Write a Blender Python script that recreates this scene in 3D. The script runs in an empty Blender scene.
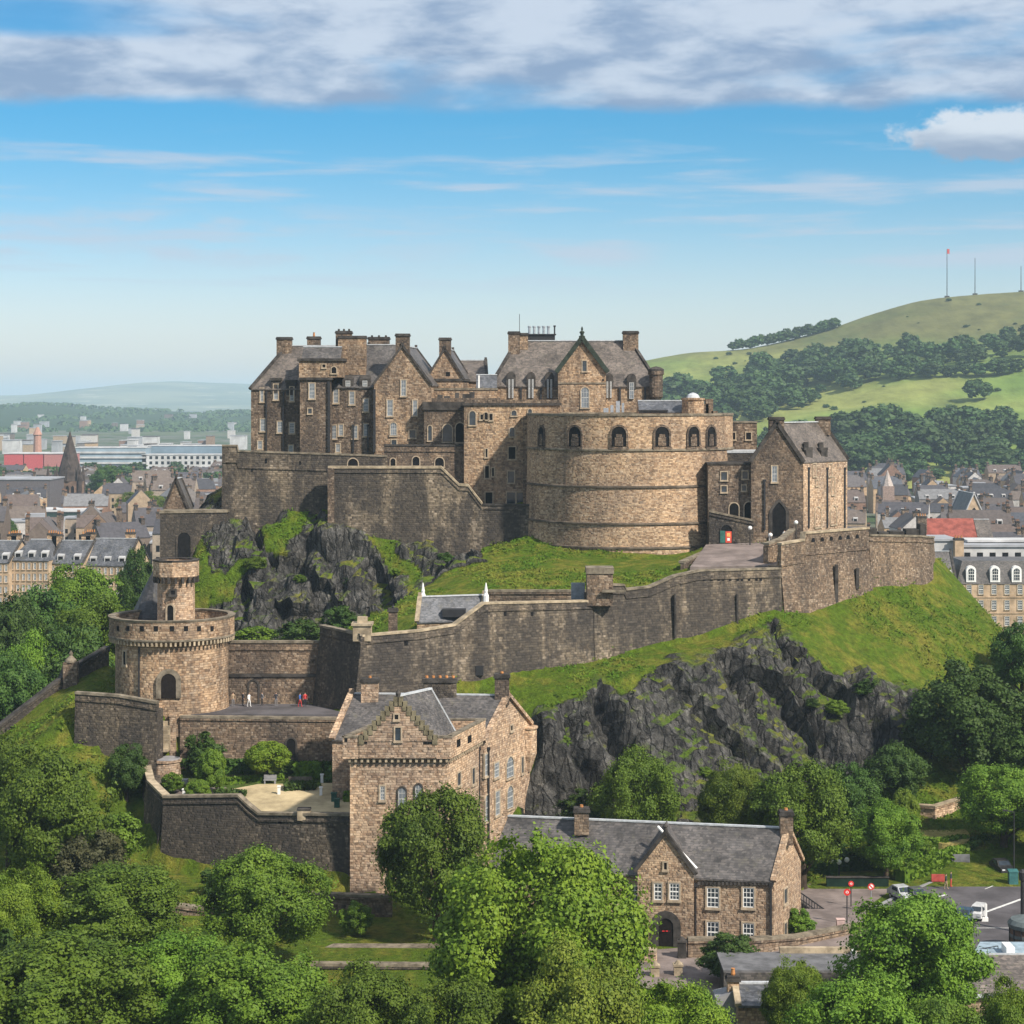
import bpy, bmesh, math, random
import numpy as np
from mathutils import Vector, Matrix, geometry
R = math.radians
random.seed(7); rng = np.random.default_rng(11)
S = bpy.context.scene
COL = S.collection
# ---------------------------------------------------------------- camera
F, H, HZ = 2000.0, 55.0, 400.0
cam = bpy.data.cameras.new('camera'); camo = bpy.data.objects.new('camera', cam); COL.objects.link(camo)
camo.location = (0, 0, H); camo.rotation_euler = (R(90), 0, 0)
cam.sensor_width = 36; cam.lens = F/1024*36; cam.shift_y = -(512-HZ)/1024
cam.clip_start = 1; cam.clip_end = 60000
S.camera = camo
# ---------------------------------------------------------------- light
SUN_EL, SUN_AZ = 42, 133          # azimuth clockwise from +y (north): to the right and towards the camera
w = bpy.data.worlds.new('World'); S.world = w; w.use_nodes = True
wt = w.node_tree; wn = wt.nodes; bg = wn['Background']
def wnode(t, **kw):
    n = wn.new(t)
    for k, v in kw.items():
        if k.startswith('i_'): n.inputs[k[2:]].default_value = v
        elif k.startswith('n_'): n.inputs[int(k[2:])].default_value = v
        else: setattr(n, k, v)
    return n
def wmath(op, a, b=None, c=None, clamp=False):
    n = wn.new('ShaderNodeMath'); n.operation = op; n.use_clamp = clamp
    for i, x in enumerate((a, b, c)):
        if x is None: continue
        if isinstance(x, (int, float)): n.inputs[i].default_value = x
        else: wt.links.new(x, n.inputs[i])
    return n.outputs[0]
sky = wnode('ShaderNodeTexSky', sky_type='NISHITA', sun_disc=False, sun_elevation=R(SUN_EL), sun_rotation=R(SUN_AZ),
            altitude=100, air_density=1.0, dust_density=0.6, ozone_density=2.5)
geo = wnode('ShaderNodeTexCoord')
sep = wnode('ShaderNodeSeparateXYZ'); wt.links.new(geo.outputs['Generated'], sep.inputs[0])
dx, dy, dz = sep.outputs
elev = wmath('MULTIPLY', wmath('ARCSINE', dz), 180/math.pi)
azim = wmath('MULTIPLY', wmath('ARCTAN2', dx, dy), 180/math.pi)
def wmap(v, a, b, c=0.0, d=1.0):
    n = wnode('ShaderNodeMapRange', interpolation_type='SMOOTHSTEP'); wt.links.new(v, n.inputs[0])
    for i, x in enumerate((a, b, c, d)): n.inputs[i+1].default_value = x
    return n.outputs[0]
def wnoise(sx, sy, ox, oy, detail=6, rough=.55, dist=0.0):
    c = wnode('ShaderNodeCombineXYZ')
    wt.links.new(wmath('MULTIPLY_ADD', azim, sx, ox), c.inputs[0]); wt.links.new(wmath('MULTIPLY_ADD', elev, sy, oy), c.inputs[1])
    n = wnode('ShaderNodeTexNoise', i_Scale=1.0, i_Detail=detail, i_Roughness=rough, i_Distortion=dist); wt.links.new(c.outputs[0], n.inputs['Vector'])
    return n.outputs[0]
def wmix(f, a, b, mode='MIX'):
    n = wn.new('ShaderNodeMix'); n.data_type = 'RGBA'; n.blend_type = mode
    for s_, x in ((n.inputs[0], f), (n.inputs[6], a), (n.inputs[7], b)):
        if isinstance(x, (int, float)): s_.default_value = x
        elif isinstance(x, tuple): s_.default_value = x
        else: wt.links.new(x, s_)
    return n.outputs[2]
tint = wmix(wmap(elev, 0.8, 8.5), (1.08, 1.03, 1.12, 1), (.22, .72, .97, 1))
tint = wmix(wmap(elev, 13, 22), tint, (.85, .97, 1.0, 1))
blue = wmix(1.0, sky.outputs[0], tint, 'MULTIPLY')
# cloud decks: a broad stratus sheet high up, thin streaks lower, one heaped cloud to the right
wob = wmath('MULTIPLY', wmath('SUBTRACT', wnoise(.22, .5, 3.1, 8.2, 4), .5), 1.1)
e2 = wmath('ADD', elev, wob)
sheet = wmath('MULTIPLY', wmap(e2, 8.1, 8.6), wmap(wnoise(.10, .42, 1.7, 4.4, 6, .5, .2), .26, .50))
hole = wmath('MULTIPLY', wmap(azim, -8.5, -13.0), wmath('MULTIPLY', wmap(elev, 9.9, 10.3), wmap(elev, 11.4, 10.9)))
sheet = wmath('MULTIPLY', sheet, wmath('SUBTRACT', 1.0, wmath('MULTIPLY', hole, .9)))
sheet = wmath('MAXIMUM', sheet, wmath('MULTIPLY', wmap(elev, 12.0, 16.0), wmap(wnoise(.05, .08, 9.0, 2.0, 6), .42, .62)))
streak = wmath('MULTIPLY', wmath('MULTIPLY', wmap(elev, 2.6, 4.2), wmap(elev, 7.9, 6.6)), wmap(wnoise(.14, 1.5, 5.3, 0.6, 7, .55, .2), .47, .68))
low = wmath('MULTIPLY', wmath('MULTIPLY', wmap(azim, 3.0, -9.0), wmath('MULTIPLY', wmap(e2, 3.4, 4.4), wmap(e2, 5.6, 4.9))), wmap(wnoise(.30, 1.5, 1.3, 7.6, 7, .6), .42, .66))
pxc = wmath('DIVIDE', wmath('SUBTRACT', azim, 13.9), 3.1); pyc = wmath('DIVIDE', wmath('SUBTRACT', elev, 7.35), .78)
rr = wmath('SQRT', wmath('ADD', wmath('MULTIPLY', pxc, pxc), wmath('MULTIPLY', pyc, pyc)))
rr = wmath('ADD', rr, wmath('MULTIPLY', wmath('SUBTRACT', wnoise(1.1, 1.6, 6.0, 2.5, 7, .6), .5), 1.3))
heap = wmap(rr, 1.05, .72)
puff = wnoise(.36, 1.05, 2.2, 3.3, 8, .55, .15)
shade = wmap(wmath('ADD', puff, wmath('MULTIPLY', wmath('SUBTRACT', elev, 9.2), .06)), .36, .70)
ccol = wmix(shade, (2.3, 3.1, 4.5, 1), (5.2, 5.8, 6.7, 1))
heapc = wmix(wmap(wmath('ADD', elev, wmath('MULTIPLY', wmath('SUBTRACT', puff, .5), 1.6)), 6.7, 7.7), (2.5, 3.2, 4.4, 1), (5.9, 6.4, 7.0, 1))
c1 = wmix(wmath('MULTIPLY', wmath('MAXIMUM', streak, low), .72), blue, (4.5, 5.1, 6.1, 1))
c2 = wmix(wmath('MULTIPLY', sheet, .9), c1, ccol)
c3 = wmix(wmath('MULTIPLY', heap, .93), c2, heapc)
wt.links.new(c3, bg.inputs['Color']); bg.inputs['Strength'].default_value = 0.088
sl = bpy.data.lights.new('sun', 'SUN'); so = bpy.data.objects.new('sun', sl); COL.objects.link(so)
sl.energy = 4.9; sl.angle = R(2.5); sl.color = (1.0, .91, .79)
so.location = (200, -100, 300)
_d = Vector((math.sin(R(SUN_AZ))*math.cos(R(SUN_EL)), math.cos(R(SUN_AZ))*math.cos(R(SUN_EL)), math.sin(R(SUN_EL))))
so.rotation_euler = _d.to_track_quat('Z', 'Y').to_euler()
vs = S.view_settings; vs.view_transform = 'Standard'; vs.look = 'None'; vs.gamma = 1; vs.exposure = 0.5; vs.use_curve_mapping = False
S.render.engine = 'CYCLES'; S.cycles.max_bounces = 5; S.cycles.transparent_max_bounces = 8; S.cycles.volume_bounces = 2
S.cycles.use_denoising = True
# ---------------------------------------------------------------- helpers
def X(px, D): return (px-512)*D/F
def Zp(py, D): return H-(py-HZ)*D/F
def P(px, py, D): return Vector((X(px, D), D, Zp(py, D)))
def q2(px, D): return (X(px, D), float(D))
WP = {}
def wpos(o): return WP.get(o.name, Vector((0, 0, 0))) if o else Vector((0, 0, 0))
def tag(o, label=None, cat=None, group=None, kind=None):
    if label: o['label'] = label
    if cat: o['category'] = cat
    if group: o['group'] = group
    if kind: o['kind'] = kind
    return o
def thing(name, label, cat, loc, group=None):
    o = bpy.data.objects.new(name, None); COL.objects.link(o); o.location = loc; o.empty_display_size = .5
    WP[o.name] = Vector(loc); return tag(o, label, cat, group)
class MB:
    def __init__(s): s.v = []; s.f = []; s.m = []
    def add(s, vs_, fs, mi=0):
        n = len(s.v); s.v += [tuple(p) for p in vs_]; s.f += [tuple(i+n for i in f) for f in fs]; s.m += [mi]*len(fs); return s
    def prism(s, pts, z0, z1, mi=0, top=True, bot=False):
        n = len(pts)
        za = z0 if hasattr(z0, '__len__') else [z0]*n; zb = z1 if hasattr(z1, '__len__') else [z1]*n
        vv = [(p[0], p[1], za[i]) for i, p in enumerate(pts)]+[(p[0], p[1], zb[i]) for i, p in enumerate(pts)]
        ff = [(i, (i+1) % n, n+(i+1) % n, n+i) for i in range(n)]
        if top: ff.append(tuple(range(n, 2*n)))
        if bot: ff.append(tuple(range(n-1, -1, -1)))
        return s.add(vv, ff, mi)
    def box(s, x0, x1, y0, y1, z0, z1, mi=0):
        return s.prism([(x0, y0), (x1, y0), (x1, y1), (x0, y1)], z0, z1, mi, True, True)
    def bar(s, a, b, w, h, mi=0, up=(0, 0, 1)):
        a = Vector(a); b = Vector(b); d = (b-a)
        if d.length < 1e-6: return s
        d.normalize(); u = Vector(up); sd = d.cross(u)
        if sd.length < 1e-4: sd = d.cross(Vector((0, 1, 0)))
        sd.normalize(); u = sd.cross(d).normalized(); sd *= w/2; u *= h/2
        vv = [a-sd-u, a+sd-u, a+sd+u, a-sd+u, b-sd-u, b+sd-u, b+sd+u, b-sd+u]
        return s.add(vv, [(0, 1, 2, 3), (7, 6, 5, 4), (0, 4, 5, 1), (1, 5, 6, 2), (2, 6, 7, 3), (3, 7, 4, 0)], mi)
    def lathe(s, cx, cy, prof, n=24, mi=0, a0=0, a1=2*math.pi, cap=True):
        full = abs(a1-a0-2*math.pi) < 1e-6; m = n if full else n+1; k = len(prof); vv = []
        for j in range(m):
            a = a0+(a1-a0)*j/n
            for r, z in prof: vv.append((cx+r*math.cos(a), cy+r*math.sin(a), z))
        ff = []
        for j in range(n):
            j2 = (j+1) % m
            for i in range(k-1): ff.append((j*k+i, j2*k+i, j2*k+i+1, j*k+i+1))
        if cap and full and prof[-1][0] > 1e-4: ff.append(tuple(j*k+k-1 for j in range(m)))
        return s.add(vv, ff, mi)
    def ball(s, c, r, n=10, mi=0, sz=1.0):
        prof = [(r*math.cos(t), c[2]+sz*r*math.sin(t)) for t in np.linspace(-math.pi/2, math.pi/2, max(5, n//2+2))]
        return s.lathe(c[0], c[1], prof, n, mi, cap=False)
    def build(s, name, mats, parent=None, loc=None, smooth=False):
        if not isinstance(mats, (list, tuple)): mats = [mats]
        va = np.array(s.v, dtype=np.float64).reshape(-1, 3)
        if parent is not None: base = wpos(parent)
        elif loc is not None: base = Vector(loc)
        else: base = Vector(((va[:, 0].min()+va[:, 0].max())/2, (va[:, 1].min()+va[:, 1].max())/2, va[:, 2].min()))
        va = va-np.array(base)
        me = bpy.data.meshes.new(name); me.from_pydata(va.tolist(), [], s.f)
        for m in mats: me.materials.append(m)
        if any(s.m): me.polygons.foreach_set('material_index', s.m)
        if smooth: me.polygons.foreach_set('use_smooth', [True]*len(me.polygons))
        bm = bmesh.new(); bm.from_mesh(me); bmesh.ops.recalc_face_normals(bm, faces=bm.faces); bm.to_mesh(me); bm.free()
        o = bpy.data.objects.new(name, me); COL.objects.link(o)
        if parent is not None: o.parent = parent; WP[o.name] = Vector(base)
        else: o.location = base; WP[o.name] = Vector(base)
        return o
def copy_tree(o, parent=None):
    c = o.copy(); COL.objects.link(c)
    if parent: c.parent = parent
    for ch in [x for x in KIDS.get(o.name, [])]: copy_tree(ch, c)
    return c
KIDS = {}
def index_kids(o):
    KIDS[o.name] = list(o.children)
    for ch in o.children: index_kids(ch)
# ---------------------------------------------------------------- materials
class NT:
    def __init__(s, name, rough=.9, spec=.2):
        s.m = bpy.data.materials.new(name); s.m.use_nodes = True; s.t = s.m.node_tree; s.n = s.t.nodes; s.b = s.n['Principled BSDF']
        s.b.inputs['Roughness'].default_value = rough; s.b.inputs['Specular IOR Level'].default_value = spec
    def put(s, sock, x):
        if isinstance(x, (int, float)): sock.default_value = x
        elif isinstance(x, tuple): sock.default_value = x if len(x) == len(sock.default_value) else x+(1,)
        else: s.t.links.new(x, sock)
    def N(s, t, **kw):
        n = s.n.new(t)
        for k, v in kw.items():
            if k.startswith('i_'): s.put(n.inputs[k[2:].replace('_', ' ')], v)
            else: setattr(n, k, v)
        return n
    def M(s, op, a, b=None, c=None, clamp=False):
        n = s.n.new('ShaderNodeMath'); n.operation = op; n.use_clamp = clamp
        for i, x in enumerate((a, b, c)):
            if x is not None: s.put(n.inputs[i], x)
        return n.outputs[0]
    def mix(s, f, a, b, mode='MIX'):
        n = s.n.new('ShaderNodeMix'); n.data_type = 'RGBA'; n.blend_type = mode
        s.put(n.inputs[0], f); s.put(n.inputs[6], a); s.put(n.inputs[7], b); return n.outputs[2]
    def pos(s, obj=False):
        if obj: return s.N('ShaderNodeTexCoord').outputs['Object']
        return s.N('ShaderNodeNewGeometry').outputs['Position']
    def scale(s, v, x, y, z):
        n = s.n.new('ShaderNodeVectorMath'); n.operation = 'MULTIPLY'; s.put(n.inputs[0], v); n.inputs[1].default_value = (x, y, z); return n.outputs[0]
    def noise(s, v, sc, det=5, rough=.6, dist=0., col=False):
        n = s.N('ShaderNodeTexNoise', i_Scale=sc, i_Detail=det, i_Roughness=rough, i_Distortion=dist); s.put(n.inputs['Vector'], v); return n.outputs[1 if col else 0]
    def ramp(s, f, stops, interp='LINEAR'):
        n = s.n.new('ShaderNodeValToRGB'); s.put(n.inputs[0], f); e = n.color_ramp; e.interpolation = interp
        while len(e.elements) < len(stops): e.elements.new(.5)
        for el, (p, c) in zip(e.elements, stops):
            el.position = p; el.color = (c, c, c, 1) if isinstance(c, (int, float)) else tuple(c)+(1,)
        return n.outputs[0]
    def mr(s, v, a, b, c=0., d=1.):
        n = s.N('ShaderNodeMapRange', interpolation_type='SMOOTHSTEP'); s.put(n.inputs[0], v)
        for i, x in enumerate((a, b, c, d)): s.put(n.inputs[i+1], x)
        return n.outputs[0]
    def bump(s, h, st=.5, dist=.1):
        n = s.N('ShaderNodeBump', i_Strength=st, i_Distance=dist); s.put(n.inputs['Height'], h); s.t.links.new(n.outputs[0], s.b.inputs['Normal'])
    def col(s, c): s.put(s.b.inputs['Base Color'], c); return s
def plain(name, c, rough=.8, spec=.3, var=.25, sc=1.5, metal=0.):
    t = NT(name, rough, spec); p = t.pos(True); n = t.noise(p, sc, 6, .65)
    t.col(t.mix(t.mr(n, .3, .7), tuple(x*(1-var) for x in c)+(1,), tuple(min(1, x*(1+var)) for x in c)+(1,)))
    t.b.inputs['Metallic'].default_value = metal; t.bump(n, .15, .03); return t.m
def stone(name, pal, h=.42, wd=.75, stain=.6, stain_lo=.45, soot=(.035, .033, .033), mortar=.75, tint=0., stain_at=(.46, .64)):
    """coursed rubble: rows in z, irregular stones along the row, damp and soot stains on top"""
    t = NT(name, .92, .12); p = t.pos()
    wv = t.noise(p, .8, 3, .5, col=True)
    vm = t.n.new('ShaderNodeVectorMath'); vm.operation = 'MULTIPLY_ADD'; t.put(vm.inputs[0], wv); vm.inputs[1].default_value = (.5, .5, .22); t.put(vm.inputs[2], p)
    sp = t.N('ShaderNodeSeparateXYZ'); t.put(sp.inputs[0], vm.outputs[0])
    zr = t.M('DIVIDE', sp.outputs[2], h); row = t.M('FLOOR', zr); fr = t.M('FRACT', zr)
    cx = t.M('ADD', t.M('DIVIDE', sp.outputs[0], wd), t.M('MULTIPLY', t.M('FRACT', t.M('MULTIPLY', row, .618)), 3.0))
    cy = t.M('DIVIDE', sp.outputs[1], wd)
    cb = t.N('ShaderNodeCombineXYZ'); t.put(cb.inputs[0], cx); t.put(cb.inputs[1], cy); t.put(cb.inputs[2], t.M('MULTIPLY', row, 5.37))
    vo = t.N('ShaderNodeTexVoronoi', i_Scale=1.0, i_Randomness=.85); t.put(vo.inputs['Vector'], cb.outputs[0])
    rc = t.N('ShaderNodeSeparateColor'); t.put(rc.inputs[0], vo.outputs['Color'])
    mean = tuple(sum(c[i] for c in pal)/len(pal) for i in range(3))+(1,)
    base = t.mix(.22, t.ramp(rc.outputs[0], [(i/(len(pal)-1), c) for i, c in enumerate(pal)]), mean)
    big = t.noise(p, .11, 5, .6); base = t.mix(t.mr(big, .3, .7), t.mix(1., base, (.72, .72, .74, 1), 'MULTIPLY'), t.mix(1., base, (1.22, 1.17, 1.08, 1), 'MULTIPLY'))
    base = t.mix(t.mr(rc.outputs[1], .78, .97, 0, .32), base, (.58, .48, .37, 1))
    base = t.mix(t.mr(rc.outputs[2], .84, .98, 0, .42), base, (.06, .055, .052, 1))
    edge = t.M('MAXIMUM', t.mr(t.M('ABSOLUTE', t.M('SUBTRACT', fr, .5)), .36, .5), t.mr(vo.outputs['Distance'], .50, .80))
    base = t.mix(t.M('MULTIPLY', edge, .55), base, t.mix(1., base, (.34, .32, .31, 1), 'MULTIPLY'))
    st = t.noise(t.scale(p, 1, 1, .4), .15, 7, .7, .5)
    drip = t.noise(t.scale(p, 1, 1, .08), .55, 5, .6)
    sm = t.M('MULTIPLY', t.mr(t.M('MULTIPLY_ADD', drip, .4, t.M('MULTIPLY', st, .75)), stain_at[0]+.08, stain_at[1]+.12), stain)
    base = t.mix(sm, base, t.mix(.14, soot+(1,), base))
    fine = t.noise(p, 3.2, 4, .7); base = t.mix(1., base, t.ramp(fine, [(.25, .72), (.75, 1.25)]), 'MULTIPLY')
    t.col(base)
    t.bump(t.M('ADD', t.M('MULTIPLY', edge, -1.), t.M('MULTIPLY', fine, .8)), .55, .12)
    return t.m
TAN = [(.18, .118, .076), (.32, .216, .14), (.42, .298, .196), (.49, .37, .255), (.34, .248, .172), (.25, .186, .138)]
BROWN = [(.10, .074, .057), (.18, .130, .095), (.255, .188, .135), (.32, .245, .18), (.205, .156, .118), (.14, .114, .092)]
GREYB = [(.09, .074, .058), (.17, .137, .103), (.23, .19, .143), (.30, .25, .19), (.19, .16, .122), (.12, .102, .084)]
ST_KEEP = stone('stone_keep', [(v[0]*1.32, v[1]*1.34, v[2]*1.4) for v in TAN], .26, .42, .35)
ST_TAN = stone('stone_tan', [tuple(v*1.08 for v in c) for c in TAN], .29, .46, .6, stain_at=(.43, .57))
ST_PAL = stone('stone_palace', BROWN, .26, .40, .75, stain_at=(.39, .54))
ST_MOON = stone('stone_battery', [tuple(v*1.22 for v in c) for c in TAN], .21, .50, .5, stain_at=(.46, .62))
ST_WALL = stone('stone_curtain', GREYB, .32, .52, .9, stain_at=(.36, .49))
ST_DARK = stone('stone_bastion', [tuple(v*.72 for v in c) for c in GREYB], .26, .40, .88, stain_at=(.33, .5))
ST_WALLT = stone('stone_curtain_tan', [tuple(v*.95 for v in c) for c in BROWN], .26, .40, .7, stain_at=(.43, .58))
ST_GATE = stone('stone_gatehouse', [(v[0]*1.12, v[1]*1.14, v[2]*1.18) for v in TAN], .22, .33, .35)
COPE = plain('coping_stone', (.17, .145, .11), .95, .1, .5, .9)
COPEL = plain('coping_stone_pale', (.33, .27, .19), .95, .1, .4, .9)
TRIM = plain('trim_stone_dark', (.055, .05, .046), .95, .1, .5, .9)
DRESS = plain('dressed_stone', (.36, .29, .21), .9, .15, .3, 1.2)
def slate(name, c, rough=.55):
    t = NT(name, rough, .35); p = t.pos(); sp = t.N('ShaderNodeSeparateXYZ'); t.put(sp.inputs[0], p)
    row = t.M('FLOOR', t.M('DIVIDE', sp.outputs[2], .2)); fr = t.M('FRACT', t.M('DIVIDE', sp.outputs[2], .2))
    cb = t.N('ShaderNodeCombineXYZ'); t.put(cb.inputs[0], t.M('DIVIDE', sp.outputs[0], .33)); t.put(cb.inputs[1], t.M('DIVIDE', sp.outputs[1], .33)); t.put(cb.inputs[2], t.M('MULTIPLY', row, 7.7))
    vo = t.N('ShaderNodeTexVoronoi', i_Scale=1.0); t.put(vo.inputs['Vector'], cb.outputs[0])
    rc = t.N('ShaderNodeSeparateColor'); t.put(rc.inputs[0], vo.outputs['Color'])
    b = t.ramp(rc.outputs[0], [(0, tuple(v*.6 for v in c)), (.5, c), (1, (c[0]*1.45, c[1]*1.4, c[2]*1.35))])
    n = t.noise(p, .35, 6, .65); b = t.mix(1., b, t.ramp(n, [(.3, .5), (.7, 1.5)]), 'MULTIPLY')
    b = t.mix(t.mr(t.noise(p, .9, 6, .7), .54, .70, 0, .5), b, (.13, .12, .085, 1))
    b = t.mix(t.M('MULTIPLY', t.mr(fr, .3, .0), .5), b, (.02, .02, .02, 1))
    t.col(b); t.bump(t.M('ADD', fr, rc.outputs[1]), .3, .04); return t.m
SLATE = slate('slate_roof', (.082, .076, .074)); SLATE_B = slate('slate_roof_blue', (.088, .093, .105)); SLATE_N = slate('slate_roof_brown', (.115, .098, .086))
SLATE_D = slate('slate_roof_dark', (.04, .04, .044))
LEAD = plain('lead_flashing', (.42, .44, .46), .5, .4, .2, 2)
GLASS = plain('window_glass', (.03, .04, .052), .12, .6, .4, .8)
GLASSL = plain('window_glass_blind', (.15, .17, .19), .2, .5, .35, .7)
VOID = plain('dark_opening', (.012, .012, .013), .9, .05, .4, 2)
PALE = plain('weathered_paint', (.40, .40, .39), .6, .3, .15, 3)
WHITE = plain('white_paint', (.74, .74, .72), .55, .3, .08, 3)
BLACK = plain('black_iron', (.022, .022, .024), .5, .4, .3, 3)
POT = plain('terracotta_pot', (.42, .19, .07), .85, .2, .3, 3)
DOORW = plain('dark_door', (.016, .013, .012), .9, .05, .3, 3)
STEEL = plain('steel_flue', (.45, .47, .50), .35, .5, .2, 2, .6)
def grassmat(name, g, dry, amt=(.45, .7)):
    t = NT(name, .95, .08); p = t.pos(); n1 = t.noise(p, .09, 6, .65, .3); n2 = t.noise(p, 1.4, 6, .75); n3 = t.noise(t.scale(p, 1, 1, .3), .45, 4, .6)
    b = t.mix(t.mr(t.M('MULTIPLY_ADD', n3, .5, t.M('MULTIPLY', n1, .5)), *amt), g+(1,), dry+(1,))
    b = t.mix(t.mr(t.noise(p, .3, 7, .75, .5), .56, .70, 0, .55), b, tuple(v*.5 for v in g)+(1,))
    b = t.mix(1., b, t.ramp(n2, [(.25, .4), (.75, 1.6)]), 'MULTIPLY'); t.col(b); t.bump(n2, .9, .4); return t.m
GRASS = grassmat('lawn_grass', (.085, .16, .014), (.19, .21, .035))
LAWN = grassmat('park_lawn', (.075, .15, .016), (.12, .17, .025))
DRY = grassmat('dry_lawn', (.33, .28, .09), (.40, .33, .14))
ASPH = plain('asphalt', (.088, .082, .087), .95, .15, .32, .22)
PAVE = plain('red_paving', (.18, .148, .136), .95, .15, .35, .3)
PAVEG = plain('grey_paving', (.25, .25, .26), .9, .15, .2, .6)
GRAVEL = plain('sandy_gravel', (.38, .31, .19), .98, .08, .3, .35)
def leafmat(name, c, c2, trans=.15):
    t = NT(name, .62, .25); p = t.pos(); oi = t.N('ShaderNodeObjectInfo'); n = t.noise(p, .35, 3, .6); f = t.noise(p, 2.2, 2, .5)
    b = t.mix(t.mr(t.M('MULTIPLY_ADD', f, .5, t.M('MULTIPLY', n, .5)), .33, .67), c+(1,), c2+(1,))
    hs = t.N('ShaderNodeHueSaturation', i_Saturation=1.0); t.put(hs.inputs['Hue'], t.M('MULTIPLY_ADD', oi.outputs['Random'], .020, .478)); t.put(hs.inputs['Value'], t.M('MULTIPLY_ADD', oi.outputs['Random'], .60, .72)); t.put(hs.inputs['Color'], b)
    t.col(hs.outputs[0]); tr = t.N('ShaderNodeBsdfTranslucent'); t.put(tr.inputs['Color'], t.mix(1., hs.outputs[0], (1.3, 1.5, .6, 1), 'MULTIPLY'))
    mx = t.N('ShaderNodeMixShader'); mx.inputs[0].default_value = trans; out = t.n['Material Output']
    t.t.links.new(t.b.outputs[0], mx.inputs[1]); t.t.links.new(tr.outputs[0], mx.inputs[2]); t.t.links.new(mx.outputs[0], out.inputs[0]); return t.m
LEAF = leafmat('leaf_green', (.046, .105, .008), (.110, .195, .016))
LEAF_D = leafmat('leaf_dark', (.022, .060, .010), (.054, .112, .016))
LEAF_Y = leafmat('leaf_yellowish', (.068, .115, .010), (.145, .185, .020))
LEAF_B = leafmat('leaf_bright', (.056, .118, .007), (.135, .208, .016))
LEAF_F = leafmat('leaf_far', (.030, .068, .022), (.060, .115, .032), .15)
BARK = plain('bark', (.06, .045, .033), .95, .1, .4, 1.5)
# ---------------------------------------------------------------- terrain of the castle rock
def _h(ix, iy, iz, k):
    n = (ix.astype(np.int64)*374761393+iy.astype(np.int64)*668265263+iz.astype(np.int64)*2147483647+k*1274126177) & 0xffffffff
    n = ((n ^ (n >> 13))*1274126177) & 0xffffffff
    n = ((n ^ (n >> 15))*2246822519) & 0xffffffff
    return ((n ^ (n >> 16)) & 0xffffff)/float(0xffffff)
def vnoise(p, k=0):
    i = np.floor(p); f = p-i; f = f*f*(3-2*f); i = i.astype(np.int64); r = 0
    for a in (0, 1):
        for b in (0, 1):
            for c in (0, 1):
                wgt = (f[:, 0] if a else 1-f[:, 0])*(f[:, 1] if b else 1-f[:, 1])*(f[:, 2] if c else 1-f[:, 2])
                r = r+wgt*_h(i[:, 0]+a, i[:, 1]+b, i[:, 2]+c, k)
    return r*2-1
def fbm(p, o=4, k=0):
    r = 0; a = .5
    for j in range(o): r = r+a*vnoise(p*2**j+j*17.3, k+j); a *= .5
    return r
def worley(p, k=0):
    """distance to the two nearest cells and a random value of the nearest"""
    i = np.floor(p).astype(np.int64); d1 = np.full(len(p), 9.); d2 = d1.copy(); cid = np.zeros(len(p))
    for a in (-1, 0, 1):
        for b in (-1, 0, 1):
            for c in (-1, 0, 1):
                ii = i+np.array((a, b, c))
                q = np.stack([_h(ii[:, 0], ii[:, 1], ii[:, 2], k+m) for m in (1, 2, 3)], 1)+ii
                d = np.sqrt(((q-p)**2).sum(1)); new = d < d1
                d2 = np.where(new, d1, np.minimum(d2, d)); cid = np.where(new, _h(ii[:, 0], ii[:, 1], ii[:, 2], k+4), cid); d1 = np.where(new, d, d1)
    return d1, d2, cid
CT = []
def L(*pts):
    """a polyline of (pixel column, distance, height) laid densely into the control points"""
    pts = [Vector((X(a, d), d, z)) for a, d, z in pts]
    for a, b in zip(pts, pts[1:]):
        n = max(1, int((b.xy-a.xy).length/3.0))
        for j in range(n): CT.append(a.lerp(b, j/n))
    CT.append(pts[-1])
def flat(pts, z):
    L(*[(a, d, z) for a, d in pts])
XA, XB, YA, YB, ST = -140., 150., 150., 420., .62
for x in np.arange(XA-2, XB+3, 10): CT += [Vector((x, YA-2, -.1)), Vector((x, YB+2, -1.))]
for y in np.arange(YA, YB, 10): CT += [Vector((XA-2, y, -.3)), Vector((XB+2, y, -.3))]
# front levels
for a in range(-50, 1100, 60):
    for d in (160, 175, 190): CT.append(Vector((X(a, d), d, 0)))
for a in range(480, 1080, 45):
    for d in (200, 208, 216, 224): CT.append(Vector((X(a, d), d, 0)))
L((480, 232, 3.0), (600, 233, 3.6), (700, 235, 3.6), (800, 236, 2.6), (840, 234, .6), (1100, 234, .6))
L((860, 250, 3.0), (940, 250, 3.0), (1100, 255, 3.2)); L((930, 262, 8.), (1000, 266, 6), (1100, 275, 4))
# left lawn
L((-60, 212, 0), (20, 210, 1.), (165, 209, 1.1)); L((170, 212.6, 2.2), (310, 212.6, 2.0), (350, 213, 1.6), (430, 213, .6)); L((170, 210.4, .4), (310, 210.4, .3), (430, 210.4, 0))
L((153, 224.5, 2.2), (238, 221.6, 1.9), (258, 220.6, 1.9), (345, 216.4, 1.6), (420, 215, 1.2)); L((60, 216, 2.2), (110, 219.5, 3.), (146, 223.4, 2.3))
L((-40, 225, 2.5), (20, 228, 6.6), (60, 230, 8.), (100, 231, 7.6), (122, 231.5, 6.4), (131, 232.5, 5.6)); L((140, 229, 4.2), (147, 226, 3.0), (151, 224.8, 2.3)); L((126, 240.6, 9.5), (129, 236, 7.4)); L((-60, 243, 7), (5, 247, 12.), (30, 236, 12.6), (70, 237, 13.0), (75, 240.5, 13.8), (118, 238.2, 12.2), (127, 238.2, 10.8))
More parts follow.
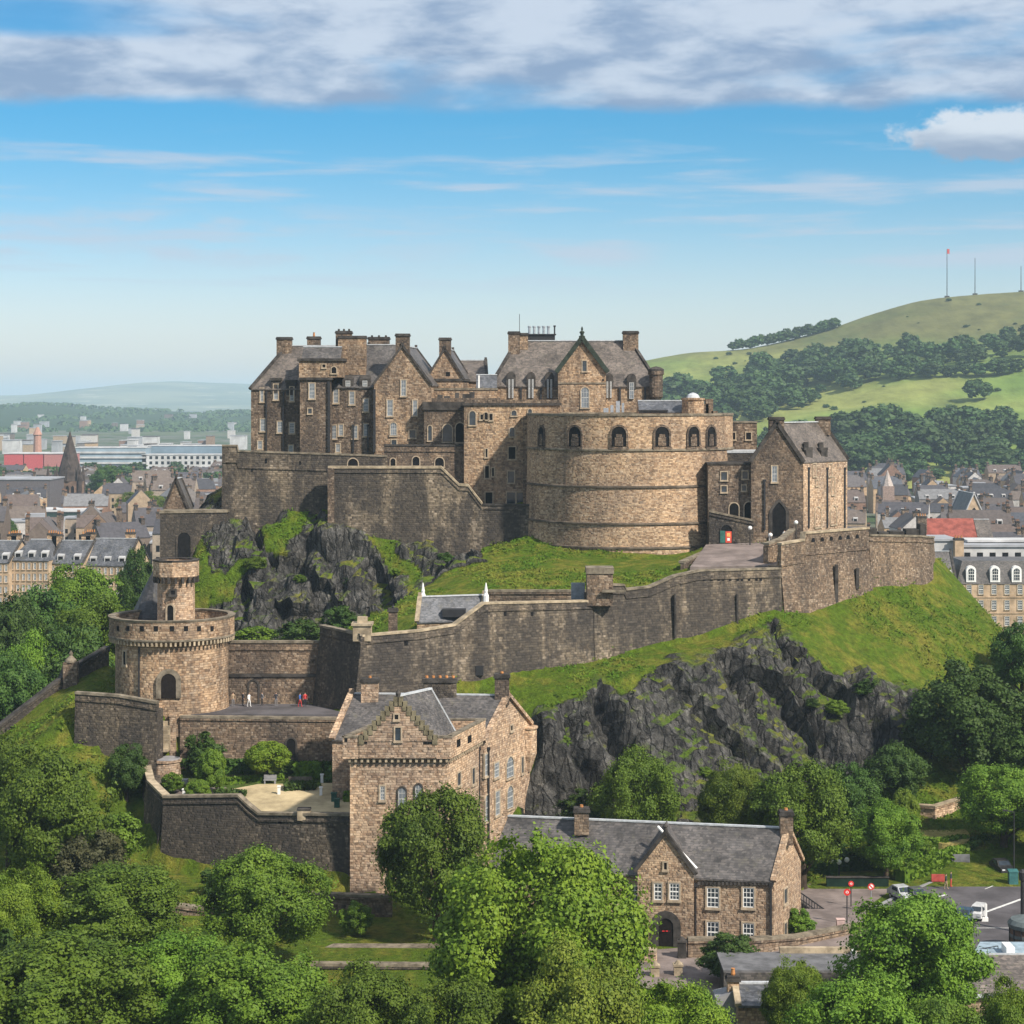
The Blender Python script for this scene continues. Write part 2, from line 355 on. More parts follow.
L((75, 243.5, 18.3), (118, 243, 18.2), (150, 242.5, 17.8)); L((72, 252, 18.4), (105, 250, 17.8), (160, 246.5, 17.6)); L((0, 253, 13.6), (40, 255, 16.8), (70, 258, 18.8), (108, 262, 20.4))
L((0, 257, 8.), (40, 259, 12), (70, 262, 14), (108, 266, 16)); L((-60, 280, 1), (0, 280, 2), (60, 285, 4), (120, 290, 6), (165, 296, 8))
# garden terrace, road terrace
L((165, 226.5, 8.), (240, 223.7, 8.), (258, 222.6, 8.), (350, 218.6, 8.)); L((156, 229.5, 8.), (153, 233, 8.), (151, 238, 8.6)); L((165, 232, 8.4), (350, 232, 8.4)); L((152, 240, 9.), (180, 243, 9.2), (260, 243, 9.2), (350, 243, 9.2))
L((178, 244.3, 16.2), (260, 244.3, 16.2), (345, 244.3, 16.2)); L((178, 252, 16.5), (260, 252, 16.5), (318, 251, 16.5))
L((362, 243, 11.), (420, 245, 13.2), (470, 250.5, 17.2), (500, 254, 19.8), (590, 261, 20.8), (690, 268, 22.6), (780, 274, 24.6), (805, 279, 25.6), (870, 291, 27.2), (930, 304, 27.0), (952, 306, 26.2))
L((370, 250, 22), (420, 252.5, 24.8), (470, 257, 26), (500, 259, 26.8), (590, 266, 27.2), (690, 273, 28.6), (775, 279.5, 31.4), (805, 284, 32.2), (860, 295, 32.6), (925, 309, 31.2), (940, 316, 30))
L((360, 236, 6.), (420, 238, 8.), (470, 242, 11.5), (500, 244, 12.5)); L((350, 226, 3.), (420, 226, 3), (500, 226, 2.6))
# valley behind the lower walls
L((160, 258, 17.5), (240, 258, 17), (320, 258, 17)); L((200, 280, 16), (260, 280, 16.4), (330, 278, 17.2)); L((170, 302, 15), (215, 304, 16), (240, 303, 17.2), (320, 304, 19.2), (372, 306, 22))
# left crag and the foot of the upper walls
L((222, 319.5, 37.2), (250, 319, 38.2), (300, 318, 36.8), (328, 314, 34.5), (400, 313, 32.2), (470, 312.6, 30.6), (500, 312.4, 32.), (523, 312, 33.6))
L((205, 318, 35.), (213, 324, 38.4), (219, 330, 39)); L((172, 312, 26.), (190, 313, 28.5), (204, 312, 30.5), (222, 314, 33.))
L((240, 313, 31.6), (300, 312.4, 31.2), (345, 310, 29)); L((222, 308, 23), (280, 308, 24.4), (330, 308.5, 25.5), (372, 309, 26)); L((400, 309, 28.4), (440, 308.4, 29), (470, 308.4, 29.6))
L((165, 308, 17.), (150, 318, 16), (130, 322, 10)); L((150, 326, 15), (165, 334, 20), (160, 350, 12))
# grass mound under the battery
L((385, 275, 25.4), (410, 285, 27.2), (440, 294, 29.0), (480, 302, 31.6), (505, 306, 33.2), (530, 309, 34.0)); L((392, 286, 24.), (420, 298, 26.2), (455, 305, 28.4), (490, 309.6, 30.4))
L((525, 313, 33.6), (545, 304, 32.7), (575, 299.5, 31.8), (625, 297.5, 31.3), (670, 298.5, 31.2), (700, 302, 31.8)); L((470, 285, 29.6), (540, 286, 30.8), (620, 284, 30.4), (680, 284, 30.6))
flat([(694, 280), (694, 293)], 31.5); flat([(772, 280.5), (772, 292)], 31.5); L((705, 298, 32.9), (750, 299, 33.6), (800, 299, 33.8), (860, 312, 33)); L((930, 320, 28), (900, 330, 26))
# castle plateau
for a in range(235, 800, 40):
    for d in (326, 340, 356): CT.append(Vector((X(a, d), d, 43. if a < 700 else 33.)))
L((230, 324, 42), (230, 360, 40)); L((190, 372, 8), (230, 378, 10), (400, 384, 12), (600, 384, 12), (760, 376, 10)); L((840, 350, 12), (900, 350, 10), (960, 340, 12))
# right crag and slopes
L((538, 248, 16.8), (560, 249.4, 18.3), (600, 250.4, 19.4), (660, 257, 20.8), (700, 261, 21.6), (775, 270, 23.6), (800, 269, 22.2)); L((460, 247, 15.6), (500, 250.5, 18.), (530, 251.5, 18.6))
L((800, 269, 22.2), (850, 266, 16.8), (905, 268, 14.8), (945, 276, 16.0))
L((548, 239, 5.6), (565, 240, 5.2), (600, 241, 5.0), (650, 242.5, 4.6), (700, 244, 4.6), (750, 247, 4.8), (800, 250, 5.), (850, 254.5, 7), (900, 260, 9.))
L((552, 243.2, 12.), (600, 245.4, 12.), (660, 249, 12.4), (730, 255, 12.6), (800, 259.5, 13.)); L((550, 246, 15.4), (600, 248.4, 17), (660, 253.4, 17.6), (740, 261, 18.6), (800, 265.5, 19))
L((870, 288.5, 25.6), (900, 294, 25.8), (930, 301, 26.0)); L((820, 276, 23.6), (860, 276, 20.6), (900, 279, 20.2), (950, 288, 20.4), (1000, 296, 19.4)); L((905, 272, 16.), (960, 280, 15.), (1010, 286, 13.4))
L((975, 304, 23.6), (1010, 306, 18.4), (1060, 300, 8), (1100, 300, 2)); L((955, 318, 24), (1020, 322, 14), (1060, 330, 5)); L((950, 268, 10.), (1010, 274, 8))
P2 = np.array([(p.x, p.y) for p in CT]); key = np.round(P2/.6).astype(int); _, ui = np.unique(key, axis=0, return_index=True)
CP = [CT[i] for i in sorted(ui)]
res = geometry.delaunay_2d_cdt([p.xy for p in CP], [], [], 0, 1e-4)
dv, tris, orig = res[0], res[2], res[3]
zc = [CP[o[0]].z if o else 0. for o in orig]
nx = int((XB-XA)/ST)+1; ny = int((YB-YA)/ST)+1
GZ = np.zeros((ny, nx))
for t in tris:
    a, b, c = [(dv[i][0], dv[i][1], zc[i]) for i in t]
    x0 = max(0, int((min(a[0], b[0], c[0])-XA)/ST)); x1 = min(nx-1, int((max(a[0], b[0], c[0])-XA)/ST)+1)
    y0 = max(0, int((min(a[1], b[1], c[1])-YA)/ST)); y1 = min(ny-1, int((max(a[1], b[1], c[1])-YA)/ST)+1)
    if x1 < x0 or y1 < y0: continue
    gx, gy = np.meshgrid(XA+ST*np.arange(x0, x1+1), YA+ST*np.arange(y0, y1+1))
    det = (b[1]-c[1])*(a[0]-c[0])+(c[0]-b[0])*(a[1]-c[1])
    if abs(det) < 1e-9: continue
    l1 = ((b[1]-c[1])*(gx-c[0])+(c[0]-b[0])*(gy-c[1]))/det; l2 = ((c[1]-a[1])*(gx-c[0])+(a[0]-c[0])*(gy-c[1]))/det; l3 = 1-l1-l2
    ok = (l1 >= -1e-6) & (l2 >= -1e-6) & (l3 >= -1e-6)
    sub = GZ[y0:y1+1, x0:x1+1]; sub[ok] = (l1*a[2]+l2*b[2]+l3*c[2])[ok]
def blur(g, n):
    for _ in range(n):
        g = (np.roll(g, 1, 0)+np.roll(g, -1, 0)+2*g)/4; g = (np.roll(g, 1, 1)+np.roll(g, -1, 1)+2*g)/4
    return g
gy_, gx_ = np.gradient(GZ, ST)
slope = np.sqrt(gx_**2+gy_**2)
gxx, gyy = np.meshgrid(XA+ST*np.arange(nx), YA+ST*np.arange(ny))
pp = np.stack([gxx.ravel(), gyy.ravel(), GZ.ravel()], 1)
sl_s = blur(slope, 3).ravel()
# which ground is bare rock: the two crags only (steep, and inside their outlines)
pxx = 512+pp[:, 0]*F/pp[:, 1]; pyy = HZ+(H-pp[:, 2])*F/pp[:, 1]
def smooth(x, a, b): t = np.clip((x-a)/(b-a), 0, 1); return t*t*(3-2*t)
def poly_sdf(px, py, poly):
    """signed distance to an outline, positive inside"""
    d = np.full(px.shape, 1e9); c = np.zeros(px.shape, bool)
    for (x0, y0), (x1, y1) in zip(poly, poly[1:]+poly[:1]):
        ex, ey = x1-x0, y1-y0; t_ = np.clip(((px-x0)*ex+(py-y0)*ey)/(ex*ex+ey*ey), 0, 1); d = np.minimum(d, np.hypot(px-x0-t_*ex, py-y0-t_*ey))
        if y0 != y1: c ^= ((y0 > py) != (y1 > py)) & (px < ex*(py-y0)/ey+x0)
    return np.where(c, d, -d)
wig = 16*fbm(pp*.16, 4, 3)+6*fbm(pp*.6, 3, 8)
_dg = np.stack([pp[:, 0]*.22+pp[:, 2]*.16, pp[:, 1]*.12, pp[:, 2]*.05-pp[:, 0]*.03], 1); wig = np.where(pp[:, 1] > 290, wig*.6+32*fbm(_dg, 4, 63)+12, wig)
RK = [[(533, 712), (556, 694), (598, 676), (622, 692), (660, 668), (698, 652), (738, 640), (774, 626), (800, 646), (832, 678), (862, 668), (884, 690), (926, 684), (915, 722), (902, 762), (862, 806), (700, 830), (520, 840)]]
LK = [[(213, 508), (230, 500), (262, 512), (258, 535), (232, 560), (208, 590), (206, 560)], [(196, 650), (215, 606), (262, 566), (318, 546), (352, 530), (384, 562), (412, 590), (416, 604), (384, 628), (350, 660)], [(392, 548), (470, 552), (484, 566), (440, 578), (418, 566)], [(322, 520), (352, 530), (340, 556), (316, 548)]]
okR = (pp[:, 1] > 234) & (pp[:, 1] < 284); okL = (pp[:, 1] > 296) & (pp[:, 1] < 326)
sd = np.full(len(pp), -1e9)
for pl in RK: sd = np.maximum(sd, np.where(okR, poly_sdf(pxx, pyy, pl), -1e9))
for pl in LK: sd = np.maximum(sd, np.where(okL, poly_sdf(pxx, pyy, pl), -1e9))
rock = smooth(sd+wig, -4, 6)
nrm = np.stack([-gx_.ravel(), -gy_.ravel(), np.ones(nx*ny)], 1); nrm /= np.linalg.norm(nrm, axis=1)[:, None]
sh = np.array([[.88, 0, .47], [0, 1., 0], [-.47, 0, .88]])          # tilted strata
ps = pp@sh.T
def facets(p, k):
    """blocks with a height and a tilt of their own"""
    i = np.floor(p).astype(np.int64); d1 = np.full(len(p), 9.); best = np.zeros((len(p), 3)); h = np.zeros((len(p), 4))
    for a_ in (-1, 0, 1):
        for b_ in (-1, 0, 1):
            for c_ in (-1, 0, 1):
                ii = i+np.array((a_, b_, c_)); q = np.stack([_h(ii[:, 0], ii[:, 1], ii[:, 2], k+m_) for m_ in (1, 2, 3)], 1)+ii-p; d = (q**2).sum(1); new = d < d1
                d1 = np.where(new, d, d1); best = np.where(new[:, None], q, best); h = np.where(new[:, None], np.stack([_h(ii[:, 0], ii[:, 1], ii[:, 2], k+m_) for m_ in (5, 6, 7, 8)], 1), h)
    return (h[:, 0]-.5)+((h[:, 1:]-.5)*best).sum(1)*2.6
wp_ = ps+1.2*np.stack([fbm(pp*.25, 3, 50), fbm(pp*.25, 3, 60), fbm(pp*.25, 3, 70)], 1)
gul = np.abs(fbm(np.stack([ps[:, 0]*.13, ps[:, 1]*.05, ps[:, 2]*.02], 1)+5, 3, 90))
disp = 3.8*facets(wp_*np.array((.14, .085, .036)), 5)+.75*facets(wp_*np.array((.42, .30, .08)), 25)+.22*facets(wp_*np.array((1.3, 1., .4)), 45)+.5*fbm(pp*.7, 3, 2)-4.2*smooth(gul, .16, .0)+.9; disp = np.clip(disp, -5., 3.2)*np.where(pp[:, 1] > 290, .62, .72)
gr = .35*fbm(pp*.18, 4, 6)+.16*fbm(pp*.8, 3, 12)
calm = np.clip(smooth(sl_s, .05, .3), 0, 1)
edge_in = smooth(sd+wig, -2, 14)
off = nrm*(disp*edge_in)[:, None]; off[:, 2] += gr*calm*(1-rock)
pos3 = pp+off
me = bpy.data.meshes.new('castle_rock')
idx = np.arange(nx*ny).reshape(ny, nx)
fc = np.stack([idx[:-1, :-1].ravel(), idx[:-1, 1:].ravel(), idx[1:, 1:].ravel(), idx[1:, :-1].ravel()], 1)
me.from_pydata(pos3.tolist(), [], fc.tolist())
at = me.attributes.new('rock', 'FLOAT', 'POINT'); at.data.foreach_set('value', rock.astype(np.float32))
me.polygons.foreach_set('use_smooth', (rock[fc].mean(1) < .4).tolist())
t = NT('crag_and_turf', .93, .12); p = t.pos()
ra = t.N('ShaderNodeAttribute', attribute_name='rock').outputs['Fac']
sp = t.n.new('ShaderNodeVectorMath'); sp.operation = 'DOT_PRODUCT'; t.put(sp.inputs[0], p); sp.inputs[1].default_value = (.75, .2, .6)
n1 = t.noise(p, .35, 8, .7, .5); n2 = t.noise(t.scale(p, 1.3, 1.3, .35), .9, 7, .72, .6); n3 = t.noise(p, 2.6, 5, .7)
rk = t.ramp(n1, [(.25, (.034, .034, .034)), (.45, (.074, .072, .069)), (.6, (.122, .117, .108)), (.8, (.22, .20, .17))])
rk = t.mix(1., rk, t.ramp(n2, [(.3, .42), (.55, 1.), (.75, 1.9)]), 'MULTIPLY')
rk = t.mix(t.mr(t.noise(p, .6, 7, .75, 1.), .60, .74, 0, .6), rk, (.21, .20, .165, 1))
rk = t.mix(t.mr(t.noise(p, .22, 6, .7), .58, .72, 0, .55), rk, (.085, .098, .03, 1))
sv = t.N('ShaderNodeVectorMath', operation='MULTIPLY_ADD'); t.put(sv.inputs[0], t.noise(p, .8, 4, .6, col=True)); sv.inputs[1].default_value = (1.1, 1.1, 1.1); t.put(sv.inputs[2], p)
mp = t.N('ShaderNodeMapping'); t.put(mp.inputs['Vector'], sv.outputs[0]); mp.inputs['Rotation'].default_value = (0, R(27), 0); mp.inputs['Scale'].default_value = (.75, .6, .2)
ck = t.N('ShaderNodeTexVoronoi', feature='DISTANCE_TO_EDGE', i_Scale=1.0); t.put(ck.inputs['Vector'], mp.outputs[0])
mp2 = t.N('ShaderNodeMapping'); t.put(mp2.inputs['Vector'], sv.outputs[0]); mp2.inputs['Rotation'].default_value = (0, R(27), R(20)); mp2.inputs['Scale'].default_value = (2.2, 1.8, .55)
ck2 = t.N('ShaderNodeTexVoronoi', i_Scale=1.0); t.put(ck2.inputs['Vector'], mp2.outputs[0]); cc_ = t.N('ShaderNodeSeparateColor'); t.put(cc_.inputs[0], ck2.outputs['Color'])
rk = t.mix(1., rk, t.ramp(cc_.outputs[0], [(0, .62), (.5, .95), (1, 1.5)]), 'MULTIPLY')
rk = t.mix(t.mr(ck.outputs[0], 0.05, .0, 0, .7), rk, (.012, .012, .013, 1))
nm = t.N('ShaderNodeNewGeometry').outputs['Normal']; sn = t.N('ShaderNodeSeparateXYZ'); t.put(sn.inputs[0], nm)
g1 = t.noise(p, .09, 6, .65, .3); g2 = t.noise(p, 1.3, 7, .78); g3 = t.noise(t.scale(p, 1, 1, .3), .45, 5, .6)
gs = t.mix(t.mr(t.M('MULTIPLY_ADD', g3, .5, t.M('MULTIPLY', g1, .5)), .44, .64), (.092, .150, .012, 1), (.21, .20, .032, 1))
gs = t.mix(t.mr(t.noise(p, .3, 7, .75, .5), .55, .68, 0, .6), gs, (.040, .078, .010, 1)); gs = t.mix(t.mr(t.noise(p, .14, 7, .75, .3), .64, .72, 0, .6), gs, (.19, .15, .075, 1))
gs = t.mix(1., gs, t.ramp(g2, [(.25, .35), (.5, .95), (.75, 1.6)]), 'MULTIPLY')
led = t.M('MULTIPLY', t.mr(t.M('ADD', sn.outputs[2], t.M('MULTIPLY', t.M('SUBTRACT', n3, .5), .35)), .64, .84), .92)
f = t.M('MULTIPLY', t.mr(t.M('ADD', ra, t.M('MULTIPLY', t.M('SUBTRACT', n3, .5), .7)), .30, .55), t.M('SUBTRACT', 1., t.M('MULTIPLY', led, t.mr(t.noise(p, .16, 4, .6), .40, .54))))
t.col(t.mix(f, gs, rk))
t.bump(t.M('ADD', t.M('MULTIPLY', t.M('ADD', cc_.outputs[1], t.mr(ck.outputs[0], 0., .12)), t.M('MULTIPLY', f, .9)), t.M('ADD', t.M('MULTIPLY', n2, 1.1), t.M('ADD', n3, t.M('MULTIPLY', g2, .5)))), 1., .5)
me.materials.append(t.m)
o = bpy.data.objects.new('castle_rock', me); COL.objects.link(o); tag(o, kind='structure')
Z3 = pos3[:, 2].reshape(ny, nx)
def gz(x, y):
    u = (x-XA)/ST; v = (y-YA)/ST
    if u < 0 or v < 0 or u >= nx-1 or v >= ny-1: return -.3
    i = int(u); j = int(v); a = u-i; b = v-j
    return float((GZ[j, i]*(1-a)+GZ[j, i+1]*a)*(1-b)+(GZ[j+1, i]*(1-a)+GZ[j+1, i+1]*a)*b)
# ---------------------------------------------------------------- the plain, out to the horizon
t = NT('plain_ground', .95, .1); p = t.pos(); n1 = t.noise(p, .006, 6, .6); n2 = t.noise(p, .05, 6, .65); n3 = t.noise(p, .0012, 5, .6)
c = t.mix(t.mr(n2, .4, .6), (.055, .085, .03, 1), (.15, .145, .135, 1)); c = t.mix(t.mr(n1, .48, .62), c, (.045, .075, .028, 1)); c = t.mix(t.mr(n3, .5, .65), c, (.10, .12, .05, 1)); t.col(c)
mb = MB(); mb.add([(-20000, 40, -.6), (20000, 40, -.6), (20000, 30000, -.6), (-20000, 30000, -.6)], [(0, 1, 2, 3)])
tag(mb.build('ground', t.m), kind='structure')
def tin_hill(name, pts, xr, yr, step, mat, rough=0., k=0):
    """a hill from control points (pixel column, pixel row, distance)"""
    cp = [P(*q) for q in pts]
    r = geometry.delaunay_2d_cdt([q.xy for q in cp], [], [], 0, 1e-4)
    return cp, r
def hill_profile(name, prof, D, depth_front, depth_back, mat, zbase=-1., nv=24, amp=0., k=0):
    """a ridge whose skyline is prof (px, py at distance D); it falls to the plain in front and behind"""
    pxs = np.linspace(prof[0][0], prof[-1][0], 140); pys = np.interp(pxs, [a for a, _ in prof], [b for _, b in prof])
    vv = []; m = 2*nv+1
    for a, b in zip(pxs, pys):
        zt = Zp(b, D)
        for j in range(m):
            s_ = (j-nv)/nv; y = D+(s_*depth_back if s_ > 0 else s_*depth_front); u = 1-abs(s_); z = zbase+(zt-zbase)*(u*u*(3-2*u))
            vv.append((X(a, D), y, z))
    vv = np.array(vv); vv[:, 2] += amp*fbm(vv/ (depth_front*.35), 4, k)*np.clip((vv[:, 2]-zbase)/30, 0, 1)
    ff = [(i*m+j, (i+1)*m+j, (i+1)*m+j+1, i*m+j+1) for i in range(len(pxs)-1) for j in range(m-1)]
    o = MB().add(vv, ff).build(name, mat, smooth=True); return tag(o, kind='structure'), vv.reshape(len(pxs), m, 3)
t = NT('far_moor', .95, .05); p = t.pos(); n = t.noise(p, .0016, 6, .6); c = t.mix(t.mr(n, .4, .62), (.08, .11, .05, 1), (.19, .20, .10, 1)); c = t.mix(t.mr(t.noise(p, .004, 4, .6), .58, .63, 0, .8), c, (.35, .33, .22, 1)); t.col(c); MOOR = t.m
hill_profile('far_hills', [(-700, 391), (-300, 389), (-60, 396), (0, 395), (60, 394), (100, 388), (150, 382), (180, 381), (215, 383), (250, 384), (300, 388), (420, 393), (560, 390), (700, 396), (900, 397)], 15000, 5000, 2500, MOOR, amp=14, k=31)
t = NT('wooded_ground', .95, .05); p = t.pos(); t.col(t.mix(t.noise(p, .02, 5), (.02, .04, .018, 1), (.05, .08, .03, 1))); WOODG = t.m
_, WH = hill_profile('wooded_hill', [(-500, 402), (-60, 404), (0, 404), (60, 405), (110, 410), (160, 411), (200, 413), (240, 412), (330, 414), (600, 416), (900, 418)], 5200, 1700, 1000, WOODG, amp=3, k=33)
# the green hill to the right: skyline at 2100 m, its foot at 1250 m
HP = [(470, 392, 2100), (560, 380, 2100), (640, 360, 2100), (690, 350, 2100), (735, 349, 2100), (790, 340, 2100), (830, 328, 2100), (870, 313, 2100), (920, 298, 2100), (970, 292, 2100), (1024, 290, 2100), (1150, 284, 2100), (1300, 300, 2100),
      (470, 408, 1850), (600, 393, 1850), (700, 384, 1850), (800, 368, 1850), (900, 347, 1850), (1024, 326, 1850), (1200, 318, 1850),
      (470, 425, 1620), (600, 417, 1620), (700, 412, 1620), (760, 408, 1620), (830, 400, 1620), (900, 380, 1620), (1024, 360, 1620), (1200, 350, 1620),
      (470, 450, 1420), (600, 447, 1420), (700, 440, 1420), (800, 426, 1420), (900, 420, 1420), (1024, 416, 1420), (1200, 410, 1420),
      (470, 490, 1230), (700, 488, 1230), (850, 484, 1230), (1024, 482, 1230), (1250, 482, 1230)]
cp = [P(*q) for q in HP]+[Vector((X(a, 2600), 2600, z)) for a, z in ((450, 0), (640, 30), (870, 90), (1024, 120), (1300, 90))]+[Vector((X(a, 3000), 3000, -3)) for a in (450, 700, 900, 1100, 1300)]+[Vector((X(400, d), d, -3)) for d in (1230, 1500, 1800, 2100, 2600)]
r_ = geometry.delaunay_2d_cdt([q.xy for q in cp], [], [], 0, 1e-4)
HXA, HXB, HYA, HYB, HS = -60., 900., 1225., 2990., 10.
hnx = int((HXB-HXA)/HS)+1; hny = int((HYB-HYA)/HS)+1; HG = np.full((hny, hnx), -3.)
for tr in r_[2]:
    a, b, c = [cp[r_[3][i][0]] for i in tr]
    gx2, gy2 = np.meshgrid(HXA+HS*np.arange(hnx), HYA+HS*np.arange(hny))
    det = (b.y-c.y)*(a.x-c.x)+(c.x-b.x)*(a.y-c.y)
    if abs(det) < 1e-9: continue
    l1 = ((b.y-c.y)*(gx2-c.x)+(c.x-b.x)*(gy2-c.y))/det; l2 = ((c.y-a.y)*(gx2-c.x)+(a.x-c.x)*(gy2-c.y))/det; l3 = 1-l1-l2
    ok = (l1 >= -1e-6) & (l2 >= -1e-6) & (l3 >= -1e-6); HG[ok] = (l1*a.z+l2*b.z+l3*c.z)[ok]
HG = blur(HG, 4); HG[:, 0] = -3; HG[-1] = -3; HG[0] = np.minimum(HG[0], 2)
gx2, gy2 = np.meshgrid(HXA+HS*np.arange(hnx), HYA+HS*np.arange(hny)); hv = np.stack([gx2.ravel(), gy2.ravel(), HG.ravel()], 1)
hv[:, 2] += 2.2*fbm(hv/60., 4, 41)*np.clip(hv[:, 2]/20, 0, 1); HG = hv[:, 2].reshape(hny, hnx)
t = NT('hill_pasture', .95, .08); p = t.pos(); n1 = t.noise(p, .006, 6, .62, .4); n2 = t.noise(t.scale(p, 1, .4, 1), .05, 6, .7); n3 = t.noise(p, .0035, 3, .5)
zz = t.N('ShaderNodeSeparateXYZ'); t.put(zz.inputs[0], p)
c = t.mix(t.mr(n3, .4, .6), (.12, .19, .04, 1), (.21, .23, .065, 1)); c = t.mix(t.mr(t.M('MULTIPLY_ADD', n1, 60., zz.outputs[2]), 110, 150), c, (.125, .125, .045, 1))
c = t.mix(t.mr(n1, .5, .66, 0, .6), c, (.085, .115, .035, 1)); c = t.mix(1., c, t.ramp(n2, [(.3, .68), (.7, 1.3)]), 'MULTIPLY'); t.col(c); t.bump(n2, .5, 3.)
idh = np.arange(hnx*hny).reshape(hny, hnx)
fh = np.stack([idh[:-1, :-1].ravel(), idh[:-1, 1:].ravel(), idh[1:, 1:].ravel(), idh[1:, :-1].ravel()], 1)
mh = bpy.data.meshes.new('green_hill'); mh.from_pydata(hv.tolist(), [], fh.tolist()); mh.materials.append(t.m); mh.polygons.foreach_set('use_smooth', [True]*len(mh.polygons))
o = bpy.data.objects.new('green_hill', mh); COL.objects.link(o); tag(o, kind='structure')
def hz(x, y):
    u = (x-HXA)/HS; v = (y-HYA)/HS
    if u < 0 or v < 0 or u >= hnx-1 or v >= hny-1: return -.6
    i = int(u); j = int(v); a = u-i; b = v-j
    return float((HG[j, i]*(1-a)+HG[j, i+1]*a)*(1-b)+(HG[j+1, i]*(1-a)+HG[j+1, i+1]*a)*b)
# ---------------------------------------------------------------- building helpers
def ray_wall(A, B, px):
    k = (px-512)/F; dx, dy = B[0]-A[0], B[1]-A[1]; ln = math.hypot(dx, dy); dx /= ln; dy /= ln
    t = (k*A[1]-A[0])/(dx-k*dy); return A[0]+t*dx, A[1]+t*dy, abs(dx-k*dy), math.atan2(dy, dx)
def outline(w_, h_, arch, n=8):
    if not arch: return [(-w_/2, -h_/2), (w_/2, -h_/2), (w_/2, h_/2), (-w_/2, h_/2)]
    r = w_/2; rise = min(r*(1.35 if arch == 'p' else 1.), h_*.6); zs = h_/2-rise; pts = [(-r, -h_/2), (r, -h_/2)]
    for i in range(n+1):
        a = math.pi*i/n; x = r*math.cos(a); z = rise*(math.sin(a) if arch != 'p' else (1-abs(x)/r)**.72 if 0 < i < n else 0); pts.append((x, zs+z))
    return pts
WM = {}
def wmesh(key, fn):
    if key not in WM: WM[key] = fn()
    return WM[key]
def link_mesh(name, me, parent, loc, rz):
    o = bpy.data.objects.new(name, me); COL.objects.link(o); o.parent = parent; b = wpos(parent)
    o.location = Vector(loc)-b; o.rotation_euler = (0, 0, rz); WP[o.name] = Vector(loc); return o
def raw(name, mb, mats):
    me = bpy.data.meshes.new(name); me.from_pydata(mb.v, [], mb.f)
    for m in (mats if isinstance(mats, (list, tuple)) else [mats]): me.materials.append(m)
    if any(mb.m): me.polygons.foreach_set('material_index', mb.m)
    return me
def pane_mesh(w_, h_, arch, mat, d0=.0, d1=-.04):
    o = outline(w_, h_, arch); n = len(o); mb = MB(); mb.add([(x, d1, z) for x, z in o]+[(x, .3, z) for x, z in o], [tuple(range(n))]+[(i, (i+1) % n, n+(i+1) % n, n+i) for i in range(n)]); return raw('pane', mb, mat)
def ring_mesh(w_, h_, arch, tk, pr, mat, sill=True):
    a = outline(w_, h_, arch); b = outline(w_+2*tk, h_+tk*(2 if not arch else 1), arch)
    if arch: b = [(x, z+tk/2) for x, z in b]
    n = len(a); mb = MB(); vv = [(x, -pr, z) for x, z in a]+[(x, -pr, z) for x, z in b]+[(x, .1, z) for x, z in a]+[(x, .1, z) for x, z in b]; ff = []
    for i in range(n):
        j = (i+1) % n; ff += [(i, j, n+j, n+i), (n+i, n+j, 3*n+j, 3*n+i), (i, 2*n+i, 2*n+j, j)]
    mb.add(vv, ff)
    if sill: mb.box(-w_/2-tk*1.3, w_/2+tk*1.3, -pr-.08, .1, -h_/2-tk*1.5, -h_/2-tk*.2)
    return raw('surround', mb, mat)
def frame_mesh(w_, h_, arch, nx_, nz_, mat, tk=.09):
    mb = MB(); pr = .075; e = .02
    for x in (-w_/2+tk/2, w_/2-tk/2): mb.box(x-tk/2, x+tk/2, -pr, 0, -h_/2+e, h_/2-e-(w_*.5 if arch else 0))
    mb.box(-w_/2+tk, w_/2-tk, -pr, 0, -h_/2+e, -h_/2+tk+e)
    if not arch: mb.box(-w_/2+tk, w_/2-tk, -pr, 0, h_/2-tk-e, h_/2-e)
    for i in range(1, nx_): x = -w_/2+w_*i/nx_; mb.box(x-.025, x+.025, -pr+.01, 0, -h_/2+tk+e, h_/2-tk-e)
    for i in range(1, nz_): z = -h_/2+h_*i/nz_; q = .06 if i == nz_//2 else .025; mb.box(-w_/2+tk, w_/2-tk, -pr+.005, 0, z-q, z+q)
    return raw('frame', mb, mat)
def window_at(parent, x, y, z, rz, w_, h_, style='sash', arch=None, name='window', sur=DRESS, tk=.16):
    w_ = round(w_, 1); h_ = round(h_, 1); w_ = max(w_, .3); h_ = max(h_, .3)
    g = {'sash': GLASS, 'lat': GLASS, 'blind': GLASSL, 'void': VOID, 'door': DOORW}[style]
    k = (w_, h_, arch, g.name); o = link_mesh(name, wmesh(('p',)+k, lambda: pane_mesh(w_, h_, arch, g)), parent, (x, y, z), rz)
    if sur: link_mesh('surround', wmesh(('r', w_, h_, arch, sur.name, tk), lambda: ring_mesh(w_, h_, arch, tk, .13, sur, style != 'door')), o, (x, y, z), 0)
    if style in ('sash', 'blind'):
        nx_ = 2 if w_ < 1. else 3; nz_ = 4
        link_mesh('frame', wmesh(('f', w_, h_, arch, nx_, style), lambda: frame_mesh(w_, h_, arch, nx_, nz_, WHITE if style == 'sash' else PALE)), o, (x, y, z), 0)
    return o
def win(parent, A, B, px, py, wpx, hpx, style='lat', arch=None, name='window', sur=DRESS, tk=.16):
    x, y, cs, rz = ray_wall(A, B, px); return window_at(parent, x, y, Zp(py, y), rz, wpx*y/F/max(cs, .15), hpx*y/F, style, arch, name, sur, tk)
def onwall(A, B, px, py, out=0.):
    x, y, cs, rz = ray_wall(A, B, px); return Vector((x+math.sin(rz)*out, y-math.cos(rz)*out, Zp(py, y)))
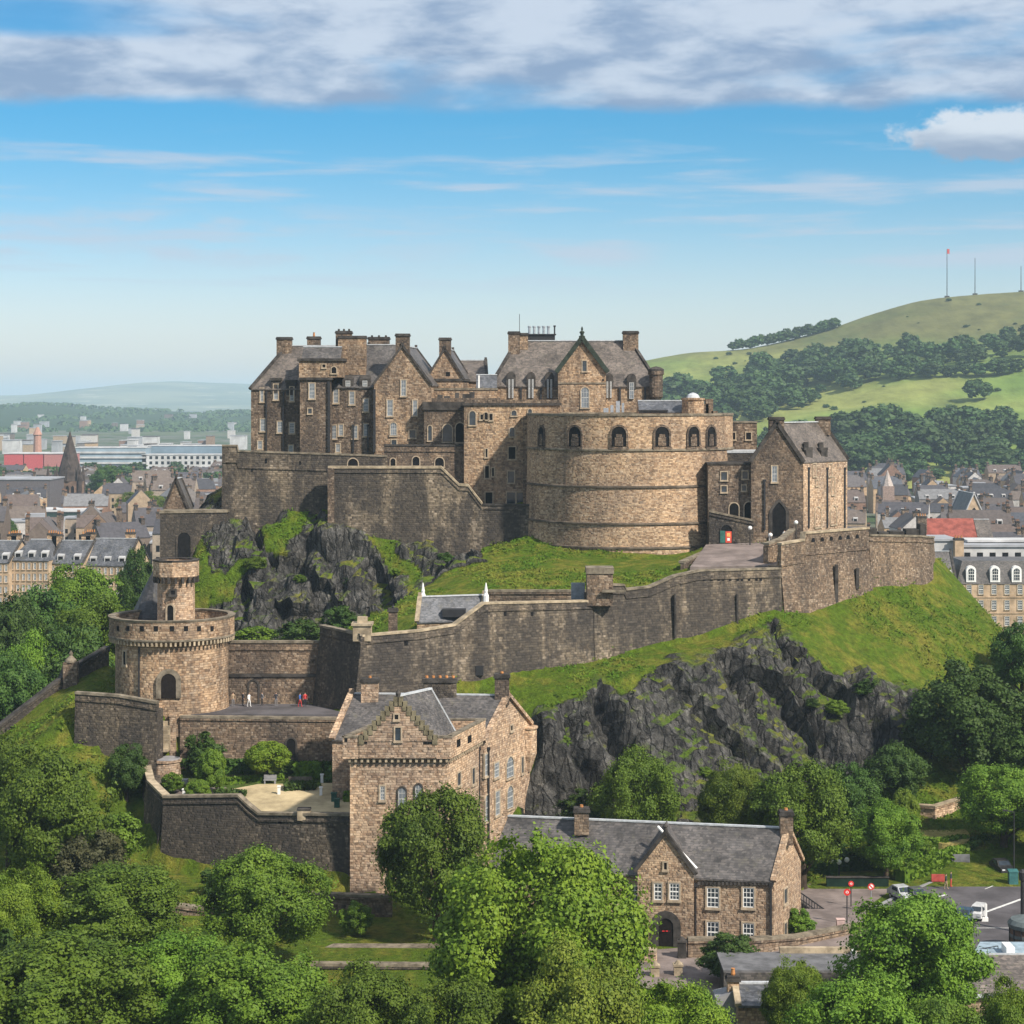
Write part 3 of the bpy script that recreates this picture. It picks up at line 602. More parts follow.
def pipe(parent, A, B, px, y0, y1, r=.11):
    a = onwall(A, B, px, y0, .15); b = Vector((a.x, a.y, Zp(y1, a.y))); m = MB(); m.bar(b, a, 2*r, 2*r); m.box(a.x-.2, a.x+.2, a.y-.15, a.y+.15, a.z-.25, a.z+.1); return m.build('drainpipe', BLACK, parent)
def V3(p, z): return Vector((p[0], p[1], z))
def mid(a, b): return ((a[0]+b[0])/2, (a[1]+b[1])/2)
def lerp2(a, b, t): return (a[0]+(b[0]-a[0])*t, a[1]+(b[1]-a[1])*t)
def chimney(parent, c, w_, d_, z0, z1, pots=2, mat=ST_PAL, potmat=POT, rz=0., poth=.7):
    m = MB(); cs, sn = math.cos(rz), math.sin(rz)
    def T(pts): return [(c[0]+x*cs-y*sn, c[1]+x*sn+y*cs) for x, y in pts]
    def rc(e): return T([(-w_/2-e, -d_/2-e), (w_/2+e, -d_/2-e), (w_/2+e, d_/2+e), (-w_/2-e, d_/2+e)])
    m.prism(rc(0), z0, z1-.45); m.prism(rc(.14), z1-.45, z1-.2, 1, True, True); m.prism(rc(.05), z1-.2, z1, 1)
    for i in range(pots):
        q = T([(-w_/2+w_*(i+.5)/pots, 0)])[0]; m.lathe(q[0], q[1], [(.17, z1), (.2, z1+.1), (.15, z1+poth*.8), (.19, z1+poth)], 8, 2)
    return m.build('chimney', [mat, TRIM, potmat], parent)
def house(root, a, b, c, d, z0, ze, rise, axis='x', wm=ST_PAL, rm=SLATE, ov=.35, inset=0., coping=TRIM, ridge=LEAD, cop_w=.55, cop_h=.35, gh=0.):
    """walls and roof on the footprint a,b (front), c,d (back); ridge parallel to the front ('x') or across it ('y')"""
    pts = [a, b, c, d]; zr = ze+rise; w_ = MB(); w_.prism(pts, z0, ze, 0, True)
    if axis == 'x': g1, g2 = (d, a), (b, c); e1, e2 = (a, b), (c, d)
    else: g1, g2 = (a, b), (c, d); e1, e2 = (b, c), (d, a)
    r1, r2 = mid(*g1), mid(*g2)
    if inset: r1, r2 = lerp2(r1, r2, inset), lerp2(r2, r1, inset)
    if not inset:
        for g, r in ((g1, r1), (g2, r2)): w_.add([V3(g[0], ze), V3(g[1], ze), V3(r, zr)], [(0, 1, 2)])
    wall = w_.build('wall', wm, root)
    R1, R2 = V3(r1, zr), V3(r2, zr); m = MB(); th = .18
    def slab(q0, q1, R0, Rr):
        # q0,q1 eave ends; outwards overhang along the slope
        q0 = V3(q0, ze); q1 = V3(q1, ze); s0 = (q0-R0).normalized()*ov; s1 = (q1-Rr).normalized()*ov
        up = Vector((0, 0, th)); lo = Vector((0, 0, .03)); A = [R0+lo, q0+s0+lo, q1+s1+lo, Rr+lo]; Bp = [p_+up for p_ in A]
        m.add(A+Bp, [(3, 2, 1, 0), (4, 5, 6, 7), (0, 1, 5, 4), (1, 2, 6, 5), (2, 3, 7, 6), (3, 0, 4, 7)])
    if axis == 'x': slab(a, b, R1, R2); slab(d, c, R1, R2)
    else: slab(b, c, R1, R2); slab(a, d, R1, R2)
    if inset:
        for g, r in ((g1, R1), (g2, R2)):
            q0, q1 = V3(g[0], ze), V3(g[1], ze); s0 = (q0-r).normalized()*ov; s1 = (q1-r).normalized()*ov; up = Vector((0, 0, th+.03)); m.add([r+up, q0+s0+up, q1+s1+up], [(0, 1, 2)])
    if ridge: m.bar(R1+Vector((0, 0, th+.05)), R2+Vector((0, 0, th+.05)), .45, .16, 1)
    roof = m.build('roof', [rm, ridge or LEAD], root)
    if coping:
        for g, r in ((g1, R1), (g2, R2)):
            k = MB()
            for q in g:
                q3 = V3(q, ze); s = (q3-r).normalized(); k.bar(q3+s*ov+Vector((0, 0, .25+gh)), r+Vector((0, 0, .28+gh)), cop_w, cop_h+gh)
            if not inset: k.box(r.x-cop_w*.4, r.x+cop_w*.4, r.y-cop_w*.4, r.y+cop_w*.4, zr+.2, zr+.75)
            k.build('gable_coping', coping, root)
    return wall, roof, R1, R2
def curtain(name, label, pts, th=2.2, par=1.2, wm=ST_WALL, group=None, batter=.6, deep=3., cope=COPE, cat='castle wall', merl=None, cope_h=.28, closed=False):
    """a rampart along pts = (pixel column, row of its top, distance, row of its foot): battered face, walk, parapet and coping"""
    tp = [P(a, b, d) for a, b, d, _ in pts]; zb = [Zp(f_, d)-deep for _, _, d, f_ in pts]; n = len(tp); nr = []
    for i in range(n):
        acc = Vector((0, 0)); 
        for j in (i-1, i):
            if 0 <= j < n-1:
                dv_ = (tp[j+1].xy-tp[j].xy).normalized(); acc += Vector((dv_.y, -dv_.x))
        acc.normalize(); d0 = (tp[min(i+1, n-1)].xy-tp[min(i, n-2)].xy).normalized(); cs = max(.5, acc.dot(Vector((d0.y, -d0.x)))); nr.append(acc/cs)
    root = thing(name, label, cat, (tp[n//2].x, tp[n//2].y, min(zb)), group)
    m = MB(); vv = []
    for i in range(n):
        q, u = tp[i], nr[i]
        def at_(o_, z): return (q.x+u.x*o_, q.y+u.y*o_, z)
        hh = (q.z-zb[i]); vv += [at_(batter*hh/10., zb[i]), at_(0, q.z-par-.05), at_(.14, q.z-par), at_(.14, q.z-par+.22), at_(.02, q.z-par+.26), at_(.02, q.z), at_(-.65, q.z), at_(-.65, q.z-par), at_(-th, q.z-par), at_(-th, zb[i])]
    k = 10; ff = []
    for i in range(n-1):
        for j in range(k-1): ff.append((i*k+j, (i+1)*k+j, (i+1)*k+j+1, i*k+j+1))
    ff += [tuple(range(k)), tuple((n-1)*k+j for j in range(k-1, -1, -1))]
    m.add(vv, ff); m.build('wall_face', wm, root)
    c = MB(); vv = []
    for i in range(n):
        q, u = tp[i], nr[i]
        for o_, z in ((.14, q.z+.004), (.14, q.z+cope_h), (-.78, q.z+cope_h), (-.78, q.z+.004)): vv.append((q.x+u.x*o_, q.y+u.y*o_, z))
    c.add(vv, [(i*4+j, (i+1)*4+j, (i+1)*4+(j+1) % 4, i*4+(j+1) % 4) for i in range(n-1) for j in range(4)]+[(0, 1, 2, 3), (4*n-1, 4*n-2, 4*n-3, 4*n-4)])
    c.build('coping', cope, root)
    return root, [p_.xy for p_ in tp], nr
def seg(pts2, i): return (tuple(pts2[i]), tuple(pts2[i+1]))
def loops(root, A, B, items, style='void', sur=None):
    for px, py, w_, h_ in items: win(root, A, B, px, py, w_, h_, style, None, 'gun_loop', sur)
def tower_box(root, px0, px1, D, dep, z0, z1, wm, par=0., name='wall'):
    a, b = q2(px0, D), q2(px1, D); c, d = (b[0], b[1]+dep), (a[0], a[1]+dep); m = MB(); m.prism([a, b, c, d], z0, z1); o = m.build(name, wm, root); return a, b, c, d, o
def band(root, pts, z0, z1, e, mat=TRIM, name='string_course'):
    c = Vector((sum(p_[0] for p_ in pts)/len(pts), sum(p_[1] for p_ in pts)/len(pts))); m = MB()
    pp_ = []
    n = len(pts)
    for i in range(n):
        p0, p1, p2_ = Vector(pts[i-1]), Vector(pts[i]), Vector(pts[(i+1) % n]); u = ((p1-p0).normalized()-(p2_-p1).normalized())
        v = Vector(p1)+(u.normalized()*e*1.4 if u.length > 1e-3 else (p1-c).normalized()*e); pp_.append((v.x, v.y))
    m.prism(pp_, z0, z1, 0, True, True); return m.build(name, mat, root)
BANDC = plain('weathered_course', (.105, .085, .066), .95, .1, .5, .6)
# ================================================================ the castle on top of the rock
# --- palace, west range
t_ = thing('palace_range', 'brown stone palace wing with steep slate roof at the far left of the castle top', 'castle building', (X(290, 336), 336, 43))
a, b, d, c = q2(251, 332), q2(334, 331), q2(322, 346), q2(402, 346)
ze = Zp(389, 332); house(t_, a, b, c, d, 40, ze, Zp(347, 339)-ze, 'x', ST_PAL, SLATE_N)
chimney(t_, q2(284.5, 338.5), 2.5, 1.8, Zp(356, 338), Zp(337, 338), 0); chimney(t_, q2(314, 340), 2.2, 1.6, Zp(350, 340), Zp(336.5, 340), 1)
for px, py, w_, h_ in ((262, 395, 3, 13), (276, 392, 4, 15), (292, 394, 3.4, 14), (263, 425, 4.6, 12), (280, 427, 5, 11), (292, 428, 4.5, 10), (260, 445, 4, 8), (291, 449, 4, 7)): win(t_, a, b, px, py, w_, h_, 'blind', None)
win(t_, a, b, 303.5, 446, 5, 13, 'void', 'r', 'doorway')
for px in (266.5, 283.5, 301.5): pipe(t_, a, b, px, 392, 452)
for px, py in ((275.5, 386), (291, 388)):                      # wallhead dormers
    q = onwall(a, b, px, py); m = MB(); m.box(q.x-.75, q.x+.75, q.y-.1, q.y+2.2, q.z-1.2, q.z+.9); m.prism([(q.x-.95, q.y-.3), (q.x+.95, q.y-.3), (q.x+.95, q.y+2.6), (q.x-.95, q.y+2.6)], q.z+.9, q.z+1.35); m.build('dormer', TRIM, t_)
# stair tower
t_ = thing('stair_tower', 'square stair tower with corbelled cap house between the two left palace wings', 'castle building', (X(318, 331), 331, 43))
a, b, c, d, _ = tower_box(t_, 300, 331, 328.5, 6, 40, Zp(379, 328.5), ST_PAL)
band(t_, [a, b, c, d], Zp(380, 328.5), Zp(377.5, 328.5), .3)
a2, b2, c2, d2, _ = tower_box(t_, 299, 343, 328.2, 6.5, Zp(377.5, 328), Zp(360, 328), ST_TAN, 0, 'cap_house')
band(t_, [a2, b2, c2, d2], Zp(361, 328), Zp(358.5, 328), .3)
a3, b3 = q2(302, 329.5), q2(341, 329.5); house(t_, a3, b3, (b3[0], b3[1]+4), (a3[0], a3[1]+4), Zp(362, 328), Zp(358, 328), 1.7, 'x', ST_PAL, SLATE, .3, coping=None)
win(t_, a, b, 312, 391, 5.5, 15, 'blind'); win(t_, a, b, 310, 411, 3.5, 5, 'lat'); win(t_, a2, b2, 334, 370, 5, 6, 'void', 'r'); win(t_, a2, b2, 324, 366, 3, 3, 'void'); pipe(t_, a, b, 329, 382, 452, .2)
chimney(t_, q2(344, 335), 2.6, 2.2, Zp(375, 335), Zp(331, 335), 3, ST_PAL, TRIM, 0, .35)
chimney(t_, q2(352.5, 333.5), 4.6, 2.2, Zp(375, 334), Zp(336, 334), 0, ST_TAN)
# --- middle range
t_ = thing('palace_range', 'slate roofed palace wing joining the stair tower to the tan gabled front', 'castle building', (X(355, 336), 336, 43))
a, b, d, c = q2(331, 331), q2(376, 330.4), q2(382, 345), q2(424, 345)
ze = Zp(387, 331); house(t_, a, b, c, d, 40, ze, Zp(346, 338)-ze, 'x', ST_PAL, SLATE, coping=None)
for px, py, w_, h_ in ((336, 396, 4.5, 14), (352, 398, 5, 13), (366, 405, 5, 13), (334, 432, 5, 13), (341, 430, 4, 11), (355, 432, 5, 13), (366, 430, 4, 12), (338, 448, 4, 8)): win(t_, a, b, px, py, w_, h_, 'blind')
for px in (353.5, 368): pipe(t_, a, b, px, 425, 452, .12)
for px in (348, 365):
    q = onwall(a, b, px, 383); m = MB(); m.prism([(q.x-.9, q.y-.15), (q.x+.9, q.y-.15), (q.x+.9, q.y+2), (q.x-.9, q.y+2)], q.z-1., [q.z+.7, q.z+.7, q.z+1.4, q.z+1.4]); o_ = m.build('dormer', TRIM, t_); window_at(o_, q.x, q.y-.16, q.z-.1, 0, .8, 1., 'blind', None, 'pane', None)
chimney(t_, q2(379, 344), 3.6, 1.8, Zp(350, 344), Zp(337, 344), 3, ST_PAL, TRIM, 0, .3)
# --- tan gable
t_ = thing('gabled_tower', 'tall tan stone gable with chimney at its tip and narrow pale windows', 'castle building', (X(402, 330), 330, 43))
a, b = q2(374, 329), q2(431, 329); c, d = (b[0]+1.5, 344), (a[0]+1.5, 344); ze = Zp(385, 329)
house(t_, a, b, c, d, 40, ze, Zp(347, 329)-ze, 'y', ST_TAN, SLATE, .3)
chimney(t_, (mid(a, b)[0], 329.8), 2.3, 1.5, Zp(353, 329), Zp(333.5, 329), 0, ST_PAL)
for px, py, w_, h_ in ((403.5, 388, 5, 16), (390, 408, 5.5, 16), (415, 408, 4, 15)): win(t_, a, b, px, py, w_, h_, 'blind')
win(t_, a, b, 393.5, 429, 6, 13, 'blind', 'r'); win(t_, a, b, 412.5, 434, 6, 7, 'lat'); win(t_, a, b, 394, 443, 5, 6, 'lat'); pipe(t_, a, b, 374.5, 390, 452, .2)
# --- second gable and the low ranges behind
t_ = thing('gabled_tower', 'small tan stone gable with chimney set back behind the tall tan gable', 'castle building', (X(445, 340), 340, 43))
a, b = q2(427, 337), q2(463, 337); c, d = (b[0]+1, 348), (a[0]+1, 348); ze = Zp(379, 337)
house(t_, a, b, c, d, 43, ze, Zp(350, 337)-ze, 'y', ST_TAN, SLATE, .3); chimney(t_, (mid(a, b)[0], 337.8), 2., 1.5, Zp(358, 337), Zp(337.5, 337), 0); band(t_, [a, b, c, d], Zp(381, 337), Zp(378.5, 337), .2); win(t_, a, b, 448, 374, 4, 4, 'void', None, 'window', None)
t_ = thing('slate_range', 'low brown roofed range between the small tan gable and the great hall', 'castle building', (X(470, 350), 350, 43))
a, b = q2(455, 346), q2(487, 346); c, d = (b[0]-.6, 357), (a[0]-.6, 357); ze = Zp(381, 346); house(t_, a, b, c, d, 43, ze, Zp(361.5, 351)-ze, 'x', ST_TAN, SLATE_N)
t_ = thing('slate_range', 'small grey slate lean-to beside a white pole left of the great hall', 'castle building', (X(487, 337), 337, 43))
a, b = q2(476, 335), q2(497, 335); c, d = (b[0], 341), (a[0], 341); ze = Zp(391, 335); house(t_, a, b, c, d, 43, ze, Zp(376, 338)-ze, 'x', ST_PAL, SLATE_B, coping=None); m = MB(); q = P(479, 391, 334.6); m.bar(q, q+Vector((0, 0, 2.6)), .25, .25); m.build('white_pole', WHITE, t_)
t_ = thing('parapet_range', 'flat topped stone range with clutter under the small tan gable', 'castle building', (X(450, 333), 333, 43))
a, b, c, d, _ = tower_box(t_, 432, 497, 332.5, 6, 42, Zp(390, 332.5), ST_TAN); band(t_, [a, b, c, d], Zp(390, 332), Zp(388, 332), .15, COPE)
m = MB()
for px, w_, h_ in ((440, 5, 5), (447, 6, 4), (457, 4, 7), (466, 7, 6), (472, 5, 8)): q = P(px, 400, 330.5); m.box(q.x-w_/12, q.x+w_/12, q.y-.5, q.y+.5, q.z-1, q.z+h_/6)
m.build('roof_vents', TRIM, t_); a4, b4, *_r = tower_box(t_, 430, 500, 329.6, 2.7, 42, Zp(398, 329.6), ST_PAL, 0, 'lower_stage')
t_ = thing('arcade_range', 'low stone range with round arched windows under a dark parapet', 'castle building', (X(450, 328), 328, 42))
a, b, c, d, _ = tower_box(t_, 424, 467, 326.5, 3, 40, Zp(403, 326.5), ST_PAL); band(t_, [a, b, c, d], Zp(410, 326.5), Zp(402, 326.5), .25)
for px, py, w_, h_ in ((430, 433, 3.5, 15), (447.5, 433, 9, 17), (460, 432.5, 8.5, 19)): win(t_, a, b, px, py, w_, h_, 'void' if px > 455 else 'lat', 'r')
# --- great hall
t_ = thing('great_hall', 'great hall with long slate roof, hooded dormers, central gable and steel flues', 'castle building', (X(575, 342), 342, 43))
a, b = q2(491, 338), q2(659, 338); c, d = (b[0], 352), (a[0], 352); ze = Zp(386, 338)
house(t_, a, b, c, d, 43, ze, Zp(342, 345)-ze, 'x', ST_TAN, SLATE_N, .35, .155, TRIM)
chimney(t_, q2(514, 344), 2.0, 2.4, Zp(365, 344), Zp(331.5, 344), 0); chimney(t_, q2(523, 344.5), 1.7, 2., Zp(350, 344), Zp(333, 344), 0, ST_TAN)
m = MB(); q = P(541, 341, 346); m.box(q.x-2.4, q.x+2.4, q.y-1, q.y+1, q.z-1, q.z+1.); m.box(q.x-2.6, q.x+2.6, q.y-1.2, q.y+1.2, q.z+1., q.z+1.2, 0)
for i in range(5): m.lathe(q.x-2.+i*.82, q.y, [(.22, q.z+1.2), (.22, q.z+2.3), (.3, q.z+2.35), (.3, q.z+2.6)], 10, 1)
m.lathe(q.x+2.35, q.y, [(.13, q.z+1.2), (.13, q.z+2.4), (.22, q.z+2.45), (.22, q.z+2.7)], 8, 0); m.build('flue_stack', [BLACK, STEEL], t_)
chimney(t_, q2(630.5, 344.5), 2.6, 2.2, Zp(358, 344), Zp(331, 344), 0)
m = MB(); q = P(519.5, 332, 344); m.bar(q, q+Vector((0, 0, 3.1)), .09, .09); m.build('aerial', BLACK, t_)
ag, bg_ = q2(558, 335.5), q2(606, 335.5); cg, dg = (bg_[0], 345), (ag[0], 345); zg = Zp(371, 335.5); r1 = mid(ag, bg_); zt_ = Zp(339, 335.5)
m = MB(); m.prism([ag, bg_, cg, dg], 43, zg); m.add([V3(ag, zg), V3(bg_, zg), V3(r1, zt_)], [(0, 1, 2)]); m.build('gable', ST_TAN, t_)
m = MB(); r2 = mid(cg, dg); up = Vector((0, 0, .2))
for e0, e1 in ((ag, dg), (bg_, cg)): m.add([V3(e0, zg)+up, V3(r1, zt_)+up, V3(r2, zt_)+up, V3(e1, zg)+up], [(0, 1, 2, 3)])
m.build('gable_roof', SLATE_N, t_); m = MB()
for e in (ag, bg_): s = (V3(e, zg)-V3(r1, zt_)); m.bar(V3(e, zg)+s*.08+Vector((0, -.1, .2)), V3(r1, zt_)+Vector((0, -.1, .25)), .8, .75)
q = V3(r1, zt_); m.lathe(q.x, q.y-.1, [(.55, q.z-.2), (.5, q.z+.5), (.25, q.z+.6), (.3, q.z+.9), (.45, q.z+1.1), (.3, q.z+1.3), (.12, q.z+1.4), (.2, q.z+1.7), (.05, q.z+2.1)], 8); m.build('gable_coping', plain('mossy_stone', (.035, .045, .035), .95, .1, .4, 1), t_)
win(t_, ag, bg_, 584.5, 366, 4, 10, 'lat'); win(t_, ag, bg_, 585, 397.5, 7.5, 20, 'blind', 'r'); pp2 = [(ag[0]+.01, ag[1]), bg_, cg, dg]; m = MB(); m.box(ag[0], bg_[0], ag[1]-.12, ag[1]+.05, Zp(384, 335.5), Zp(382.4, 335.5)); m.build('string_course', COPE, t_)
win(t_, ag, bg_, 618 if False else 603, 380, .1, .1, 'void', None, 'vent', None)
for px, py, w_ in ((511, 381, 9.5), (531, 381, 9), (549.5, 381, 9), (609, 382, 8.5), (631.5, 383, 9.5)):
    q = onwall(a, b, px, py); r_d = w_*338/F/2; m = MB(); yb = q.y+3.4; n = 8
    arc = [(q.x+r_d*math.cos(math.pi*i/n), q.z+.6+r_d*1.25*math.sin(math.pi*i/n)) for i in range(n+1)]; arc = [(q.x+r_d, q.z-1.)]+arc+[(q.x-r_d, q.z-1.)]
    k = len(arc); m.add([(x_, q.y-.25, z_) for x_, z_ in arc]+[(x_, yb, z_) for x_, z_ in arc], [tuple(range(k))]+[(i, i+1, k+i+1, k+i) for i in range(k-1)]); o_ = m.build('dormer', TRIM, t_)
    for s_ in ((-.22, .22) if px != 631.5 else (0,)): window_at(o_, q.x+s_*1.3, q.y-.26, q.z-1.3, 0, .35 if px != 631.5 else .8, 3.2 if px < 600 else 2.8, 'blind', None, 'light', None)
for px in (521, 541, 558, 620, 645): pipe(t_, a, b, px, 388, 405, .14)
m = MB()
for px, w_, h_ in ((612, 3, 10), (618, 4, 14), (623, 2.4, 12), (606, 5, 7)): q = P(px, 415, 333); m.box(q.x-w_/12, q.x+w_/12, q.y, q.y+.6, q.z-1, q.z+h_/6)
m.build('rooftop_ducts', STEEL, t_)
tb = thing('bartizan', 'small round bartizan clinging to the right end of the great hall', 'turret', (X(655, 337), 337, 55)); q = P(656, 400, 337.4); m = MB(); m.lathe(q.x, q.y, [(.3, q.z-.6), (1.15, q.z+.5), (1.15, q.z+4.2), (1.35, q.z+4.3), (1.35, q.z+4.9), (.9, q.z+5.)], 14); m.build('wall', ST_PAL, tb)
m = MB(); m.lathe(q.x, q.y, [(1.36, q.z+4.9), (1.36, q.z+5.2), (.8, q.z+5.5), (0, q.z+5.7)], 14); m.build('cap', TRIM, tb)
# --- middle tower, left of the battery
t_ = thing('square_tower', 'tall plain stone tower with scattered small windows left of the round battery', 'castle tower', (X(495, 322), 322, 33))
a, b, c, d, _ = tower_box(t_, 464, 560, 320, 9, 24, Zp(404, 320), ST_TAN); band(t_, [a, b, c, d], Zp(405.5, 320), Zp(403, 320), .25)
m = MB(); m.prism([(a[0]+.1, a[1]+.1), (b[0]-.1, b[1]+.1), (b[0]-.1, b[1]+.8), (a[0]+.1, a[1]+.8)], Zp(403, 320)-.01, Zp(399.5, 320)); m.build('parapet', ST_PAL, t_)
for px, py, w_, h_, s_, ar in ((472.5, 418, 6, 14, 'lat', 'r'), (486, 416, 4, 7, 'void', 'r'), (482, 417, 3, 5, 'void', None), (491, 417, 3, 6, 'void', None), (486.5, 453, 2, 8, 'void', None), (487, 472, 4, 12, 'void', None), (493, 472, 2, 8, 'void', None), (514, 413, 5, 5, 'lat', 'r'), (530, 411, 4, 4, 'lat', 'r'), (512, 432, 5, 9, 'lat', 'r'), (512, 453, 7, 12, 'void', None), (511, 477, 6, 11, 'lat', None), (489, 498, 7, 11, 'void', None), (511, 498, 8, 11, 'lat', None), (520, 498, 6, 11, 'lat', None)): win(t_, a, b, px, py, w_, h_, s_, ar)
m = MB(); a5, b5 = q2(483, 319.6), q2(563, 319.6)
t2 = thing('stair_annex', 'dark narrow stone annex wedged between the square tower and the round battery', 'castle building', (X(520, 318), 318, 33)); tower_box(t2, 523, 540, 316.8, 3, 24, Zp(416, 317), ST_PAL)
# --- terrace walls below the palace
wr, w2, _n = curtain('terrace_wall', 'brown terrace wall with three small arched openings below the tan gable', [(384, 446, 321.5, 475), (468, 446.5, 321.5, 490), (479, 449.5, 321.5, 535)], 2.4, .9, ST_PAL, None, .1, 3, TRIM)
for px, py, w_, h_ in ((393, 462.5, 5, 8), (416, 461, 7, 9), (439.5, 462, 9, 9)): win(wr, *seg(w2, 0), px, py, w_, h_, 'void', 'r', 'archway')
wr, w2, _n = curtain('rampart', 'upper rampart with tan parapet band over dark stained stone at far left', [(222, 446.5, 319.6, 512), (237, 446.5, 319.4, 512), (238, 452, 319.4, 512), (330, 455, 318.6, 512), (387, 457, 318.4, 520)], 2.6, 2.6, ST_WALL, None, .25, 4)
win(wr, *seg(w2, 3), 353, 463, 10, 9, 'void', 'r', 'archway'); loops(wr, *seg(w2, 2), [(252, 470, 1.6, 4), (266, 461, 2.4, 5), (300, 463, 2., 4)])
wr, w2, _n = curtain('rampart', 'upper rampart with pale coping stepping down to the right below the palace', [(328, 468.5, 314.6, 530), (441, 468.5, 313.6, 550), (459, 486, 313.4, 556), (468, 486.5, 313.4, 557), (482, 505, 313.2, 560)], 2.4, .7, ST_WALL, None, .25, 4, COPEL, cope_h=.4)
m = MB(); q = P(333, 468, 314.4); m.box(q.x-.8, q.x+.2, q.y-.4, q.y+2, q.z-14, q.z); m.build('buttress', ST_WALLT, wr)
wr, w2, _n = curtain('rampart', 'low rampart tying the stepped wall to the foot of the battery', [(481, 505.5, 313.4, 560), (530, 506, 312.6, 552)], 2.2, .6, ST_WALL, None, .2, 4, TRIM)
# --- half moon battery
HMX, HMY, HMR = X(630, 316), 316.4, 16.2
t_ = thing('round_battery', 'huge round drum battery of tan stone ringed by dark string courses', 'castle battery', (HMX, HMY, 31))
zs = [Zp(py, 300.2) for py in (416, 450, 487, 524, 548)]+[24.]; m = MB(); rs = [HMR, HMR, HMR+.12, HMR+.3, HMR+.45, HMR+.8]
prof = [(rs[5], zs[5]), (rs[4], zs[4]), (rs[3], zs[3]), (rs[2], zs[2]), (rs[1], zs[1]), (rs[0], zs[0]), (rs[0]-1.3, zs[0]), (rs[0]-1.3, zs[0]-1.5), (0, zs[0]-1.5)]
m.lathe(HMX, HMY, prof, 72); m.build('drum', ST_MOON, t_)
for i, py in enumerate((450, 487, 524, 548)):
    z = Zp(py, 300); m = MB(); r = rs[i+1]; m.lathe(HMX, HMY, [(r-.2, z-.22), (r+.22, z-.15), (r+.22, z+.08), (r-.2, z+.25)], 72, cap=False); m.build('string_course', BANDC if i else COPE, t_)
m = MB(); m.lathe(HMX, HMY, [(HMR+.15, zs[0]+.01), (HMR+.15, zs[0]+.35), (HMR-1.45, zs[0]+.35), (HMR-1.45, zs[0]+.01)], 72, cap=False); m.build('parapet_coping', COPE, t_)
for px, wd_ in ((541.5, 1.5), (575, 2.2), (619, 2.2), (662, 2.2), (693.5, 2.1), (711, 2.)):
    k = (px-512)/F; A_ = 1+k*k; B_ = -2*(k*HMX+HMY); C_ = HMX**2+HMY**2-HMR**2; y_ = (-B_-math.sqrt(max(0, B_*B_-4*A_*C_)))/2/A_; x_ = k*y_; an = math.atan2(y_-HMY, x_-HMX)
    o_ = window_at(t_, x_, y_, Zp(436.5, y_), an+math.pi/2, wd_, 3.0, 'void', 'r', 'embrasure', ST_PAL, .3)
    rz = an+math.pi/2; m = MB(); m.box(-wd_*.28, wd_*.28, -.12, .05, -1.4, -.1); m.prism([(-wd_*.2, -.16), (wd_*.2, -.16), (wd_*.2, 0), (-wd_*.2, 0)], -.1, .35); me_ = raw('rubble_infill', m, ST_PAL); link_mesh('infill', me_, o_, (x_, y_, Zp(436.5, y_)), 0)
# things on the battery platform
t_ = thing('guard_shed', 'low slate roofed shed with pale vents on top of the round battery', 'shed', (X(664, 320), 320, zs[0]-1.5))
a, b = q2(639, 318.5), q2(685, 318.5); c, d = (b[0], 325), (a[0], 325); z = Zp(412, 318); house(t_, a, b, c, d, zs[0]-1.6, z, 1.6, 'x', ST_TAN, SLATE_B, .4, coping=None)
m = MB(); m.box(a[0]-.2, X(668, 318), a[1]-.6, a[1]-.05, z+.1, z+.35); m.build('eave_board', BLACK, t_)
t_ = thing('guard_turret', 'squat tan stone turret with domed lead cap on top of the round battery', 'turret', (X(693, 318), 318, zs[0]-1.5))
q = P(693, 400, 318); m = MB(); m.lathe(q.x, q.y, [(1.8, zs[0]-1.5), (1.75, q.z-.1), (1.9, q.z), (1.9, q.z+.3), (1.2, q.z+.35)], 12); m.build('wall', ST_TAN, t_); m = MB(); m.lathe(q.x, q.y, [(1.1, q.z+.35), (.9, q.z+.8), (.4, q.z+1.1), (0, q.z+1.2)], 10, cap=False); m.build('cap', LEAD, t_)
t_ = thing('rooftop_block', 'dark broken stone stub beside the turret on the round battery', 'castle building', (X(708, 321), 321, zs[0]-1.5)); m = MB()
for px, w_, py in ((704, 8, 404), (709, 7, 399), (714, 6, 411)): q = P(px, py, 320.5); m.box(q.x-w_/12, q.x+w_/12, q.y-.8, q.y+1, zs[0]-1.5, q.z)
m.build('wall', ST_PAL, t_)
# --- ranges right of the battery
t_ = thing('upper_block', 'plain brown stone block with two small windows right of the round battery', 'castle building', (X(742, 322), 322, 33))
a, b, c, d, _ = tower_box(t_, 722, 757, 318.5, 8, 30, Zp(423, 318.5), ST_PAL); band(t_, [a, b, c, d], Zp(423, 318.5), Zp(421.5, 318.5), .12, COPE); win(t_, a, b, 732.7, 436, 5, 7, 'void'); win(t_, a, b, 748.5, 436, 5, 7, 'void')
t_ = thing('stepped_block', 'low stepped stone block with lead covered top below the plain upper block', 'castle building', (X(735, 311), 311, 33)); m = MB()
a, b, c, d, _ = tower_box(t_, 719, 762, 309.5, 6, 30, Zp(453, 309.5), ST_DARK); m.prism([(a[0]-.1, a[1]-.1), (b[0], b[1]-.1), (b[0], b[1]+6.1), (a[0]-.1, a[1]+6.1)], Zp(453, 309.5)+.005, Zp(450.5, 309.5)); m.build('lead_roof', LEAD, t_)
t_ = thing('guard_house', 'flat roofed brown stone guard house with two dark arches beside the castle gate', 'castle building', (X(733, 306), 306, 33))
a, b, c, d, _ = tower_box(t_, 708, 759, 301.6, 8, 29, Zp(464, 301.6), ST_PAL); band(t_, [a, b, c, d], Zp(464.5, 301.6), Zp(462.5, 301.6), .15)
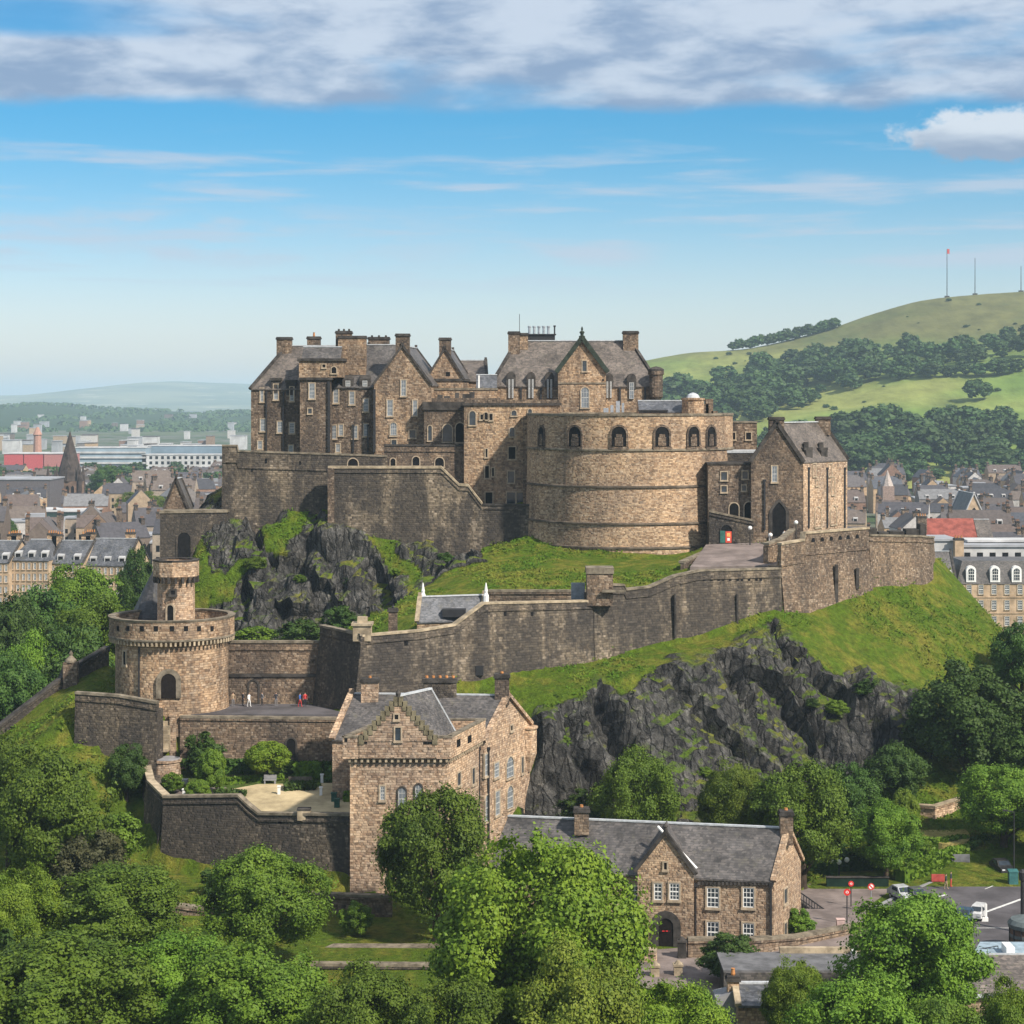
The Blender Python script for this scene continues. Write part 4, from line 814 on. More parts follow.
for px, py, w_, h_, s_, ar in ((724, 476, 6, 8, 'lat', None), (745, 475, 5, 7, 'lat', None), (724, 489, 5, 6, 'lat', None), (744, 488, 4, 5, 'lat', None), (734, 510, 9, 14, 'void', 'r'), (749, 511, 9.5, 18, 'void', 'r')): win(t_, a, b, px, py, w_, h_, s_, ar)
m = MB(); q = onwall(a, b, 759.2, 484, .1); m.ball(q, .3, 8); m.build('white_lamp', WHITE, t_)
wr, w2, _n = curtain('porch_wall', 'sloping porch wall with an arched green door and orange notice', [(709, 512, 299.3, 545), (753.5, 521.5, 299, 545)], 1.6, .5, ST_DARK, None, .0, 2, COPE)
o_ = win(wr, *seg(w2, 0), 726.5, 534, 11.5, 18, 'void', 'r', 'doorway', TRIM); q = onwall(*seg(w2, 0), 728.5, 536, .08); m = MB(); m.box(q.x-.45, q.x+.45, q.y-.05, q.y+.02, q.z-1., q.z+.7, 0); m.box(q.x-.25, q.x+.25, q.y-.09, q.y-.05, q.z-.1, q.z+.45, 1); m.box(q.x-1.25, q.x-.5, q.y-.05, q.y+.02, q.z-1., q.z+.8, 2); m.box(q.x-.2, q.x+.2, q.y-.09, q.y-.05, q.z-.7, q.z-.3, 3); m.build('notice_board', [plain('red_board', (.55, .08, .05)), plain('orange_notice', (.8, .38, .12)), plain('green_door', (.03, .12, .10)), WHITE], wr)
t_ = thing('gate_building', 'gabled gate building with pointed doorway, two chimneys and drainpipes', 'castle building', (X(790, 304), 304, 33))
a, b = q2(751, 300), q2(803, 300); c = q2(847, 312); d = (a[0]+c[0]-b[0], 312); ze = Zp(462, 300); house(t_, a, b, c, d, 29, ze, Zp(424, 300)-ze, 'y', ST_PAL, SLATE_N, .3, cop_w=.6, cop_h=.55)
m = MB(); m.add([V3(b, 29), V3(c, 29), V3(c, ze-.02), V3(b, ze-.02)], [(0, 1, 2, 3)]); o_ = m.build('side_wall', ST_KEEP, t_); o_.location += Vector((.04, -.03, 0))
chimney(t_, (mid(a, b)[0], 300.9), 2.2, 1.6, Zp(435, 300), Zp(417, 300), 0); chimney(t_, (mid(c, d)[0], 311.3), 2.2, 1.6, Zp(435, 311), Zp(416.5, 311), 0)
win(t_, a, b, 774.5, 474, 5.5, 16, 'blind'); win(t_, a, b, 779, 519, 13.5, 34, 'void', 'p', 'doorway', TRIM, .5)
for px, py, w_, h_, s_ in ((817.5, 517, 6, 20, 'lat'), (833, 515, 5.5, 18, 'lat'), (832.5, 486, 2.5, 17, 'lat'), (814, 470, 3, 12, 'lat'), (829.5, 470, 3, 12, 'lat'), (816.5, 483, 2, 5, 'void')): win(t_, b, c, px, py, w_, h_, s_, 'r' if h_ > 17.5 else None)
for px in (808, 826.5, 844): pipe(t_, b, c, px, 468, 528, .13)
for px in (811, 826):
    q = onwall(b, c, px, 462, .1); m = MB(); m.prism([(q.x-.9, q.y-.6), (q.x+.3, q.y+.9), (q.x-.8, q.y+1.6), (q.x-2., q.y+.1)], q.z-1.6, q.z+1.8); m.prism([(q.x-1.2, q.y-.8), (q.x+.4, q.y+1.1), (q.x-.8, q.y+1.8), (q.x-2.3, q.y+.1)], q.z+1.8, q.z+2.2); m.bar((q.x-.8, q.y+.4, q.z+2.2), (q.x-.8, q.y+.4, q.z+3.), .7, .7); m.build('wallhead_gablet', TRIM, t_)
pipe(t_, a, b, 764.5, 480, 530, .13)
# --- bastion below the gate building
wr, w2, _n = curtain('bastion_wall', 'battered tan bastion wall with a row of round gun ports under the gate building', [(781, 545, 276.6, 620), (804, 541, 279.4, 612), (805, 534, 279.6, 610), (869, 529, 292, 588)], 2.6, 3., ST_WALLT, None, .9, 4, COPEL)
for px in (813, 822, 831, 840, 848, 857): win(wr, *seg(w2, 2), px, 540-(px-812)*.08, 3.4, 4, 'void', 'r', 'gun_port', None)
for px, py, h_ in ((832, 583, 40), (853, 578, 22)): q = onwall(*seg(w2, 2), px, py, .75); m = MB(); m.box(q.x-.22, q.x+.22, q.y-.2, q.y+.3, q.z-h_/15, q.z+h_/15); m.build('drain_chute', TRIM, wr)
wr, w2, _n = curtain('bastion_wall', 'right hand end of the bastion, plain battered wall running out to the green slope', [(869, 536, 292.5, 588), (921, 537, 303, 583), (930, 538, 305.5, 583), (934, 538, 313, 583)], 2.4, .8, ST_WALLT, None, .9, 4, COPE)
t_ = thing('bastion_hut', 'low dark huts with flat roofs behind the right end of the bastion', 'hut', (X(895, 312), 312, 31)); m = MB()
for p0, p1, py in ((866, 876, 528), (878, 888, 532), (889, 903, 531), (905, 918, 529), (919, 925, 524)): m.box(X(p0, 311), X(p1, 311), 310, 313, 30, Zp(py, 311))
m.build('wall', [TRIM], t_)
# --- long lower wall climbing to the right
wr, w2, _n = curtain('curtain_wall', 'long curtain wall climbing the rock to the right of the corner turret', [(593, 585, 261.6, 662), (624, 586, 264, 655), (626, 590.5, 264.2, 654), (650, 588, 266, 650), (675, 577, 268, 645), (700, 571.5, 269.6, 640), (779, 569.5, 275.8, 620), (781, 569.5, 276.4, 620)], 2.2, 1.1, ST_WALL, None, .5, 4, COPE)
for i in range(10): win(wr, *seg(w2, 5), 704+i*6.3+(i % 3), 579, 2.2, 3.4, 'void', None, 'gun_loop', None)
m = MB()
for px in (674, 736): q = onwall(*seg(w2, 5), px, 610, .3); m.box(q.x-.12, q.x+.12, q.y-.3, q.y+.3, q.z-3.6, q.z+2.2)
m.build('drain_chute', TRIM, wr)
t_ = thing('corner_turret', 'square stone corner turret with flat cap on the lower curtain wall', 'turret', (X(601, 263), 263, 20)); a, b, c, d, _ = tower_box(t_, 587, 613, 260.9, 3.4, Zp(606, 260.9), Zp(571, 260.9), ST_WALLT); band(t_, [a, b, c, d], Zp(574, 260.6), Zp(568, 260.6), .12, COPE, 'cap'); m = MB(); q = P(606, 590, 260.4); m.box(q.x-.5, q.x+2.6, q.y-.2, q.y+.3, q.z-.3, q.z); m.build('ledge', COPE, t_)
m = MB(); q = P(578, 592, 264.5); m.box(q.x-.9, q.x+.9, q.y-.4, q.y+.4, q.z-1.5, q.z+1.2); tag(m.build('service_box', plain('grey_box', (.22, .25, .28))), 'grey metal cabinet standing behind the wall left of the corner turret', 'cabinet')
wr, w2, _n = curtain('curtain_wall', 'dark stained curtain wall between the corner bastion and the corner turret', [(361, 637, 245.2, 742), (419, 632, 248.6, 722), (455, 626, 251.6, 702), (484, 604.5, 253.6, 692), (593, 602, 261.4, 663)], 2.2, .9, ST_WALL, None, .5, 4, COPEL)
loops(wr, *seg(w2, 3), [(505, 614, 2.5, 4), (532, 614, 2.5, 4)]); loops(wr, *seg(w2, 0), [(406, 643, 4, 5)]); m = MB(); q = onwall(*seg(w2, 3), 478, 670, .4); m.box(q.x-.5, q.x+.5, q.y-.3, q.y+.3, q.z-.6, q.z+.6); m.build('iron_hatch', BLACK, wr)
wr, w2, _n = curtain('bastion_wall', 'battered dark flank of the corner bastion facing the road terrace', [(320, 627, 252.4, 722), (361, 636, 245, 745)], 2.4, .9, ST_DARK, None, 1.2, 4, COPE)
m = MB(); q = P(362, 628, 245.6); m.box(q.x-1.1, q.x+1.1, q.y-.3, q.y+1.9, q.z-1.6, q.z+.3); m.box(q.x-1.3, q.x+1.3, q.y-.5, q.y+2.1, q.z+.3, q.z+.6); m.box(q.x-.6, q.x+.6, q.y+.2, q.y+1.4, q.z+.6, q.z+1.3); m.build('corner_cap', COPEL, wr)
t_ = thing('wall_cottage', 'slate roofed cottage with white finials sunk behind the curtain wall', 'cottage', (X(450, 259), 259, 24)); a, b = q2(417, 256.4), q2(482, 259); c, d = (b[0]+.5, b[1]+5), (a[0]+.5, a[1]+5); ze = Zp(621, 257.5); house(t_, a, b, c, d, 20, ze, Zp(597.5, 260)-ze, 'x', ST_TAN, SLATE_B, .3, coping=COPEL)
for px, py in ((423, 598), (486, 598)): m = MB(); q = P(px, py, 260.4); m.lathe(q.x, q.y, [(.38, q.z-.8), (.36, q.z+.3), (.2, q.z+.7), (.24, q.z+.9), (.05, q.z+2.)], 8); m.build('finial', WHITE, t_)
m = MB(); q = P(458, 612, 257.8); m.box(q.x-2, q.x+1, q.y-.6, q.y+1, q.z-.6, q.z+.4); m.build('skylight', BLACK, t_)
t_ = thing('chimney_stub', 'short round stone chimney behind the curtain wall left of the slate cottage', 'chimney', (X(393, 254), 254, 24)); chimney(t_, q2(393, 254), 1.1, 1.1, 22, Zp(608, 254), 1, ST_PAL, BLACK, 0, .4)
wr, w2, _n = curtain('parapet_wall', 'low back parapet below the grass mound right of the slate cottage', [(488, 592, 268, 610), (586, 592, 268, 610)], .8, .3, ST_PAL, None, 0, 2, COPE, 'wall')
# --- ruined gate block to the left of the crag
t_ = thing('gate_block', 'dark stone block with a tall black archway and small gable on the far left', 'castle building', (X(190, 316), 316, 27))
a, b = q2(160, 315), q2(226, 317.5); c, d = (b[0]+.6, b[1]+5), (a[0], a[1]+5); m = MB(); m.prism([a, b, c, d], 20, Zp(512, 316)); m.build('wall', ST_DARK, t_); band(t_, [a, b, c, d], Zp(513, 316), Zp(510.5, 316), .15, COPE)
win(t_, a, b, 184, 546, 13, 27, 'void', 'r', 'archway', ST_DARK, .3)
a, b = q2(164, 320.2), q2(188, 320.2); house(t_, a, b, (b[0], 325), (a[0], 325), Zp(515, 320), Zp(509, 320), Zp(480, 320)-Zp(509, 320), 'y', ST_WALLT, SLATE, .2, cop_w=.5)
# ================================================================ lower works
# --- round tower with its turret
RX, RY, RR = X(170, 249), 250.5, 7.0
t_ = thing('round_tower', 'round battlemented tower with arched dark door and a slim turret rising from it', 'castle tower', (RX, RY, 17))
zt = Zp(623, 243); zc = Zp(641, 243.5); m = MB(); m.lathe(RX, RY, [(RR+.35, 14), (RR, 18.5), (RR, zc-.9), (RR+.75, zc), (RR+.75, zt), (RR+.1, zt), (RR+.1, zt-1.5), (0, zt-1.5)], 48); m.build('wall', ST_TAN, t_)
m = MB(); m.lathe(RX, RY, [(RR+.8, zt+.005), (RR+.9, zt+.25), (RR-.02, zt+.25), (RR+.02, zt+.005)], 48, cap=False); m.build('parapet_coping', COPE, t_)
m = MB()
for i in range(84):
    an = 2*math.pi*i/84; u = Vector((math.cos(an), math.sin(an), 0)); p0 = Vector((RX, RY, 0))+u*(RR+.62); m.bar(p0+Vector((0, 0, zc-.62)), p0+Vector((0, 0, zc-.1)), .24, .28, 0, u)
m.build('corbel_course', COPEL, t_); m = MB(); m.lathe(RX, RY, [(RR+.72, zc-.1), (RR+.86, zc-.05), (RR+.86, zc+.15), (RR+.7, zc+.2)], 48, cap=False); m.build('string_course', COPE, t_)
def on_round(cx, cy, r, px):
    k = (px-512)/F; A_ = 1+k*k; B_ = -2*(k*cx+cy); C_ = cx*cx+cy*cy-r*r; y_ = (-B_-math.sqrt(max(0, B_*B_-4*A_*C_)))/2/A_; x_ = k*y_; return x_, y_, math.atan2(y_-cy, x_-cx)+math.pi/2
def rwin(parent, cx, cy, r, px, py, w_, h_, style='void', arch=None, name='window', sur=DRESS, tk=.2):
    x_, y_, rz = on_round(cx, cy, r, px); return window_at(parent, x_, y_, Zp(py, y_), rz, w_, h_, style, arch, name, sur, tk)
rwin(t_, RX, RY, RR+.05, 168.5, 686, 1.75, 3.0, 'door', 'r', 'doorway', COPE, .6); rwin(t_, RX, RY, RR, 125, 658, .5, 1.6); pz = on_round(RX, RY, RR+.1, 139); m = MB(); m.bar((pz[0], pz[1], 17), (pz[0], pz[1], Zp(645, 243)), .2, .2); m.build('drainpipe', BLACK, t_)
for px in (118, 128, 142, 156, 172, 186, 199, 212): rwin(t_, RX, RY, RR+.75, px, 628.5, .5, .6, 'void', None, 'gun_loop', None)
TX, TY, TR = X(174, 247), 248.6, 2.35; tt = Zp(562, 246.5); tc = Zp(577, 246.5)
m = MB(); m.lathe(TX, TY, [(TR, zt-1.6), (TR-.05, tc-.6), (TR+.5, tc), (TR+.5, tt), (TR-.1, tt), (TR-.1, tt-.8), (0, tt-.8)], 10, 0, math.pi/10, 2*math.pi+math.pi/10); tur = m.build('turret', ST_KEEP, t_)
m = MB(); m.lathe(TX, TY, [(TR+.55, tt+.005), (TR+.6, tt+.2), (TR-.2, tt+.2), (TR-.15, tt+.005)], 10, 0, math.pi/10, 2*math.pi+math.pi/10, False); m.build('coping', TRIM, tur)
m = MB()
for i in range(20):
    an = 2*math.pi*(i+.5)/20; u = Vector((math.cos(an), math.sin(an), 0)); p0 = Vector((TX, TY, 0))+u*(TR+.3); m.bar(p0+Vector((0, 0, tc-.8)), p0+Vector((0, 0, tc-.05)), .3, .34, 0, u)
m.build('corbel_course', TRIM, tur); rwin(tur, TX, TY, TR, 170.5, 614, .85, 2.2, 'void', 'r'); rwin(tur, TX, TY, TR, 173, 592.5, .45, .5, 'void', None, 'window', TRIM)
t_ = thing('conical_roof', 'dark slate cone roof of a low turret behind the round tower', 'roof turret', (X(147, 258), 258, 17)); m = MB(); q = P(156, 560, 258); m.lathe(q.x, q.y, [(3., 14), (3., Zp(622, 258))], 12); m.build('wall', ST_DARK, t_); m = MB(); m.lathe(q.x, q.y, [(3.5, Zp(620, 258)), (1.7, Zp(590, 258)), (.05, Zp(566, 258))], 16, cap=False); m.build('roof', SLATE_D, t_)
# --- wall behind the road terrace
wr, w2, _n = curtain('terrace_wall', 'tall stone wall behind the road terrace with a dark arched recess', [(196, 655, 252.6, 717), (224, 655, 252.6, 717), (225, 643, 252.8, 717), (322, 643, 252.8, 717)], 2., .9, ST_WALLT, None, .1, 3, COPE)
win(wr, *seg(w2, 2), 253.5, 692, 9, 22, 'void', 'r', 'archway', TRIM, .25)
m = MB(); m.box(X(226, 252.4), X(319, 252.4), 252.55, 252.9, Zp(677, 252.5), Zp(674, 252.5)); m.build('string_course', TRIM, wr)
# --- road terrace and its retaining wall, garden
m = MB(); m.prism([q2(178, 244.2), q2(352, 244.2), q2(330, 251.8), q2(322, 252.6), q2(178, 252.6)], 15.8, 16.62); tag(m.build('terrace_road', ASPH), kind='structure')
wr, w2, _n = curtain('retaining_wall', 'stone retaining wall below the road terrace with one dark arch', [(180, 718, 243.2, 768), (352, 720, 243.2, 768)], 1.6, .25, ST_WALLT, None, .05, 3, COPE)
win(wr, *seg(w2, 0), 291, 748, 9, 19, 'void', 'r', 'archway', TRIM, .2)
def gzf(D): return 8.35+(D-224)*.078
def gq(px, py, z=None):
    D = 230.
    for _ in range(12): D = (H-(gzf(D) if z is None else z))*F/(py-HZ)
    return X(px, D), D
def slope_sheet(name, pts, mat, e): m = MB(); m.prism(pts, [gzf(p_[1])-.8 for p_ in pts], [gzf(p_[1])+e for p_ in pts]); return tag(m.build(name, mat), kind='structure')
slope_sheet('garden_ground', [q2(165, 226.3), q2(238, 223.8), q2(258, 222.8), q2(352, 218.8), q2(352, 243), q2(182, 243), q2(152, 240), q2(154, 232)], grassmat('garden_turf', (.06, .095, .02), (.13, .12, .05)), .06)
slope_sheet('gravel_court', [gq(226, 791), gq(258, 785), gq(350, 783.5), q2(352, 219.6), q2(262, 223.6), q2(250, 224.6)], GRAVEL, .11)
slope_sheet('garden_path', [gq(172, 789), gq(226, 788), gq(230, 793), gq(176, 796)], PAVE, .10)
def hedge(name, label, pts, w_, h_, mat=LEAF_D, cat='hedge', group=None, z='g', dens=26):
    m = MB(); r_ = random.Random(len(label)); P3 = [Vector((a, b, gzf(b)+.05 if z == 'g' else z)) for a, b in pts]
    for p0, p1 in zip(P3, P3[1:]):
        ln = (p1-p0).length; dr = (p1-p0)/ln; sd = Vector((dr.y, -dr.x, 0)); m.bar(p0+Vector((0, 0, h_*.45)), p1+Vector((0, 0, h_*.45)), w_*.8, h_*.85)
        for i in range(int(ln*(w_+2*h_)*dens)):
            a = r_.random()*ln; b = (r_.random()-.5)*w_; c = r_.random()*h_
            k = r_.random()
            if k < .45: b = math.copysign(w_/2, b)*(1+.15*r_.random())
            else: c = h_*(1+.08*r_.random())
            q = p0+dr*a+sd*b+Vector((0, 0, c)); s = .12+.1*r_.random(); u = Vector((r_.gauss(0, 1), r_.gauss(0, 1), r_.gauss(0, 1))).normalized(); v = u.orthogonal().normalized()*s; w2_ = u.cross(v).normalized()*s
            m.add([q-v-w2_, q+v-w2_, q+v+w2_, q-v+w2_], [(0, 1, 2, 3)])
    return tag(m.build(name, mat), label, cat, group)
hedge('hedge', 'long clipped hedge along the far edge of the sandy garden court', [gq(222, 785), gq(284, 780)], .7, .6, LEAF)
hedge('hedge', 'dark box hedge bed in the middle of the sandy garden court', [gq(284, 790), gq(316, 789)], 1.6, .7)
hedge('hedge', 'square clipped hedge at the right end of the garden beside white posts', [gq(326, 781), gq(341, 781)], 1.5, 1.6)
hedge('hedge', 'low hedge under the retaining wall left of the white posts', [gq(294, 779), gq(321, 779)], 1.2, 1.7, LEAF)
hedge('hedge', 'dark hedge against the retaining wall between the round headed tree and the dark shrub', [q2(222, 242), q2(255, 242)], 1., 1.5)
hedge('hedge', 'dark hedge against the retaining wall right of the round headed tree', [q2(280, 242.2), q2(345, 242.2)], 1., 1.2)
hedge('hedge', 'short hedge lining the left end of the sandy court behind the rampart', [gq(214, 796), gq(246, 797)], .6, .6)
hedge('hedge', 'narrow hedge strip along the right edge of the court beside the keep', [gq(344, 784), gq(348, 803)], .8, .9, LEAF)
for px, py, lb in ((322, 783, 'white garden post left of the square hedge'), (321, 796, 'white garden post on the sandy court near the box bed'), (343, 783, 'white garden post right of the square hedge'), (279, 795, 'short white marker at the left end of the box bed'), (184, 798, 'white stone block on the steps beside the cone shaped topiary')):
    x_, y_ = gq(px, py); z_ = gzf(y_); m = MB(); m.box(x_-.16, x_+.16, y_-.16, y_+.16, z_, z_+.95); m.box(x_-.22, x_+.22, y_-.22, y_+.22, z_+.95, z_+1.08); tag(m.build('garden_post', WHITE), lb, 'post')
for px, py, lb, w_ in ((270, 784, 'grey stone bench in front of the round garden tree', 1.5), (300, 786, 'long wooden garden bench behind the box hedge bed', 2.8)):
    x_, y_ = gq(px, py); z_ = gzf(y_); t_ = thing('garden_bench', lb, 'bench', (x_, y_, z_)); mt = PAVEG if w_ < 2 else COPE; m = MB(); m.box(x_-w_/2, x_+w_/2, y_-.25, y_+.25, z_+.44, z_+.54); m.build('seat', mt, t_); m = MB(); m.box(x_-w_/2, x_+w_/2, y_+.25, y_+.33, z_+.56, z_+1.05); m.build('backrest', mt, t_)
    for sx in (-w_/2+.15, w_/2-.15): m = MB(); m.box(x_+sx-.08, x_+sx+.08, y_-.22, y_+.3, z_, z_+.44); m.build('leg', mt, t_)
for px, py, lb in ((334, 802, 'green bin standing at the right end of the garden court'), (337, 808, 'green bin nearest the rampart at the right end of the court')):
    x_, y_ = gq(px, py); z_ = gzf(y_); m = MB(); m.prism([(x_-.3, y_-.3), (x_+.3, y_-.3), (x_+.3, y_+.3), (x_-.3, y_+.3)], z_, z_+1.); m.box(x_-.36, x_+.36, y_-.36, y_+.36, z_+1., z_+1.1); tag(m.build('garden_bin', plain('green_bin', (.02, .08, .06), .5)), lb, 'bin')
for i, (px, py, r_) in enumerate(((232, 783, .5), (247, 782, .45), (262, 779, .55), (290, 783, .5), (310, 782, .5), (318, 787, .4), (186, 790, .6), (206, 796, .55), (222, 792, .4), (177, 781, .7))):
    x_, y_ = gq(px, py); m = MB(); rr_ = random.Random(i)
    for k in range(70):
        u = Vector((rr_.gauss(0, 1), rr_.gauss(0, 1), abs(rr_.gauss(0, 1)))).normalized(); q = Vector((x_, y_, gzf(y_)+.1))+u*r_*(.8+.4*rr_.random()); v = u.orthogonal().normalized()*.16; w2_ = u.cross(v).normalized()*.16; m.add([q-v, q+w2_, q+v, q-w2_], [(0, 1, 2, 3)], 1 if rr_.random() < .12 else 0)
    tag(m.build('flowering_shrub', [LEAF, (plain('pink_petals', (.5, .16, .2)), plain('cream_petals', (.6, .52, .3)))[i % 2]]), 'small leafy bedding shrub beside the garden court hedges', 'shrub', 'bedding shrubs of the garden')
# garden bastion
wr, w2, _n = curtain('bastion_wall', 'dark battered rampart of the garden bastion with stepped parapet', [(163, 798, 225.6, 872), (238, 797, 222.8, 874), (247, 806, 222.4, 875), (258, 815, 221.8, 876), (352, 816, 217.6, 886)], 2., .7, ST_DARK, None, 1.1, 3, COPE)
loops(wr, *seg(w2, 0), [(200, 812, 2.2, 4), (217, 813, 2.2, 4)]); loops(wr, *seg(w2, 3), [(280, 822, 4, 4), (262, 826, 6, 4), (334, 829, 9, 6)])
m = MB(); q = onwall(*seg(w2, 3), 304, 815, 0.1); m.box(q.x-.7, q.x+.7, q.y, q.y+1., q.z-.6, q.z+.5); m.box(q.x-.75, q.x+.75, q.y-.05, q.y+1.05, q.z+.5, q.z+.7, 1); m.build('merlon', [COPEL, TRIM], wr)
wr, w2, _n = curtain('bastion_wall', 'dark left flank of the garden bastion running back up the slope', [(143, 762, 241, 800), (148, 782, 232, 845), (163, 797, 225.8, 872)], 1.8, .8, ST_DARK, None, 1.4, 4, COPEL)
wr, w2, _n = curtain('stair_wall', 'curving stepped parapet wall rising from the garden bastion towards the round tower', [(160, 697, 247, 712), (157, 722, 245.4, 742), (150, 741, 243.6, 760), (142, 758, 241.4, 785), (143, 764, 240.8, 800)], 1., .8, ST_WALLT, None, .1, 4, COPEL)
t_ = thing('stair_bay', 'small pale stone landing with round flat top inside the garden bastion', 'stair landing', (X(165, 239), 239, 10)); x_, y_ = X(166, 240), 240.; m = MB(); m.lathe(x_, y_, [(1.8, 8.5), (1.8, 11.6), (1.95, 11.7), (1.95, 11.95)], 16); m.build('wall', ST_KEEP, t_)
m = MB(); m.lathe(x_, y_, [(1.7, 11.96), (1.7, 12.02)], 16); m.build('paving', PAVEG, t_)
for i, (px, zt2) in enumerate(((158, 17.5), (173, 16.6))): m = MB(); q = q2(px, 243); m.box(q[0]-.35, q[0]+.35, q[1]-.35, q[1]+.35, 9.6, zt2); m.box(q[0]-.45, q[0]+.45, q[1]-.45, q[1]+.45, zt2, zt2+.2); m.build('pier', ST_KEEP, t_)
m = MB(); 
for i in range(7): m.box(X(160, 243), X(171, 243), 240.8+i*.35, 241.15+i*.35, 12.6, 13.0+i*.5)
m.build('steps', COPEL, t_); m = MB(); q = gq(181, 789); m.box(q[0]-.8, q[0]+.8, q[1]-.5, q[1]+.5, 8.4, 10.4); m.build('plinth', PAVEG, t_)
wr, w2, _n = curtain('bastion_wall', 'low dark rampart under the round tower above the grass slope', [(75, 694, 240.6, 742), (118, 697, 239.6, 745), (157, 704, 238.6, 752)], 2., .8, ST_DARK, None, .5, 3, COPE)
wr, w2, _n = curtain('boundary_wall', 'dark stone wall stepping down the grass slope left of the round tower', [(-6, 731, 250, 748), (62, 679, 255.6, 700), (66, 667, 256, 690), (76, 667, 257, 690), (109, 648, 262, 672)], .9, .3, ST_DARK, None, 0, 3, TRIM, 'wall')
t_ = thing('gate_pier', 'small stone pier with pointed cap on the stepped boundary wall', 'pier', (X(70, 255), 255, 18)); q = P(71, 662, 255.6); m = MB(); m.box(q.x-.9, q.x+.9, q.y-.6, q.y+.6, 15, q.z); m.build('shaft', ST_WALLT, t_); m = MB(); m.lathe(q.x, q.y, [(.8, q.z+.005), (.75, q.z+.25), (.2, q.z+.8), (.28, q.z+1.1), (0, q.z+1.5)], 8, cap=False); m.build('cap', COPE, t_)
wr, w2, _n = curtain('lawn_wall', 'low curving stone wall edging the lawn below the garden bastion', [(60, 888, 216, 905), (110, 899, 213, 915), (165, 905, 210.6, 930), (215, 912, 210.6, 940), (300, 914, 210.6, 945)], .7, .2, ST_WALLT, None, 0, 2, COPE, 'wall')
wr, w2, _n = curtain('lawn_wall', 'stone wall under the keep with a pale ledge along its top', [(302, 895, 211.4, 934), (352, 897, 211, 934), (392, 898, 211, 936)], .9, .2, ST_WALLT, None, 0, 2, COPE, 'wall')
wr, w2, _n = curtain('lawn_wall', 'low wall along the path between the lawns in front of the keep', [(300, 966, 193, 976), (430, 967, 193, 978)], 1.2, .2, ST_WALL, None, 0, 1, COPE, 'wall')
m = MB(); m.box(X(300, 201), X(440, 201), 200.5, 202, -.5, .12); tag(m.build('garden_path', COPE), kind='structure')
# --- the keep
KB = ST_KEEP
t_ = thing('tower_house', 'tan stone tower house with corbelled parapet, crowstepped gable and slate roofs', 'tower house', (X(440, 222), 222, 1))
a, b, c = q2(350, 216), q2(447, 216), q2(479, 227); d = (a[0]+c[0]-b[0], 227)
zk = Zp(757, 216); zp_ = Zp(737, 216); m = MB(); m.prism([a, b, c, d], -1, zk+.02); m.build('wall', KB, t_)
def grow(pts, e):
    out = []; n = len(pts)
    for i in range(n):
        p0, p1, p2_ = Vector(pts[i-1]), Vector(pts[i]), Vector(pts[(i+1) % n]); d0 = (p1-p0).normalized(); d1_ = (p2_-p1).normalized(); n0 = Vector((d0.y, -d0.x)); n1_ = Vector((d1_.y, -d1_.x)); v = (n0+n1_).normalized(); v = p1+v*(e/max(.4, v.dot(n0))); out.append((v.x, v.y))
    return out
o1, i1 = grow([a, b, c, d], .55), grow([a, b, c, d], .05)
m = MB(); n = 4
m.add([V3(p_, zk-.1) for p_ in o1]+[V3(p_, zp_) for p_ in o1]+[V3(p_, zp_) for p_ in i1]+[V3(p_, zk+.4) for p_ in i1]+[V3(p_, zk-.1) for p_ in i1], [f for i in range(4) for f in ((i, (i+1) % 4, 4+(i+1) % 4, 4+i), (4+i, 4+(i+1) % 4, 8+(i+1) % 4, 8+i), (8+i, 8+(i+1) % 4, 12+(i+1) % 4, 12+i), (16+i, 16+(i+1) % 4, (i+1) % 4, i))]+[(12, 13, 14, 15)])
m.build('parapet', KB, t_); m = MB()
for A_, B_ in ((a, b), (b, c)):
    A3, B3 = Vector(A_), Vector(B_); ln = (B3-A3).length; u = (B3-A3).normalized(); nv = Vector((u.y, -u.x)); k = int(ln/.62)
    for i in range(k+1): q = A3+u*(ln*i/k)+nv*.24; m.bar((q.x, q.y, zk-.5), (q.x, q.y, zk-.1), .26, .40, 0, (nv.x, nv.y, 0))
m.build('corbel_course', COPEL, t_)
m = MB()
for i in range(1, 4):
    e0, e1 = grow([a, b, c, d], .62), grow([a, b, c, d], 0.)
    m.add([V3(e0[i], zp_+.01), V3(e0[(i+1) % 4], zp_+.01), V3(e1[(i+1) % 4], zp_+.01), V3(e1[i], zp_+.01), V3(e0[i], zp_+.2), V3(e0[(i+1) % 4], zp_+.2), V3(e1[(i+1) % 4], zp_+.2), V3(e1[i], zp_+.2)], [(0, 1, 5, 4), (4, 5, 6, 7), (2, 3, 7, 6)])
for f0, f1 in ((-.06, .09), (.91, 1.06)): q0, q1 = lerp2(a, b, f0), lerp2(a, b, f1); m.box(q0[0], q1[0], a[1]-.62, a[1], zp_+.01, zp_+.2)
m.build('parapet_coping', COPE, t_)
ga, gb = lerp2(a, b, .10), lerp2(a, b, .90); gc, gd = lerp2(d, c, .9), lerp2(d, c, .10); zt3 = Zp(697, 216); mg = mid(ga, gb); mb2 = mid(gc, gd); zg = zk+1.8
m = MB(); m.prism([ga, gb, (gb[0]+1.7, gb[1]+4.6), (ga[0]+1.7, ga[1]+4.6)], zk, zg-.35); m.add([V3(ga, zg), V3(gb, zg), V3(mg, zt3)], [(0, 1, 2)]); o_ = m.build('gable', KB, t_); o_.location += Vector((0, -.62, 0))
m = MB(); up = Vector((0, -.4, .2)); bk = V3(mg, zt3)+Vector((3.3, 5., .2)); bR, bL = V3(gb, zg-.3)+Vector((1.9, 5.2, .2)), V3(ga, zg-.3)+Vector((1.9, 5.2, .2))
